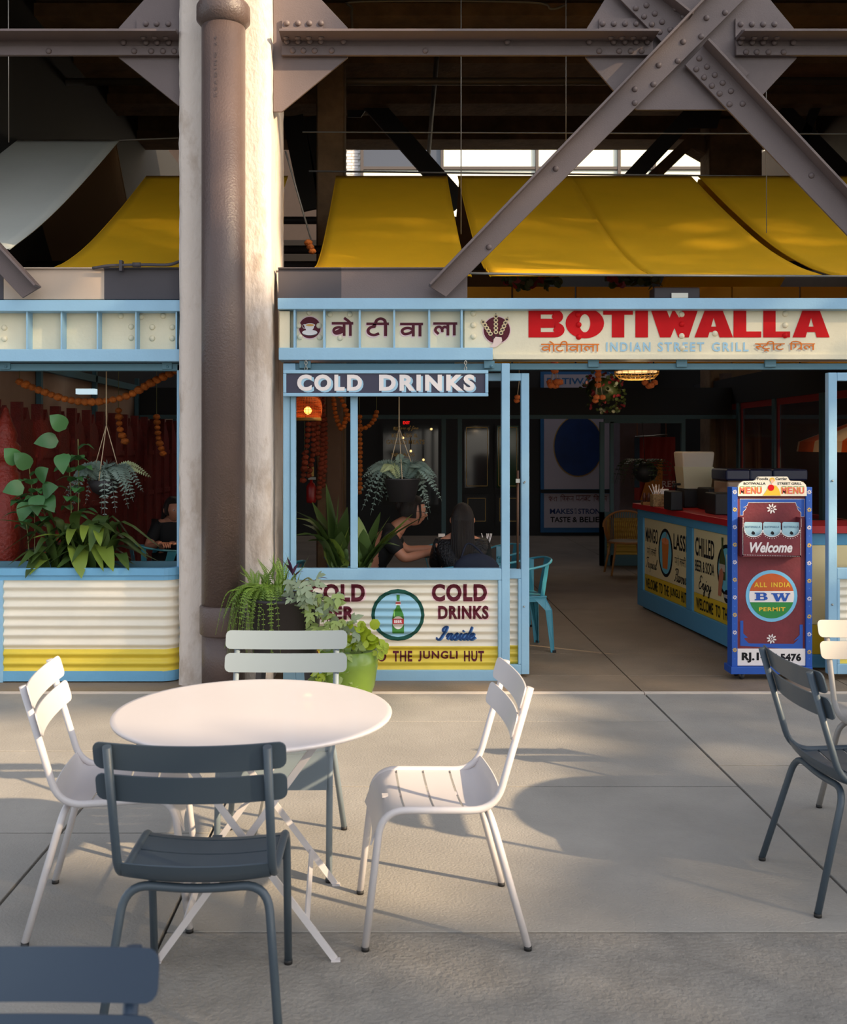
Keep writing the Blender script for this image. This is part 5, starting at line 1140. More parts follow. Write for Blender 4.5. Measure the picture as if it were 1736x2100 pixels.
for nm, mt in (('vine', vine_m), ('var', vine_v), ('lime', lime_m)):
    bb = MB(); o5 = [(0, 0), (.12, .34), (.42, .40), (.34, .20), (.62, .20), (1, 0), (.62, -.20), (.34, -.20), (.42, -.40), (.12, -.34)]
    bb.add([(x, y, .10 * abs(y) - .12 * x * x) for x, y in o5] + [(.3, 0, 0)], [(i, (i + 1) % 10, 10) for i in range(10)], smooth=True); VM.append(bb.mesh('leaf', mt))
bb = MB(); o6 = [(.5 + .5 * cos(2 * pi * i / 14) * (1 + .08 * (i % 2)), .5 * sin(2 * pi * i / 14) * (1 + .08 * (i % 2))) for i in range(14)]; bb.add([(x, y, .25 * abs(y)) for x, y in o6] + [(.5, 0, 0)], [(i, (i + 1) % 14, 14) for i in range(14)], smooth=True); limeround = bb.mesh('leaf', lime_m)
def cluster(par, meshes, x0, x1, y0, y1, Y, n, size, dy=.10):
    for k in range(n):
        p = P(x0 + (x1 - x0) * rn.random(), y0 + (y1 - y0) * rn.random(), Y + J(dy)); d = Vector((J(1), -.4 + J(.6), -.5 + J(.8))); s_ = size * (.7 + .6 * rn.random())
        put('leaf', rn.choice(meshes), par, orient(p, d, (J(.5), -.9, .7 + J(.3)), s_))
for (a, c_) in (((600, 1215), (655, 1245)), ((640, 1215), (700, 1300)), ((655, 1230), (670, 1330)), ((690, 1290), (700, 1395)), ((600, 1210), (640, 1190))):
    MB().tube(arc([P(*a, 6.62), P((a[0] + c_[0]) / 2 + 8, (a[1] + c_[1]) / 2 - 14, 6.5), P(*c_, 6.5)], 6), .004, 5, cap=False).build('stem', stem_m, vine)
for (x0, x1, y0, y1, n, ms, s_) in ((590, 650, 1180, 1225, 20, [VM[1]], .085), (590, 625, 1210, 1240, 8, [VM[1]], .07), (620, 700, 1215, 1262, 26, [VM[0], VM[1]], .085), (615, 690, 1255, 1300, 22, [VM[0]], .085), (660, 735, 1270, 1330, 22, [VM[0], VM[1]], .08), (690, 745, 1320, 1350, 12, [VM[1], VM[0]], .09), (655, 745, 1345, 1400, 26, [VM[0]], .095), (645, 665, 1370, 1400, 5, [VM[2]], .08)):
    cluster(vine, ms, x0, x1, y0, y1, 6.50, n, s_)
for (x, y, tx, ty) in ((600, 1180, 573, 1145), (600, 1180, 588, 1142), (600, 1178, 612, 1155), (605, 1180, 622, 1172), (645, 1190, 672, 1186), (596, 1170, 586, 1158)):
    leaf(vine, [P(x, y, 6.6), P((x + tx) / 2, (y + ty) / 2 - 3, 6.58), P(tx, ty, 6.56)], .025, purp)
gp = thing('potted_plant', (PX(716, 6.62), 6.62, 0), 'bright lime-leaved plant in a glossy green pot by the drinks panel', 'plant'); c = Vector((PX(716, 6.62), 6.62, 0)); zt = PZ(1330, 6.62)
bb = MB(); bb.lathe([(.10, 0), (.125, .01), (.165, .12), (.185, .25), (.190, zt), (.172, zt), (.165, zt - .04), (.001, zt - .04)], c, 36); bb.build('pot', pot_grn, gp)
for k in range(46):
    p = P(727 + J(20) + (24 if k % 2 else 0), 1305 + J(20), 6.55 + J(.08)); d = Vector((.3 + J(.9), -.4 + J(.6), J(.8))); put('leaf', limeround, gp, orient(p, d, (J(.4), -1, .6), .045 + .025 * rn.random()))
for k in range(12):
    p = P(778 + J(14), 1318 + k * 2.2, 6.52); put('leaf', limeround, gp, orient(p, Vector((J(.5), -.3, -1)), (0, -1, .3), .035))
for q in ((745, 1300), (778, 1322), (735, 1315)): MB().tube(arc([P(720, 1335, 6.6), P(q[0] - 8, q[1] - 12, 6.55), P(*q, 6.52)], 5), .003, 5, cap=False).build('stem', stem_m, gp)

# hanging rails over the dining area, hidden behind the sign beam
for i, Y in enumerate((7.75, 7.9, 8.4, 9.0, 9.35, 9.6, 10.0)):
    tag(MB().box(-3.95, 6.6, Y - .012, Y + .012, 2.5, 2.53).build('hanging_rail', black_m), ('first', 'second', 'third', 'fourth', 'fifth', 'sixth', 'seventh')[i] + ' thin black ceiling rail from the front over the dining area', 'rail')
# ---------------------------------------------------------------- marigold garlands
mar_o = M('marigold', (196, 104, 30), .8, var=.35, vs=40, bump=.6, bs=60, rnd=.2); mar_r = M('marigold_red', (150, 58, 26), .8, var=.3, vs=40, bump=.6, bs=60, rnd=.2)
def marme(r, m):
    bb = MB(); bb.ball((0, 0, 0), r, 10, 7, sc=(1, 1, .78)); me = bb.mesh('flower_head', m)
    for i, v in enumerate(me.vertices): v.co *= 1 + .10 * ((i * 7) % 3 - 1)
    return me
MG = {}
def garland(pts, r, m, label, grp, stringy=True, step=1.5):
    pts = [Vector(p) for p in pts]; cv = arc(pts, 10) if len(pts) > 2 else pts; L = sum((b_ - a).length for a, b_ in zip(cv[:-1], cv[1:])); n = max(2, int(L / (r * step)))
    t = thing('marigold_garland', cv[0], label, 'garland', grp); bb = MB(); bb.tube(cv, .003, 4, cap=False)
    for e_ in ((cv[0], cv[-1]) if cv[-1].z > cv[0].z - .05 else (cv[0],)):
        if e_.z < 2.5: bb.tube([e_, Vector((e_.x, e_.y, 2.52))], .0025, 4, cap=False)
    bb.build('string', stem_m, t)
    key = (round(r, 3), m.name)
    if key not in MG: MG[key] = marme(r, m)
    for i in range(n + 1):
        p, tg = prof_pt(cv, min(1, i / n)); s_ = .85 + .3 * rn.random(); put('flower_head', MG[key], t, Matrix.Translation(p) @ Matrix.Rotation(rn.random() * 6, 4, 'Z') @ Matrix.Diagonal((s_, s_, s_, 1)))
    return t
garland([P(40, 783, 7.9), P(80, 800, 7.9), P(140, 820, 7.9), P(200, 824, 7.9), P(260, 812, 7.9), P(310, 785, 7.9), P(360, 760, 7.9)], .035, mar_o, 'orange marigold garland swagged across the top of the planter window', 'garlands over the planter')
garland([P(243, 842, 8.6), P(246, 880, 8.6), P(256, 905, 8.6)], .032, mar_o, 'short vertical marigold strand behind the left hanging fern', 'garlands over the planter')
garland([P(321, 855, 9.4), P(325, 900, 9.4), P(334, 930, 9.4)], .032, mar_o, 'short vertical marigold strand close to the blue window post', 'garlands over the planter')
for i, (x, y0, y1, lab) in enumerate(((632, 870, 960, 'first'), (624, 930, 985, 'second'), (641, 870, 975, 'third'), (653, 815, 930, 'fourth'), (661, 812, 1020, 'fifth'), (665, 860, 995, 'sixth'))):
    garland([P(x, y0, 9.3 + .1 * i), P(x - 3 + (i % 3) * 2, (y0 + y1) / 2, 9.3 + .1 * i), P(x - (3 if i % 2 else 8), y1, 9.3 + .1 * i)], .030, mar_r, lab + ' dark orange marigold strand from the column, below the wicker lamp', 'garland curtain by the wicker lamp')
garland([P(683, 812, 9.0), P(688, 850, 9.0), P(700, 880, 9.0), P(712, 850, 9.0)], .024, mar_o, 'looped marigold string left of the window mullion', 'garlands behind the drinks window')
garland([P(698, 812, 8.8), P(708, 838, 8.8), P(718, 860, 8.8)], .026, mar_o, 'slanting marigold string right behind the window mullion', 'garlands behind the drinks window')
garland([P(733, 880, 9.2), P(752, 876, 9.2), P(766, 862, 9.2), P(772, 845, 9.2)], .024, mar_o, 'small marigold swag right of the window mullion', 'garlands behind the drinks window')
garland([P(737, 855, 9.4), P(738, 940, 9.4), P(737, 1010, 9.4)], .026, mar_o, 'long vertical marigold strand right of the window mullion', 'garlands behind the drinks window')
garland([P(632, 498, 8.4), P(640, 515, 8.4)], .034, mar_o, 'pair of orange flower balls beside the column above the beam', 'pom-pom hangers')
pom = M('orange_pompom', (206, 104, 44), .9, bump=.5, bs=90, var=.2, vs=30)
def pompom(x, top, bot_y, r, k, lab, Y=7.9, beads=()):
    t = thing('pompom_hanger', P(x, top, Y), lab, 'ornament', 'pom-pom hangers')
    for y in beads: put('pompom', marme(r * 1.05, pom), t, Matrix.Translation(P(x, y, Y)))
    for i in range(k):
        a = 2 * pi * i / k; p = P(x, bot_y, Y) + Vector((cos(a) * r * 1.3, sin(a) * r * 1.1, (-.012 if i % 2 else .012)))
        MB().tube([Vector((PX(x, Y), Y, 2.52)), P(x, top, Y), p], .002, 4).build('thread', rope_m, t); put('pompom', marme(r, pom), t, Matrix.Translation(p))
pompom(1137, 740, 787, .030, 5, 'pom-pom cluster hanging in front of the poster top', beads=(745, 760)); pompom(1226, 740, 818, .026, 3, 'pom-pom cluster hanging in front of the dark flower basket', beads=(742, 758, 768, 778, 790)); pompom(1332, 740, 788, .028, 4, 'pom-pom cluster beside the wire lamp', beads=(738,)); pompom(1064, 780, 818, .024, 3, 'pom-pom cluster seen through the narrow window panel')
# dark flower basket
hb = thing('hanging_flowers', P(1232, 800, 10.0), 'dark trailing flowers hanging before the rear lintel', 'plant')
bb = MB(); bb.ball(P(1234, 800, 10), .16, 14, 8, sc=(1, .8, .8)); bb.build('basket', dkl, hb)
for k in range(210):
    a = rn.random() * 2 * pi; r_ = rn.random() ** .5; p = P(1234 + 46 * r_ * cos(a) + (8 if sin(a) < 0 else 0), 805 + 44 * r_ * -sin(a), 10 + J(.18)); put('leaf', VM[0] if False else None or limeround, hb, orient(p, (J(1), J(1), J(1)), (J(1), -1, J(1)), .034)).data = limeround
for ch in hb.children:
    if ch.name.startswith('leaf'): pass
DL = limeround.copy(); DL.materials[0] = dkl; DR = limeround.copy(); DR.materials[0] = dred
for i, ch in enumerate([q for q in hb.children if q.name.startswith('leaf')]): ch.data = DR if i % 3 == 0 else DL
for nm, x, y, w_, lab in (('a', 1090, 576, 55, 'dark floral wreath hanging under the second sail'), ('b', 1295, 576, 55, 'dark floral wreath hanging under the third sail')):
    t = thing('flower_wreath', P(x, y, 8.2), lab, 'wreath', 'wreaths above the sign beam'); MB().tube([P(x - w_, y - 4, 8.2), P(x + w_, y - 4, 8.2)], .02, 6).build('rod', dkl, t)
    for k in range(46): put('leaf', DR if k % 4 == 0 else DL, t, orient(P(x + J(w_), y + J(9), 8.2 + J(.06)), (J(1), J(1), J(1)), (J(1), -1, J(1)), .06))

# ---------------------------------------------------------------- lamps
wick = M('wicker_orange', (170, 84, 30), .7)
t = thing('wicker_lamp', P(631, 862, 8.4), 'lit orange wicker dome lamp behind the left window light', 'lamp')
c = P(631, 842, 8.4); prof = [(.055, .13), (.085, .115), (.110, .08), (.116, .03), (.114, -.02), (.108, -.06)]
for r_, z in [(prof[0][0] + (prof[1][0] - prof[0][0]) * f, prof[0][1] + (prof[1][1] - prof[0][1]) * f) for f in (0, .5)] + [q for i in range(1, 5) for q in [(prof[i][0] + (prof[i + 1][0] - prof[i][0]) * f, prof[i][1] + (prof[i + 1][1] - prof[i][1]) * f) for f in (0, .25, .5, .75)]]:
    MB().tube([c + Vector((r_ * cos(a), r_ * sin(a), z)) for a in [2 * pi * i / 28 for i in range(28)]], .0024, 4, closed=True).build('weave', wick, t)
for k in range(30):
    a = 2 * pi * k / 30; MB().tube([c + Vector((r_ * cos(a), r_ * sin(a), z)) for r_, z in prof], .0018, 4).build('rib', wick, t)
MB().lathe([(.112, -.085), (.114, -.058), (.104, -.058), (.104, -.085)], c, 28).build('rim', M('bamboo', (176, 128, 60), .5), t)
MB().ball(c + Vector((0, 0, -.0)), .032, 12, 8).build('bulb', M('bulb_glow', (255, 150, 60), .5, emit=9), t)
MB().tube([c + Vector((0, 0, .13)), Vector((c.x, 8.4, 2.51))], .004, 6).build('cord', black_m, t)
ll = bpy.data.lights.new('warm_light', 'POINT'); ll.energy = 1.6; ll.color = (1, .42, .14); ll.shadow_soft_size = .05; lo = bpy.data.objects.new('warm_light', ll); COL.objects.link(lo); lo.location = c + Vector((0, 0, -.06)); 
t = thing('wire_lamp', P(1305, 770, 9.6), 'glowing round lamp with a yellow wire basket rim', 'lamp'); c = P(1305, 768, 9.6); yw = M('yellow_wire', (200, 160, 80), .4)
for r_, z in ((.205, .03), (.20, .0), (.165, -.035), (.12, -.045)): MB().tube([c + Vector((r_ * cos(a), r_ * sin(a), z)) for a in [2 * pi * i / 32 for i in range(32)]], .0035, 5, closed=True).build('wire_ring', yw, t)
for k in range(20): a = 2 * pi * k / 20; MB().tube([c + Vector((r_ * cos(a), r_ * sin(a), z)) for r_, z in ((.205, .03), (.2, 0), (.165, -.035), (.12, -.045))], .0025, 4).build('wire_rib', yw, t)
MB().lathe([(.001, .022), (.185, .018), (.185, .03), (.05, .10), (.001, .12)], c, 32).build('diffuser', M('lamp_warm', (255, 205, 140), .5, emit=.9), t)
MB().tube([c + Vector((0, 0, .12)), Vector((c.x, 9.6, 2.51))], .004, 6).build('cord', black_m, t)
ll = bpy.data.lights.new('warm_light', 'POINT'); ll.energy = 5; ll.color = (1, .72, .42); ll.shadow_soft_size = .1; lo = bpy.data.objects.new('warm_light', ll); COL.objects.link(lo); lo.location = c + Vector((0, 0, -.15))
# ---------------------------------------------------------------- left carved red screen and cloth panels
red_w = M('carved_red_wood', (128, 34, 24), .55, var=.35, vs=9, bump=.4, bs=60)
scr = thing('carved_screen', (-3.35, 11.6, 0), 'dark red carved wooden screen with pointed tops along the left side', 'screen'); WO[scr.name] = Vector((-3.35, 11.6, 0))
y = 8.1
while y < 16.4:
    bb = MB(); prof = [(0, .02), (0, 1.78), (.05, 1.80), (.09, 1.88), (.16, 1.92), (.215, 2.02), (.27, 1.92), (.34, 1.88), (.38, 1.80), (.43, 1.78), (.43, .02)]
    bb.prism([Vector((-3.37, y + a, z)) for a, z in prof], (.04, 0, 0)); bb.build('screen_panel', red_w, scr)
    for z in (1.55, 1.0, .45): MB().box(-3.34, -3.31, y + .02, y + .41, z, z + .06).build('carved_rail', red_w, scr)
    MB().box(-3.38, -3.29, y + .44, y + .51, 0, 2.06).build('screen_post', red_w, scr)
    y += .52
t = thing('carved_post', P(14, 1165, 8.1), 'bright red carved post at the far left edge of the planter window', 'post'); c = Vector((PX(12, 8.1), 8.1, 0))
MB().lathe([(.11, 0), (.11, 1.45), (.085, 1.47), (.085, 1.55), (.115, 1.57), (.115, 1.66), (.08, 1.70), (.09, 1.76), (.05, 1.86), (.02, 1.96), (.001, 1.98)], c, 20).build('turned_post', M('carved_red_lit', (140, 40, 22), .5, bump=.6, bs=40, var=.3, vs=14), t)
fr = thing('cloth_partition', (-3.5, 12.0, 0), 'slim blue metal frame with pale cloth panels behind the red screen', 'partition'); WO[fr.name] = Vector((-3.5, 12, 0))
cloth = M('pale_cloth', (196, 164, 140), .9, var=.15, vs=3, trans=.3); tb_ = M('teal_unlit', (74, 112, 124), .5)
ys = [8.2, 10.2, 12.1, 14.1, 16.6]
for a, c_ in zip(ys[:-1], ys[1:]): MB().box(-3.56, -3.55, a + .05, c_ - .02, 1.2, 2.42).build('cloth_panel', cloth, fr)
for a in ys: MB().box(-3.54, -3.49, a - .03, a + .03, 0, 2.6).build('frame_post', tb_, fr)
MB().box(-3.54, -3.49, 8.2, 16.6, 2.42, 2.5).build('frame_rail', tb_, fr)
t = tag(MB().box(PX(155, 11), PX(193, 11), 11, 11.12, PZ(808, 11), PZ(797, 11)).build('strip_light', M('tube_glow', (200, 225, 235), .4, emit=.9)), 'slim pale ceiling light seen above the marigold swag', 'light')
# ---------------------------------------------------------------- rear frame at 14.2 m
YR = 14.2; tdim = M('teal_rear', (72, 106, 112), .5)
rb = thing('rear_beam', (1, YR, 2.1), 'black steel lintel with teal rail across the rear of the dining area', 'beam'); WO[rb.name] = Vector((1, YR, 2.1))
MB().box(-4, 6.5, YR, YR + .3, PZ(850, YR), PZ(795, YR)).build('lintel_plate', black_m, rb)
MB().box(-4, 6.5, YR - .02, YR + .05, PZ(859, YR), PZ(851, YR)).build('rear_rail', tdim, rb)
rp = thing('rear_window_panel', (PX(1290, YR), YR, 0), 'teal framed window panel with low corrugated base at the rear right', 'window panel')
def rbx(x0, x1, y0, y1, m=tdim, nm='frame_bar', Y=YR): return MB().box(PX(x0, Y), PX(x1, Y), Y, Y + .06, PZ(y1, Y), PZ(y0, Y)).build(nm, m, rp)
rbx(1230, 1239, 865, 1160); rbx(1251, 1258, 865, 1160); rbx(1239, 1405, 858, 868); rbx(1397, 1405, 868, 1160); rbx(1230, 1400, 1050, 1062); rbx(1230, 1400, 1138, 1160); rbx(1230, 1244, 1062, 1140)
sheet(PX(1244, YR), PX(1398, YR), PZ(1140, YR), PZ(1062, YR), YR + .03, .07, .012, 5, rp, mats=(M('rear_yellow', (200, 172, 96), .5), M('rear_yellow2', (200, 164, 70), .5)))
for x in (905, 938): tag(MB().box(PX(x, YR), PX(x + 9, YR), YR, YR + .08, 0, PZ(859, YR)).build('rear_post', tdim), 'teal rear post ' + ('beside the gold lettered window' if x == 905 else 'left of the dark gilt door'), 'post')
# back-wall doors and windows
gls = M('dark_glass', (60, 60, 58), .06, spec=.9); gold = M('gold_line', (236, 190, 100), .5)
def framed(name, lab, cat, x0, x1, y0, y1, mg, Y=18.98, lines=True, kind=None):
    t = thing(name, (PX((x0 + x1) / 2, Y), Y, PZ(y1, Y)), lab, cat) if not kind else tag(thing(name, (PX((x0 + x1) / 2, Y), Y, PZ(y1, Y)), lab, cat), kind=kind)
    MB().box(PX(x0 - 5, Y), PX(x1 + 5, Y), Y - .03, Y, PZ(y1 + 5, Y), PZ(y0 - 5, Y)).build('door_leaf' if cat == 'door' else 'casing', dark_wood, t)
    pn = MB().box(PX(x0, Y), PX(x1, Y), Y - .04, Y - .03, PZ(y1, Y), PZ(y0, Y)).build('pane', mg, t)
    if lines:
        for q in ((x0 + 3, x0 + 4.2, y0 + 3, y1 - 3), (x1 - 4.2, x1 - 3, y0 + 3, y1 - 3), (x0 + 3, x1 - 3, y0 + 3, y0 + 4.2), (x0 + 3, x1 - 3, y1 - 4.2, y1 - 3)):
            MB().box(PX(q[0], Y), PX(q[1], Y), Y - .046, Y - .04, PZ(q[3], Y), PZ(q[2], Y)).build('gilt_line', gold, t)
    return t, pn
YD = 18.98
w1, pn1 = framed('window_1', 'gold lettered shop window with warm lights inside, on the back wall', 'window', 785, 898, 868, 1035, gls, kind='structure', lines=False)
for s_, a, c_, y0, y1 in (('KEBABS &', 803, 856, 889, 897), ('GRILLED MEATS', 792, 870, 902, 911), ('BREADS', 803, 850, 929, 936)): pdecal('lettering', font_geo(s_, .01), gold, w1, YD - .05, a, c_, y0, y1)
pdecal('lettering', script('ma'), gold, w1, YD - .05, 806, 816, 875, 883); pdecal('lettering', script('kers of fine'), gold, w1, YD - .05, 817, 858, 873, 884)
framed('door_1', 'left gilt-lined glass door of the dark storefront', 'door', 952, 1002, 873, 1000, gls, kind='structure'); framed('door_2', 'right gilt-lined glass door with a green pane', 'door', 1018, 1062, 873, 1000, M('green_glass', (40, 84, 50), .1, spec=.8), kind='structure')  # the right door's pane is plain green
for x0, x1, nm in ((955, 998, 'left'), (1020, 1062, 'right')): framed('door_panel', nm + ' lower door panel with gilt outline', 'door panel', x0, x1, 1018, 1072, M('dark_panel', (34, 30, 28), .4))
t = tag(MB().box(PX(824, 18.5), PX(842, 18.5), 18.46, 18.5, PZ(872, 18.5), PZ(863, 18.5)).build('exit_sign', black_m), 'small red lit EXIT sign above the gold lettered window', 'sign'); pdecal('lettering', font_geo('EXIT', .03), M('exit_red', (230, 30, 24), .5, emit=1.2), t, 18.46, 826, 840, 864, 870)
# pendant lamps inside the shop, glimpsed in the window
for i, (x, y) in enumerate(((842, 925), (826, 898), (884, 880), (868, 943))):
    t = thing('shop_lamp', P(x, y, 18.7), ('first', 'second', 'third', 'fourth')[i] + ' small warm bulb glowing at the gold lettered window', 'lamp', 'small bulbs by the lettered window'); MB().ball(P(x, y, 18.7), .022, 8, 6).build('bulb', M('bulb_warm', (255, 214, 140), .5, emit=1.4), t); MB().tube([P(x, y - 3, 18.7), P(x, y - 30, 18.7)], .006, 5).build('cord', black_m, t)
# poster
YPo = 18.9; pcol = M('poster_grey', (206, 196, 206), .6); pblue = M('poster_blue', (40, 110, 170), .5)
po = thing('poster', (PX(1180, YPo), YPo, PZ(1090, YPo)), 'tall pale poster with a blue oval and stacked wording on the back wall', 'poster')
bd = MB().box(PX(1108, YPo), PX(1262, YPo), YPo, YPo + .04, PZ(1092, YPo), PZ(762, YPo)).build('board', pblue, po)
for y0, y1 in ((768, 1003), (1012, 1082)): MB().box(PX(1115, YPo), PX(1256, YPo), YPo - .01, YPo, PZ(y1, YPo), PZ(y0, YPo)).build('poster_sheet', pcol, po)
MB().box(PX(1108, YPo), PX(1262, YPo), YPo - .03, YPo, PZ(1011, YPo), PZ(1004, YPo)).build('divider_bar', black_m, po)
def pod(g, m, a, c_, y0, y1, l_=.004): pdecal('lettering', g, m, po, YPo - .01, a, c_, y0, y1, l_)
pod(disc_geo(), gold_ink, 1134, 1236, 852, 978); pod(disc_geo(), M('poster_oval', (26, 66, 130), .5, var=.4, vs=2), 1136, 1234, 854, 976, .008)
pod(font_geo('BOTIWALLA', .02), pblue, 1121, 1250, 775, 788); pod(deva('pha,sha', .13), M('poster_maroon', (110, 34, 40), .5), 1124, 1142, 1016, 1028); pod(deva('i,cha,ka,na', .13), MATS['poster_maroon'], 1148, 1176, 1014, 1028); pod(deva('ma,ja,ba,ta', .13), MATS['poster_maroon'], 1180, 1211, 1016, 1028); pod(deva('i,cha,ka,na', .13), MATS['poster_maroon'], 1216, 1244, 1014, 1028)
pod(font_geo('MAKES', .02), M('poster_navy', (24, 50, 110), .5), 1127, 1175, 1043, 1054); pod(font_geo('STRONG', .02), MATS['poster_navy'], 1185, 1240, 1043, 1054); pod(font_geo('YOU', .02), MATS['poster_navy'], 1177, 1182, 1042, 1054)
pod(font_geo('TASTE &', .02), black_ink, 1128, 1183, 1060, 1071); pod(font_geo('BELIEVE', .02), black_ink, 1188, 1248, 1060, 1071)
# ---------------------------------------------------------------- right side: timber windows with red frames
rt = thing('side_window_wall', (4.75, 12.5, 0), 'dark teal framed window wall with red inner frames at the right side', 'partition'); WO[rt.name] = Vector((4.75, 12.5, 0)); redf = M('red_frame', (150, 34, 30), .5); wall_t = M('warm_timber', (120, 74, 48), .6, var=.3, vs=3)
MB().box(4.72, 4.78, 9.0, 16, 2.25, 2.62).build('header', black_m, rt); MB().box(4.72, 4.78, 9, 16, 0, .85).build('base_panel', tdim, rt)
for y in (9.1, 10.4, 11.2, 12.6, 13.9, 15.4): MB().box(4.70, 4.78, y - .05, y + .05, .85, 2.25).build('window_post', MATS['teal_rear'], rt)
for a, c_ in zip((9.1, 10.4, 11.2, 12.6, 13.9), (10.4, 11.2, 12.6, 13.9, 15.4)):
    MB().box(4.75, 4.76, a + .05, c_ - .05, .85, 2.25).build('pane', M('smoky_glass', (90, 56, 40), .08, spec=.9, alpha=.35), rt)
    for z0, z1 in ((.85, .9), (2.17, 2.25)): MB().box(4.725, 4.745, a + .05, c_ - .05, z0, z1).build('inner_frame', redf, rt)
    for yy in (a + .05, c_ - .1): MB().box(4.725, 4.745, yy, yy + .05, .9, 2.17).build('inner_frame', redf, rt)
t = thing('reflection_umbrella', (5.6, 11.6, 0), 'orange and white striped umbrella added behind the side window panes as their reflection', 'umbrella'); n = 16  # added behind the glass in place of a reflected umbrella
for k in range(n):
    a0, a1 = 2 * pi * k / n, 2 * pi * (k + 1) / n; bb = MB(); c = Vector((5.6, 11.6, 0)); bb.add([c + Vector((0, 0, 2.08)), c + Vector((.8 * cos(a0), 1.5 * sin(a0), 1.72)), c + Vector((.8 * cos(a1), 1.5 * sin(a1), 1.72)), c + Vector((.82 * cos(a0), 1.53 * sin(a0), 1.60)), c + Vector((.82 * cos(a1), 1.53 * sin(a1), 1.60))], [(0, 1, 2), (1, 3, 4, 2)]); bb.build('canopy_panel', M('umbrella_orange', (220, 100, 40), .8, trans=.3) if k % 2 else M('umbrella_white', (240, 220, 190), .8, trans=.3), t)
MB().tube([Vector((5.6, 11.6, 0)), Vector((5.6, 11.6, 2.1))], .025, 8).build('pole', metal_m, t)
ll = bpy.data.lights.new('warm_light', 'POINT'); ll.energy = 9; ll.color = (1, .66, .36); ll.shadow_soft_size = .08; lo = bpy.data.objects.new('warm_light', ll); COL.objects.link(lo); lo.location = (5.15, 11.2, 1.45)  # added warm light for the umbrella, no lamp hangs here
for x, lab in ((1488, 'left conduit on the far trestle leg above the counter'), (1555, 'right conduit on the far trestle leg above the counter')):
    t = tag(MB().tube([P(x, 775, 14.8), P(x, 1010, 14.8)], .022, 8).build('conduit', M('warm_conduit', (150, 112, 82), .5)), lab, 'conduit'); MB().box(PX(x - 9, 14.75), PX(x + 9, 14.75), 14.7, 14.85, PZ(782, 14.75), PZ(766, 14.75)).build('junction_box', M('jbox', (96, 70, 54), .6), t)
# concrete pier + red banner at the back right
t = tag(bev(MB().box(PX(1270, 16.5), PX(1355, 16.5), 16.5, 17.0, 0, 2.6).build('column', M('grey_pier', (138, 122, 124), .85, var=.2, vs=5, bump=.5, bs=20))), 'grey board-marked concrete pier behind the hanging basket', 'column', kind='structure')
t = thing('banner', P(1340, 1010, 15.4), 'red and orange hanging banner partly cut by the counter equipment', 'banner'); bred = M('banner_red', (160, 44, 36), .7, var=.15, vs=3)
bb = MB(); n = 16; vs = []
for i in range(n + 1):
    for j in range(9): vs.append(P(1300 + 84 * i / n, 896 + 130 * j / 8, 15.4 + .04 * sin(i * 1.1 + j * .4)))
bb.add(vs, [(i * 9 + j, i * 9 + j + 1, (i + 1) * 9 + j + 1, (i + 1) * 9 + j) for i in range(n) for j in range(8)], smooth=True); bn = bb.build('cloth', bred, t)
pdecal('lettering', RECT, M('banner_blue', (50, 66, 84), .7), t, 15.33, 1300, 1311, 897, 1000, .0); pdecal('lettering', poly_geo([[(0, 0), (1, 0), (1, 1), (.3, .55)]]), M('banner_orange', (206, 120, 40), .7), t, 15.33, 1312, 1358, 940, 1026, .0)
pdecal('lettering', font_geo('RES', .01), M('banner_white', (220, 190, 180), .7), t, 15.33, 1357, 1384, 986, 999, .003)
MB().tube([P(1302, 896, 15.4), P(1368, 892, 15.4)], .012, 6).build('rod', metal_m, t)
for x in (1306, 1365): MB().tube([P(x, 895, 15.4), P(x, 864, 15.4)], .007, 5).build('cord', M('copper', (180, 120, 90), .4), t)
# dark hanging basket at the back
t = thing('hanging_basket', P(1322, 990, 11.6), 'dark drooping fern in a round basket above the counter end', 'plant'); c = P(1322, 968, 11.6); MB().ball(c, .14, 16, 10, sc=(1, 1, .85)).build('basket', black_m, t)
for k in range(26):
    a = rn.random() * 2 * pi; L = .22 + .16 * rn.random(); o_ = Vector((cos(a) * L, sin(a) * L, 0)); frond_mb([c + Vector((0, 0, .08)), c + o_ * .5 + Vector((0, 0, .15)), c + o_ * .9 + Vector((0, 0, .08)), c + o_ * 1.15 + Vector((0, 0, -.14))], .04, 12, .5).build('frond', dkl, t)
MB().tube([c + Vector((0, 0, .12)), P(1316, 866, 11.6)], .004, 5).build('cord', black_m, t)
# ---------------------------------------------------------------- things on the counter
Yc_ = 9.7; zc = 1.075
def onc(x, Y): return Vector((PX(x, Y), Y, zc))
t = thing('drink_dispenser', onc(1422, 9.9), 'tall frosted plastic drink dispenser on a black stand', 'dispenser'); c = onc(1422, 9.9)
zb = PZ(1003, 9.9); ztp = PZ(926, 9.9)
bb = MB(); bb.add([c + Vector((sx * r_, sy * r_, z - zc)) for z, r_ in ((zb, .125), (ztp, .158)) for sx, sy in ((-1, -1), (1, -1), (1, 1), (-1, 1))], [(0, 3, 2, 1), (4, 5, 6, 7)] + [(i, (i + 1) % 4, 4 + (i + 1) % 4, 4 + i) for i in range(4)]); bev(bb.build('tub', M('frosted_plastic', (226, 218, 208), .5, trans=.4), t), .02, 2)
bb = MB(); bb.add([c + Vector((sx * r_, sy * r_, z - zc)) for z, r_ in ((zb + .01, .127), (PZ(957, 9.9), .147)) for sx, sy in ((-1, -1), (1, -1), (1, 1), (-1, 1))], [(0, 3, 2, 1), (4, 5, 6, 7)] + [(i, (i + 1) % 4, 4 + (i + 1) % 4, 4 + i) for i in range(4)]); bb.build('drink_fill', M('drink_tint', (206, 196, 164), .4), t)
bev(MB().box(c.x - .13, c.x + .13, c.y - .13, c.y + .13, zc, zb).build('stand', black_m, t), .01)
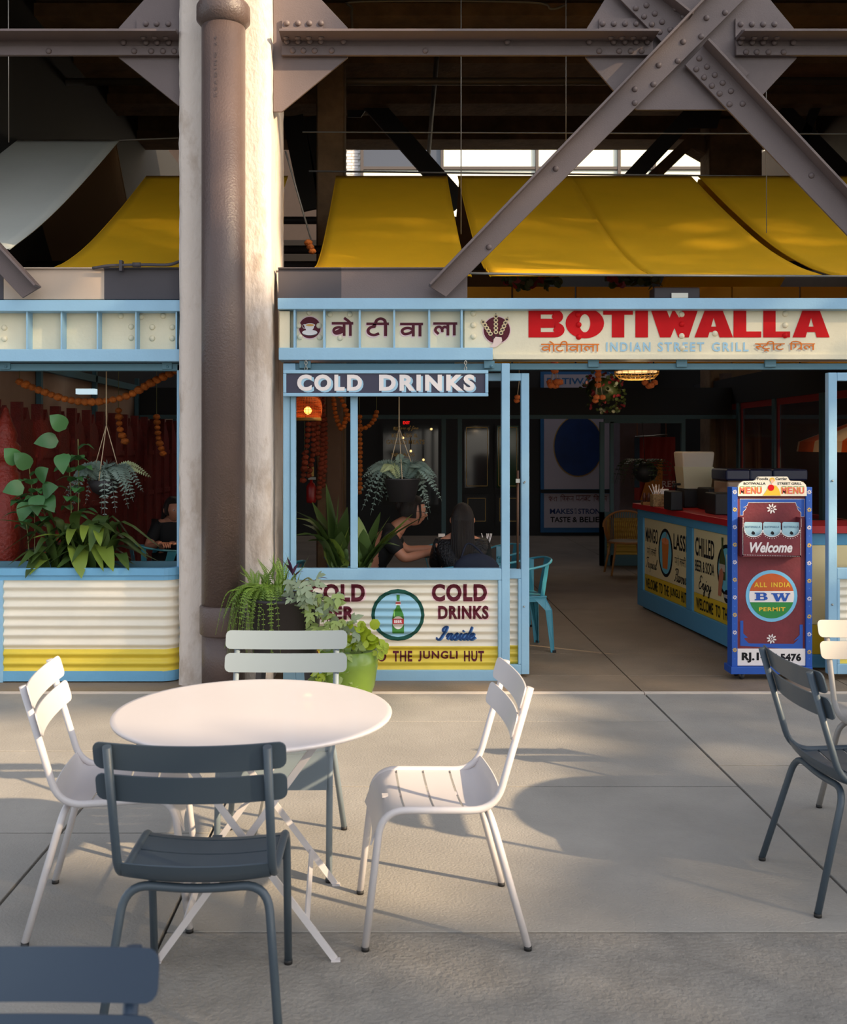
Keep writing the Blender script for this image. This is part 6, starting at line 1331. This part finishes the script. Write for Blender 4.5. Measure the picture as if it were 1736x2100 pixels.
MB().tube([c + Vector((-.16, -.10, zb - zc + .05)), c + Vector((-.23, -.12, zb - zc + .05)), c + Vector((-.23, -.12, zb - zc + .01))], .012, 8).build('tap', black_m, t)
def appl(x0, x1, y0, Y, d, lab, nm='equipment_box', cat='appliance'):
    return bev(tag(MB().box(PX(x0, Y), PX(x1, Y), Y, Y + d, zc, PZ(y0, Y)).build(nm, black_m), lab, cat), .012)
appl(1375, 1400, 1008, 9.35, .25, 'small black box left of the dispenser stand'); appl(1452, 1500, 1002, 9.35, .35, 'black counter appliance right of the dispenser'); t = appl(1466, 1560, 1012, 8.75, .3, 'low black till housing behind the menu board')
for x, lab in ((1568, 0),): pass
t = thing('slush_machine', onc(1570, 9.0), 'wide slush machine with dark blue lids behind the menu board', 'machine')
for k, (x0, x1) in enumerate(((1488, 1534), (1536, 1580), (1584, 1652))):
    Yk = 9.0; bev(MB().box(PX(x0 + 2, Yk), PX(x1 - 2, Yk), Yk, Yk + .38, zc, PZ(986, Yk)).build('bowl', M('amber_plastic', (150, 118, 92), .2, spec=.7), t), .02)
    bev(MB().box(PX(x0 - 2, Yk), PX(x1 + 2, Yk), Yk - .03, Yk + .40, PZ(986, Yk), PZ(962, Yk)).build('lid', M('dark_blue_lid', (30, 38, 70), .3), t), .02)
t = thing('napkin_basket', onc(1353, 10.0), 'woven basket of straws and napkins at the counter end', 'basket'); c = onc(1353, 10.0); bev(MB().box(c.x - .085, c.x + .085, c.y - .06, c.y + .06, zc, zc + .12).build('basket', M('woven_cane', (190, 160, 110), .7, rgb2=(110, 86, 56), vs=60), t), .006)
for k in range(12): MB().tube([c + Vector((-.04 + J(.03), J(.03), .05)), c + Vector((-.05 + J(.08), J(.04), .20 + J(.02)))], .004, 5).build('straw', white_ink, t)
bev(MB().box(c.x + .0, c.x + .08, c.y - .02, c.y + .04, zc + .12, zc + .17).build('napkins', white_ink, t), .003)
t = tag(MB().lathe([(.05, 0), (.062, .12), (.065, .14), (.055, .14)], onc(1384, 9.75), 20).build('pail', M('dark_pail', (70, 66, 62), .4, metal=.5)), 'small dark metal pail beside the napkin basket', 'pail')
# second napkin / condiment rack
t = thing('condiment_rack', onc(1330, 10.3), 'low wooden rack of condiments at the far counter corner', 'rack'); c = onc(1330, 10.3); MB().box(c.x - .07, c.x + .07, c.y - .05, c.y + .05, zc, zc + .03).build('tray', M('tray_wood', (150, 110, 60), .6), t)
for i in range(3): MB().lathe([(.018, .03), (.02, .09), (.012, .11), (.012, .12)], c + Vector((-.045 + .045 * i, 0, 0)), 10).build('bottle', M('sauce', (90, 50, 40), .4), t)
# ---------------------------------------------------------------- wicker armchair
Yw_ = 13.35; t = thing('wicker_chair', (PX(1280, Yw_), Yw_, 0), 'round-backed cane armchair beyond the counter end', 'chair'); c = Vector((PX(1282, Yw_), Yw_, 0)); cane = M('cane', (170, 112, 56), .5)
hoop = [c + Vector((.31 * cos(a), -.10 + .18 * (1 - cos(a)) * 0 + .10 * abs(sin(a)), .62 + .20 * sin(a))) for a in [pi * i / 16 for i in range(17)]]
MB().tube(hoop, .014, 8).build('back_rim', cane, t); seatc = c + Vector((0, -.05, .42))
MB().tube([seatc + Vector((.24 * cos(a), .22 * sin(a), 0)) for a in [2 * pi * i / 24 for i in range(24)]], .014, 8, closed=True).build('seat_ring', cane, t)
MB().lathe([(.001, .02), (.22, .02), (.23, .0), (.001, -.005)], seatc, 24).build('seat', M('seat_cushion', (180, 170, 150), .8), t)
for i in range(1, 32):
    a = pi * i / 32; r_ = c + Vector((.31 * cos(a), -.10 + .10 * abs(sin(a)), .62 + .20 * sin(a))); s_ = seatc + Vector((.24 * cos(a), .22 * sin(a), 0)); MB().tube([r_, (r_ + s_) / 2 + Vector((0, .04, 0)), s_], .005, 5).build('spindle', cane, t)
for sx, sy in ((-1, -1), (1, -1), (-1, 1), (1, 1)): MB().tube([seatc + Vector((sx * .17, sy * .16, 0)), c + Vector((sx * .24, -.05 + sy * .22, 0))], .014, 8).build('leg', cane, t)
# ---------------------------------------------------------------- teal metal armchairs
tl = M('chair_teal', (70, 150, 170), .35, metal=.0, coat=.3)
def metal_armchair(label):
    t = thing('metal_armchair', (0, 0, 0), label, 'chair', 'teal metal armchairs')
    bev(MB().box(-.18, .18, -.18, .18, .435, .452).build('seat', tl, t), .008, 2); MB().box(-.175, .175, -.175, .175, .405, .437).build('seat_apron', tl, t)
    for sx in (-1, 1):
        for sy in (-1, 1):
            a = Vector((sx * .165, sy * .165, .44)); c = Vector((sx * .215, sy * .225, .0)); m_ = Vector((sx * .205, sy * .21, .34)); bb = MB()
            for k, (dx, dy) in enumerate(((1, 0), (0, 1))):
                e = Vector((-sx * dx, -sy * dy, 0)); bb.prism([a, a + e * .10, m_ + e * .055, c + e * .028, c, m_], Vector((sx * dy, sy * dx, 0)) * .004)
            bb.build('leg', tl, t); MB().box(c.x - .014, c.x + .014, c.y - .014, c.y + .014, 0, .018).build('foot_cap', black_m, t)
    arm = [Vector((-.235, .17, .66)), Vector((-.235, -.02, .68)), Vector((-.225, -.16, .71)), Vector((-.12, -.235, .735)), Vector((0, -.245, .74)), Vector((.12, -.235, .735)), Vector((.225, -.16, .71)), Vector((.235, -.02, .68)), Vector((.235, .17, .66))]
    MB().tube(arc(arm, 5), .010, 8).build('arm_hoop', tl, t)
    bb = MB(); bb.prism([Vector((-.05, -.175, .45)), Vector((.05, -.175, .45)), Vector((.065, -.238, .735)), Vector((-.065, -.238, .735))], (0, -.003, 0)); bb.build('back_splat', tl, t)
    for sx in (-1, 1):
        bb = MB(); bb.prism([Vector((sx * .18, .02, .45)), Vector((sx * .18, .09, .45)), Vector((sx * .236, .15, .662)), Vector((sx * .236, .06, .67))], (sx * .003, 0, 0)); bb.build('arm_support', tl, t)
        bb = MB(); bb.prism([Vector((sx * .14, -.17, .45)), Vector((sx * .18, -.12, .45)), Vector((sx * .222, -.15, .712)), Vector((sx * .20, -.19, .72))], (sx * .003, 0, 0)); bb.build('arm_support', tl, t)
    return t
mc = metal_armchair('teal metal armchair standing at the corner of the two window panels'); mc.location = (1.05, 8.42, 0); mc.rotation_euler = (0, 0, R(100))
for (x, y, rz, lab) in ((.53, 8.05, R(8), 'teal metal armchair under the person in the sequinned top'), (-.30, 8.45, R(-80), 'teal metal armchair under the person leaning forward'), (.55, 9.55, R(175), 'empty teal metal armchair on the far side of the table'), (.98, 9.5, R(120), 'teal metal armchair whose arm hoop shows beside the slim window'), (-.98, 8.3, R(60), 'teal metal armchair behind the narrow left window light'), (-2.3, 9.9, R(-60), 'dark blue metal armchair low in the planter window')):
    q = copy_tree(mc); q['label'] = lab; q.location = (x, y, 0); q.rotation_euler = (0, 0, rz)
# dining table
def dining(x, y, lab):
    t = thing('dining_table', (x, y, 0), lab, 'table', 'dark dining tables'); c = Vector((x, y, 0)); dt = M('dark_table', (58, 62, 62), .35)
    bev(MB().box(x - .32, x + .32, y - .32, y + .32, .735, .76).build('tabletop', dt, t), .006); MB().lathe([(.03, .02), (.03, .735)], c, 16).build('pedestal', black_m, t); MB().lathe([(.24, 0), (.24, .012), (.05, .03)], c, 24).build('base', black_m, t); return t
dining(.40, 8.82, 'dark square table where the two seated people meet'); dining(-2.9, 9.3, 'dark square table behind the planter')
c = Vector((PX(905, 8.7), 8.7, .761)); t = thing('napkin_glass', c, 'glass holding folded white napkins on the dining table', 'glass'); MB().lathe([(.03, 0), (.038, .11), (.034, .11), (.028, .01)], c, 18).build('glass', M('clear_glass', (220, 220, 215), .1, alpha=.45), t)
MB().box(c.x - .028, c.x + .028, c.y - .01, c.y + .012, .78, .92).build('napkins', white_ink, t)
c = Vector((PX(997, 8.6), 8.6, .761)); t = thing('straw_holder', c, 'cup of white straws right of the sequinned top', 'cup'); MB().lathe([(.03, 0), (.034, .08), (.03, .08)], c, 14).build('cup', black_m, t)
for k in range(7): MB().tube([c + Vector((J(.015), J(.015), .03)), c + Vector((J(.05), J(.03), .17))], .004, 5).build('straw', white_ink, t)
# fire extinguisher
c = Vector((PX(638, 10.2), 10.2, 0)); c.z = PZ(1032, 10.2); t = thing('fire_extinguisher', c, 'dark red fire extinguisher hanging below the marigold strands', 'fire extinguisher')
MB().lathe([(.001, 0), (.045, .005), (.05, .03), (.05, .16), (.03, .20), (.015, .21), (.015, .235)], c, 18).build('cylinder', M('extinguisher_red', (150, 24, 24), .3), t); MB().box(c.x - .03, c.x + .045, c.y - .01, c.y + .01, c.z + .235, c.z + .26).build('valve_handle', metal_m, t); MB().box(c.x - .03, c.x + .03, c.y - .055, c.y - .05, c.z + .27, c.z + .37).build('tag', gold_ink, t)
# brown column strip
t = tag(bev(MB().box(PX(668, 10.6), PX(700, 10.6), 10.6, 10.9, 0, 4.0).build('column', M('brown_pier', (112, 82, 62), .8, var=.2, vs=4))), 'brown plastered pier between the marigold strands and the mullion', 'column', kind='structure')
# ---------------------------------------------------------------- people
def skin_mesh(vs, es, rs, sub=2):
    me = bpy.data.meshes.new('skin'); me.from_pydata([tuple(v) for v in vs], es, []); o = bpy.data.objects.new('skin', me); COL.objects.link(o)
    m = o.modifiers.new('s', 'SKIN'); m.use_smooth_shade = True
    for i, r_ in enumerate(rs):
        sv = me.skin_vertices[0].data[i]; sv.radius = (r_, r_) if not isinstance(r_, tuple) else r_; sv.use_root = (i == 0)
    s = o.modifiers.new('u', 'SUBSURF'); s.levels = sub; s.render_levels = sub
    bpy.context.view_layer.update(); e = bpy.data.meshes.new_from_object(o.evaluated_get(bpy.context.evaluated_depsgraph_get()))
    out = ([v.co.copy() for v in e.vertices], [tuple(p.vertices) for p in e.polygons]); bpy.data.objects.remove(o); bpy.data.meshes.remove(me); bpy.data.meshes.remove(e); return out
skinm = M('skin', (196, 134, 106), .5, var=.06, vs=8); hairm = M('dark_hair', (30, 22, 20), .4, bump=.6, bs=120, stretch=(6, 6, 1)); 
def person(label, pel, chest, neck, head, fwd, arms, legs, top_m, leg_m, hair, cat='person', glasses=False):
    """seated figure; all points in world space, fwd: facing direction of the head"""
    pel, chest, neck, head = map(Vector, (pel, chest, neck, head)); fwd = Vector(fwd).normalized(); lat = Vector((-fwd.y, fwd.x, 0)).normalized()
    t = thing('person', (pel.x, pel.y, 0), label, 'person')
    V = [pel, pel.lerp(chest, .5), chest, neck, head - Vector((0, 0, .05))]; Rr = [.14, .125, .13, .055, .055]; E = [(0, 1), (1, 2), (2, 3), (3, 4)]
    for ar in arms:
        k = len(V); V += [Vector(p) for p in ar]; Rr += [.058, .045, .030, .028][:len(ar)]; E += [(2, k)] + [(k + i, k + i + 1) for i in range(len(ar) - 1)]
    for lg in legs:
        k = len(V); V += [Vector(p) for p in lg]; Rr += [.095, .065, .045, .035][:len(lg)]; E += [(0, k)] + [(k + i, k + i + 1) for i in range(len(lg) - 1)]
    bv, bf = skin_mesh(V, E, Rr); bb = MB(); bb.add(bv, bf, smooth=True)
    # head: egg shape with brow, nose, lips, chin, ears
    hv = MB(); n, m_ = 28, 20; up = Vector((0, 0, 1)); up = (up - fwd * up.dot(fwd)).normalized() if abs(fwd.z) > .01 else up; lt = up.cross(fwd)
    vs = []
    for i in range(m_ + 1):
        ph = pi * i / m_
        for j in range(n):
            a = 2 * pi * j / n; x = sin(ph) * cos(a); y = sin(ph) * sin(a); z = cos(ph); r = 1.0
            fx = .098 * x; fy = .076 * y; fz = .118 * z
            if z < 0: fy *= 1 - .28 * (-z); fx *= 1 - .05 * (-z)
            if x > 0:
                g = math.exp(-(y / .22) ** 2)
                fx += .026 * g * math.exp(-((z + .12) / .16) ** 2) + .010 * g * math.exp(-((z + .48) / .08) ** 2) + .010 * g * math.exp(-((z + .80) / .14) ** 2) - .010 * math.exp(-((abs(y) - .38) / .14) ** 2) * math.exp(-((z - .08) / .12) ** 2)
            vs.append(head + fwd * fx + lt * fy + up * fz)
    bb.add(vs, [(i * n + j, (i + 1) * n + j, (i + 1) * n + (j + 1) % n, i * n + (j + 1) % n) for i in range(m_) for j in range(n)], smooth=True)
    for s_ in (-1, 1): bb.ball(head + lt * .078 * s_ - fwd * .008 - up * .008, .026, 8, 6, sc=(.9, .45, 1.2))
    # hands with five fingers
    for ar in arms:
        w_ = Vector(ar[-1]); d = (w_ - Vector(ar[-2])).normalized(); sd = d.cross(Vector((0, 0, 1))).normalized(); nn = sd.cross(d); pc = w_ + d * .045
        bb.ball(pc, .045, 10, 8, sc=(.85 if abs(d.x) > .5 else .8, .85 if abs(d.y) > .5 else .8, .42))
        for i, (off, L) in enumerate(((-.030, .062), (-.010, .074), (.010, .070), (.029, .055))):
            b0 = pc + d * .032 + sd * off; bb.tube([b0, b0 + d * L * .45 + Vector((0, 0, .004)), b0 + d * L * .8 - Vector((0, 0, .014)), b0 + d * L * .9 - Vector((0, 0, .030))], [.0095, .009, .008, .006], 7)
        b0 = pc - sd * .035 - d * .015; bb.tube([b0, b0 - sd * .022 + d * .025, b0 - sd * .02 + d * .052 - Vector((0, 0, .008))], [.011, .010, .007], 7)
    bb.build('body', skinm, t)
    # clothes
    V = [pel + Vector((0, 0, .02)), pel.lerp(chest, .5), chest, chest.lerp(neck, .55)]; Rr = [.165, .148, .150, .095]; E = [(0, 1), (1, 2), (2, 3)]
    for ar in arms:
        k = len(V); a, b_, c = [Vector(p) for p in ar[:3]]; V += [a, a.lerp(b_, .75)]; Rr += [.078, .062]; E += [(2, k), (k, k + 1)]
        if top_m.name.startswith('sequin'): V += [b_, b_.lerp(c, .8)]; Rr += [.056, .044]; E += [(k + 1, k + 2), (k + 2, k + 3)]
    cv, cf = skin_mesh(V, E, Rr); bb = MB(); bb.add(cv, cf, smooth=True); bb.build('top', top_m, t)
    V = [pel]; Rr = [.17]; E = []
    for lg in legs: k = len(V); V += [Vector(p) for p in lg[:3]]; Rr += [.108, .080, .060]; E += [(0, k), (k, k + 1), (k + 1, k + 2)]
    cv, cf = skin_mesh(V, E, Rr); bb = MB(); bb.add(cv, cf, smooth=True); bb.build('trousers', leg_m, t)
    for lg in legs: f = Vector(lg[-1]); bb = MB(); d = Vector((fwd.x, fwd.y, 0)).normalized(); bb.ball(Vector((f.x, f.y, .045)) + d * .05, .05, 12, 8, sc=(1.0 + abs(d.x) * 1.1, 1.0 + abs(d.y) * 1.1, .8)); bb.build('shoe', black_m, t)
    # hair
    bb = MB(); vs = []
    for i in range(15):
        ph = pi * .62 * i / 14
        for j in range(24):
            a = 2 * pi * j / 24; x = sin(ph) * cos(a); y = sin(ph) * sin(a); z = cos(ph); k = 1.0
            if x > .25 and z < .55: x = .25 + (x - .25) * .35
            vs.append(head - fwd * .008 + fwd * .114 * x + lt * .092 * y + up * (.134 * z))
    bb.add(vs, [(i * 24 + j, (i + 1) * 24 + j, (i + 1) * 24 + (j + 1) % 24, i * 24 + (j + 1) % 24) for i in range(14) for j in range(24)], smooth=True)
    if hair == 'long':
        for s_ in range(-5, 6):
            u = s_ / 5; r0 = head - fwd * .08 * (1 - .5 * u * u) + lt * .066 * u + up * .02; bb.tube(arc([r0, r0 - fwd * .045 - up * .12, r0 - fwd * .055 - up * .26 + lt * .01 * u, r0 - fwd * .045 - up * .42 + lt * J(.02)], 4), [.026, .026, .025, .025, .024, .024, .023, .022, .020, .018, .014, .010, .004], 8)
    elif hair == 'bun': bb.ball(head - fwd * .115 + up * .03, .045, 12, 8); bb.tube([head + fwd * .05 + lt * .06 + up * .07, head + fwd * .075 + lt * .07 - up * .02, head + fwd * .06 + lt * .07 - up * .09], [.010, .008, .002], 6); bb.tube([head + fwd * .05 - lt * .06 + up * .07, head + fwd * .075 - lt * .07 - up * .02, head + fwd * .06 - lt * .07 - up * .09], [.010, .008, .002], 6)
    bb.build('hair', hairm, t)
    if glasses:
        bb = MB()
        for s_ in (-1, 1):
            bb.tube([head + fwd * .103 + lt * (.034 * s_ + .024 * cos(a)) + up * (.008 + .018 * sin(a)) for a in [2 * pi * i / 14 for i in range(14)]], .0022, 5, closed=True); bb.tube([head + fwd * .10 + lt * .060 * s_ + up * .01, head + fwd * .0 + lt * .084 * s_ + up * .01], .002, 5)
        bb.build('glasses', black_m, t)
    for s_ in (-1, 1):
        e = head + fwd * .073 + lt * .030 * s_ + up * .008; b2 = MB(); b2.ball(e, .012, 10, 8); b2.build('eye', M('eye_white', (210, 200, 190), .3), t); b2 = MB(); b2.ball(e + fwd * .0075, .0065, 8, 6); b2.build('iris', black_m, t.children[-1])
    return t
blk = M('black_cloth', (20, 20, 22), .8); seq = M('sequin_top', (26, 26, 30), .25, metal=.3, bump=1.0, bs=60); den = M('dark_denim', (24, 30, 48), .8)
hx = PX(846, 8.25); hz = PZ(1050, 8.25)
person('dark-haired person in glasses and a black top leaning right over the table', (-.30, 8.48, .56), (-.04, 8.42, .90), (.085, 8.38, 1.035), (hx + .01, 8.35, hz), (.96, -.2, -.14), [[(-.03, 8.24, .93), (.10, 8.20, .76), (.30, 8.32, .80), (.36, 8.36, .80)], [(-.03, 8.60, .93), (.12, 8.66, .78), (.32, 8.64, .80), (.37, 8.63, .80)]], [[(-.22, 8.36, .52), (.14, 8.32, .50), (.10, 8.30, .10), (.12, 8.3, .06)], [(-.22, 8.6, .52), (.14, 8.64, .50), (.10, 8.62, .10), (.12, 8.62, .06)]], blk, blk, 'bun', glasses=True)
hx = PX(946, 8.05); hz = PZ(1066, 8.05)
person('long-haired person in a black sequinned top with their back to the window', (hx - .0, 8.02, .57), (hx - .01, 8.06, .84), (hx, 8.08, .98), (hx + .01, 8.10, hz), (.05, 1, -.12), [[(hx - .17, 8.08, .88), (hx - .20, 8.22, .70), (hx - .12, 8.42, .79), (hx - .11, 8.47, .79)], [(hx + .17, 8.08, .88), (hx + .21, 8.22, .70), (hx + .10, 8.42, .79), (hx + .09, 8.47, .79)]], [[(hx - .10, 8.10, .52), (hx - .11, 8.44, .50), (hx - .11, 8.42, .10), (hx - .11, 8.44, .06)], [(hx + .10, 8.10, .52), (hx + .11, 8.44, .50), (hx + .11, 8.42, .10), (hx + .11, 8.44, .06)]], seq, den, 'long')
hx = PX(356, 10.0); hz = PZ(1045, 10.0)
person('dark-clothed person with long hair seated deep behind the planter', (hx - .02, 10.1, .55), (hx - .01, 10.05, .84), (hx, 10.0, .98), (hx, 9.98, hz), (.6, -.8, -.1), [[(hx - .16, 10.0, .88), (hx - .22, 9.85, .68), (hx - .08, 9.72, .74), (hx - .05, 9.68, .74)], [(hx + .16, 10.1, .88), (hx + .24, 9.98, .68), (hx + .10, 9.82, .74), (hx + .07, 9.78, .74)]], [[(hx - .10, 9.98, .52), (hx - .05, 9.66, .50), (hx - .05, 9.68, .10), (hx - .05, 9.66, .06)], [(hx + .10, 10.02, .52), (hx + .15, 9.70, .50), (hx + .15, 9.72, .10), (hx + .15, 9.7, .06)]], blk, blk, 'long')
# shoulder bag hanging beside the sequinned top
t = thing('bag', (PX(975, 7.95), 7.72, .56), 'dark blue bag hanging on the chair of the sequinned top', 'bag'); c = Vector((PX(975, 7.8), 7.74, .72)); bb = MB(); bb.ball(c, .17, 16, 10, sc=(1.05, .4, .8)); bb.build('bag_body', den, t); MB().tube(arc([c + Vector((-.12, 0, .08)), c + Vector((-.05, .1, .20)), c + Vector((.1, 0, .08))], 5), .008, 6).build('strap', den, t)

# ---------------------------------------------------------------- unseen tree added towards the sun to block and shape its light
T_ = 16.0; TE = math.tan(SUN_E); perp = Vector((-SUN_H.y, SUN_H.x, 0))
LIT = [[(1.0, 3.1), (1.0, 2.3), (2.2, 1.85), (2.75, 1.6), (3.1, .85), (3.6, .72), (4.3, .72), (5.3, .95), (6.3, 1.10), (6.5, 1.5), (5.2, 1.9), (4.6, 2.45), (3.9, 2.65), (2.6, 2.9)],  # gaps left in the leaves, shaped to place the sunlit patches
       [(5.2, 9.4), (5.2, 5.5), (5.55, 5.0), (6.3, 4.85), (6.35, 5.2), (6.1, 5.6), (6.05, 7.6), (6.0, 9.4)], [(6.8, 4.3), (7.4, 4.1), (7.5, 4.4), (6.9, 4.65)],
       [(7.3, 1.95), (7.6, 1.95), (7.65, 2.4), (7.3, 2.45)], [(7.75, 1.2), (7.95, 1.2), (7.95, 2.3), (7.75, 2.3)]]
def inside(x, y, poly):
    c = False; j = len(poly) - 1
    for i in range(len(poly)):
        if (poly[i][1] > y) != (poly[j][1] > y) and x < (poly[j][0] - poly[i][0]) * (y - poly[i][1]) / (poly[j][1] - poly[i][1]) + poly[i][0]: c = not c
        j = i
    return c
rt_ = random.Random(5); lm = M('sun_blocker_leaf', (84, 104, 52), .6, trans=.1)
tw = [MB() for _ in range(3)]
st = .16; u = -4.0
while u < 12.5:
    q = -6.2
    while q < 9.2:
        if not any(inside(u, q, p) for p in LIT):
            k = 0 if u < 1.5 else (1 if u < 7 else 2); dpt = T_ + (rt_.random() - .5) * 1.2; uu = u + (rt_.random() - .5) * .1; qq = q + (rt_.random() - .5) * .1
            p = SUN_H * dpt + perp * uu; p.z = qq + dpt * TE
            a = perp * .16; b_ = Vector((0, 0, .16)) + SUN_H * (rt_.random() - .5) * .2; r_ = rt_.random() * .8
            a2 = a * cos(r_) + b_ * sin(r_); b2 = b_ * cos(r_) - a * sin(r_)
            tw[k].add([p - a2, p - b2 * .8, p + a2, p + b2 * .8], [(0, 1, 2, 3)])
        q += st
    u += st
p = SUN_H * (T_ + .8) + perp * 4.2; t = thing('sun_blocker_tree', p, 'unseen broad leafy tree added to shape the sunlight, outside the picture', 'tree')
for k, uc in enumerate((-1.2, 4.2, 9.6)):
    p = SUN_H * (T_ + .8) + perp * uc; tag(tw[k].build('foliage', lm, t), kind='stuff'); MB().tube([p, p + Vector((.1, 0, 3)), p + Vector((0, .1, 9))], [.22, .17, .08], 10).build('trunk', M('bark', (96, 82, 70), .9), t)
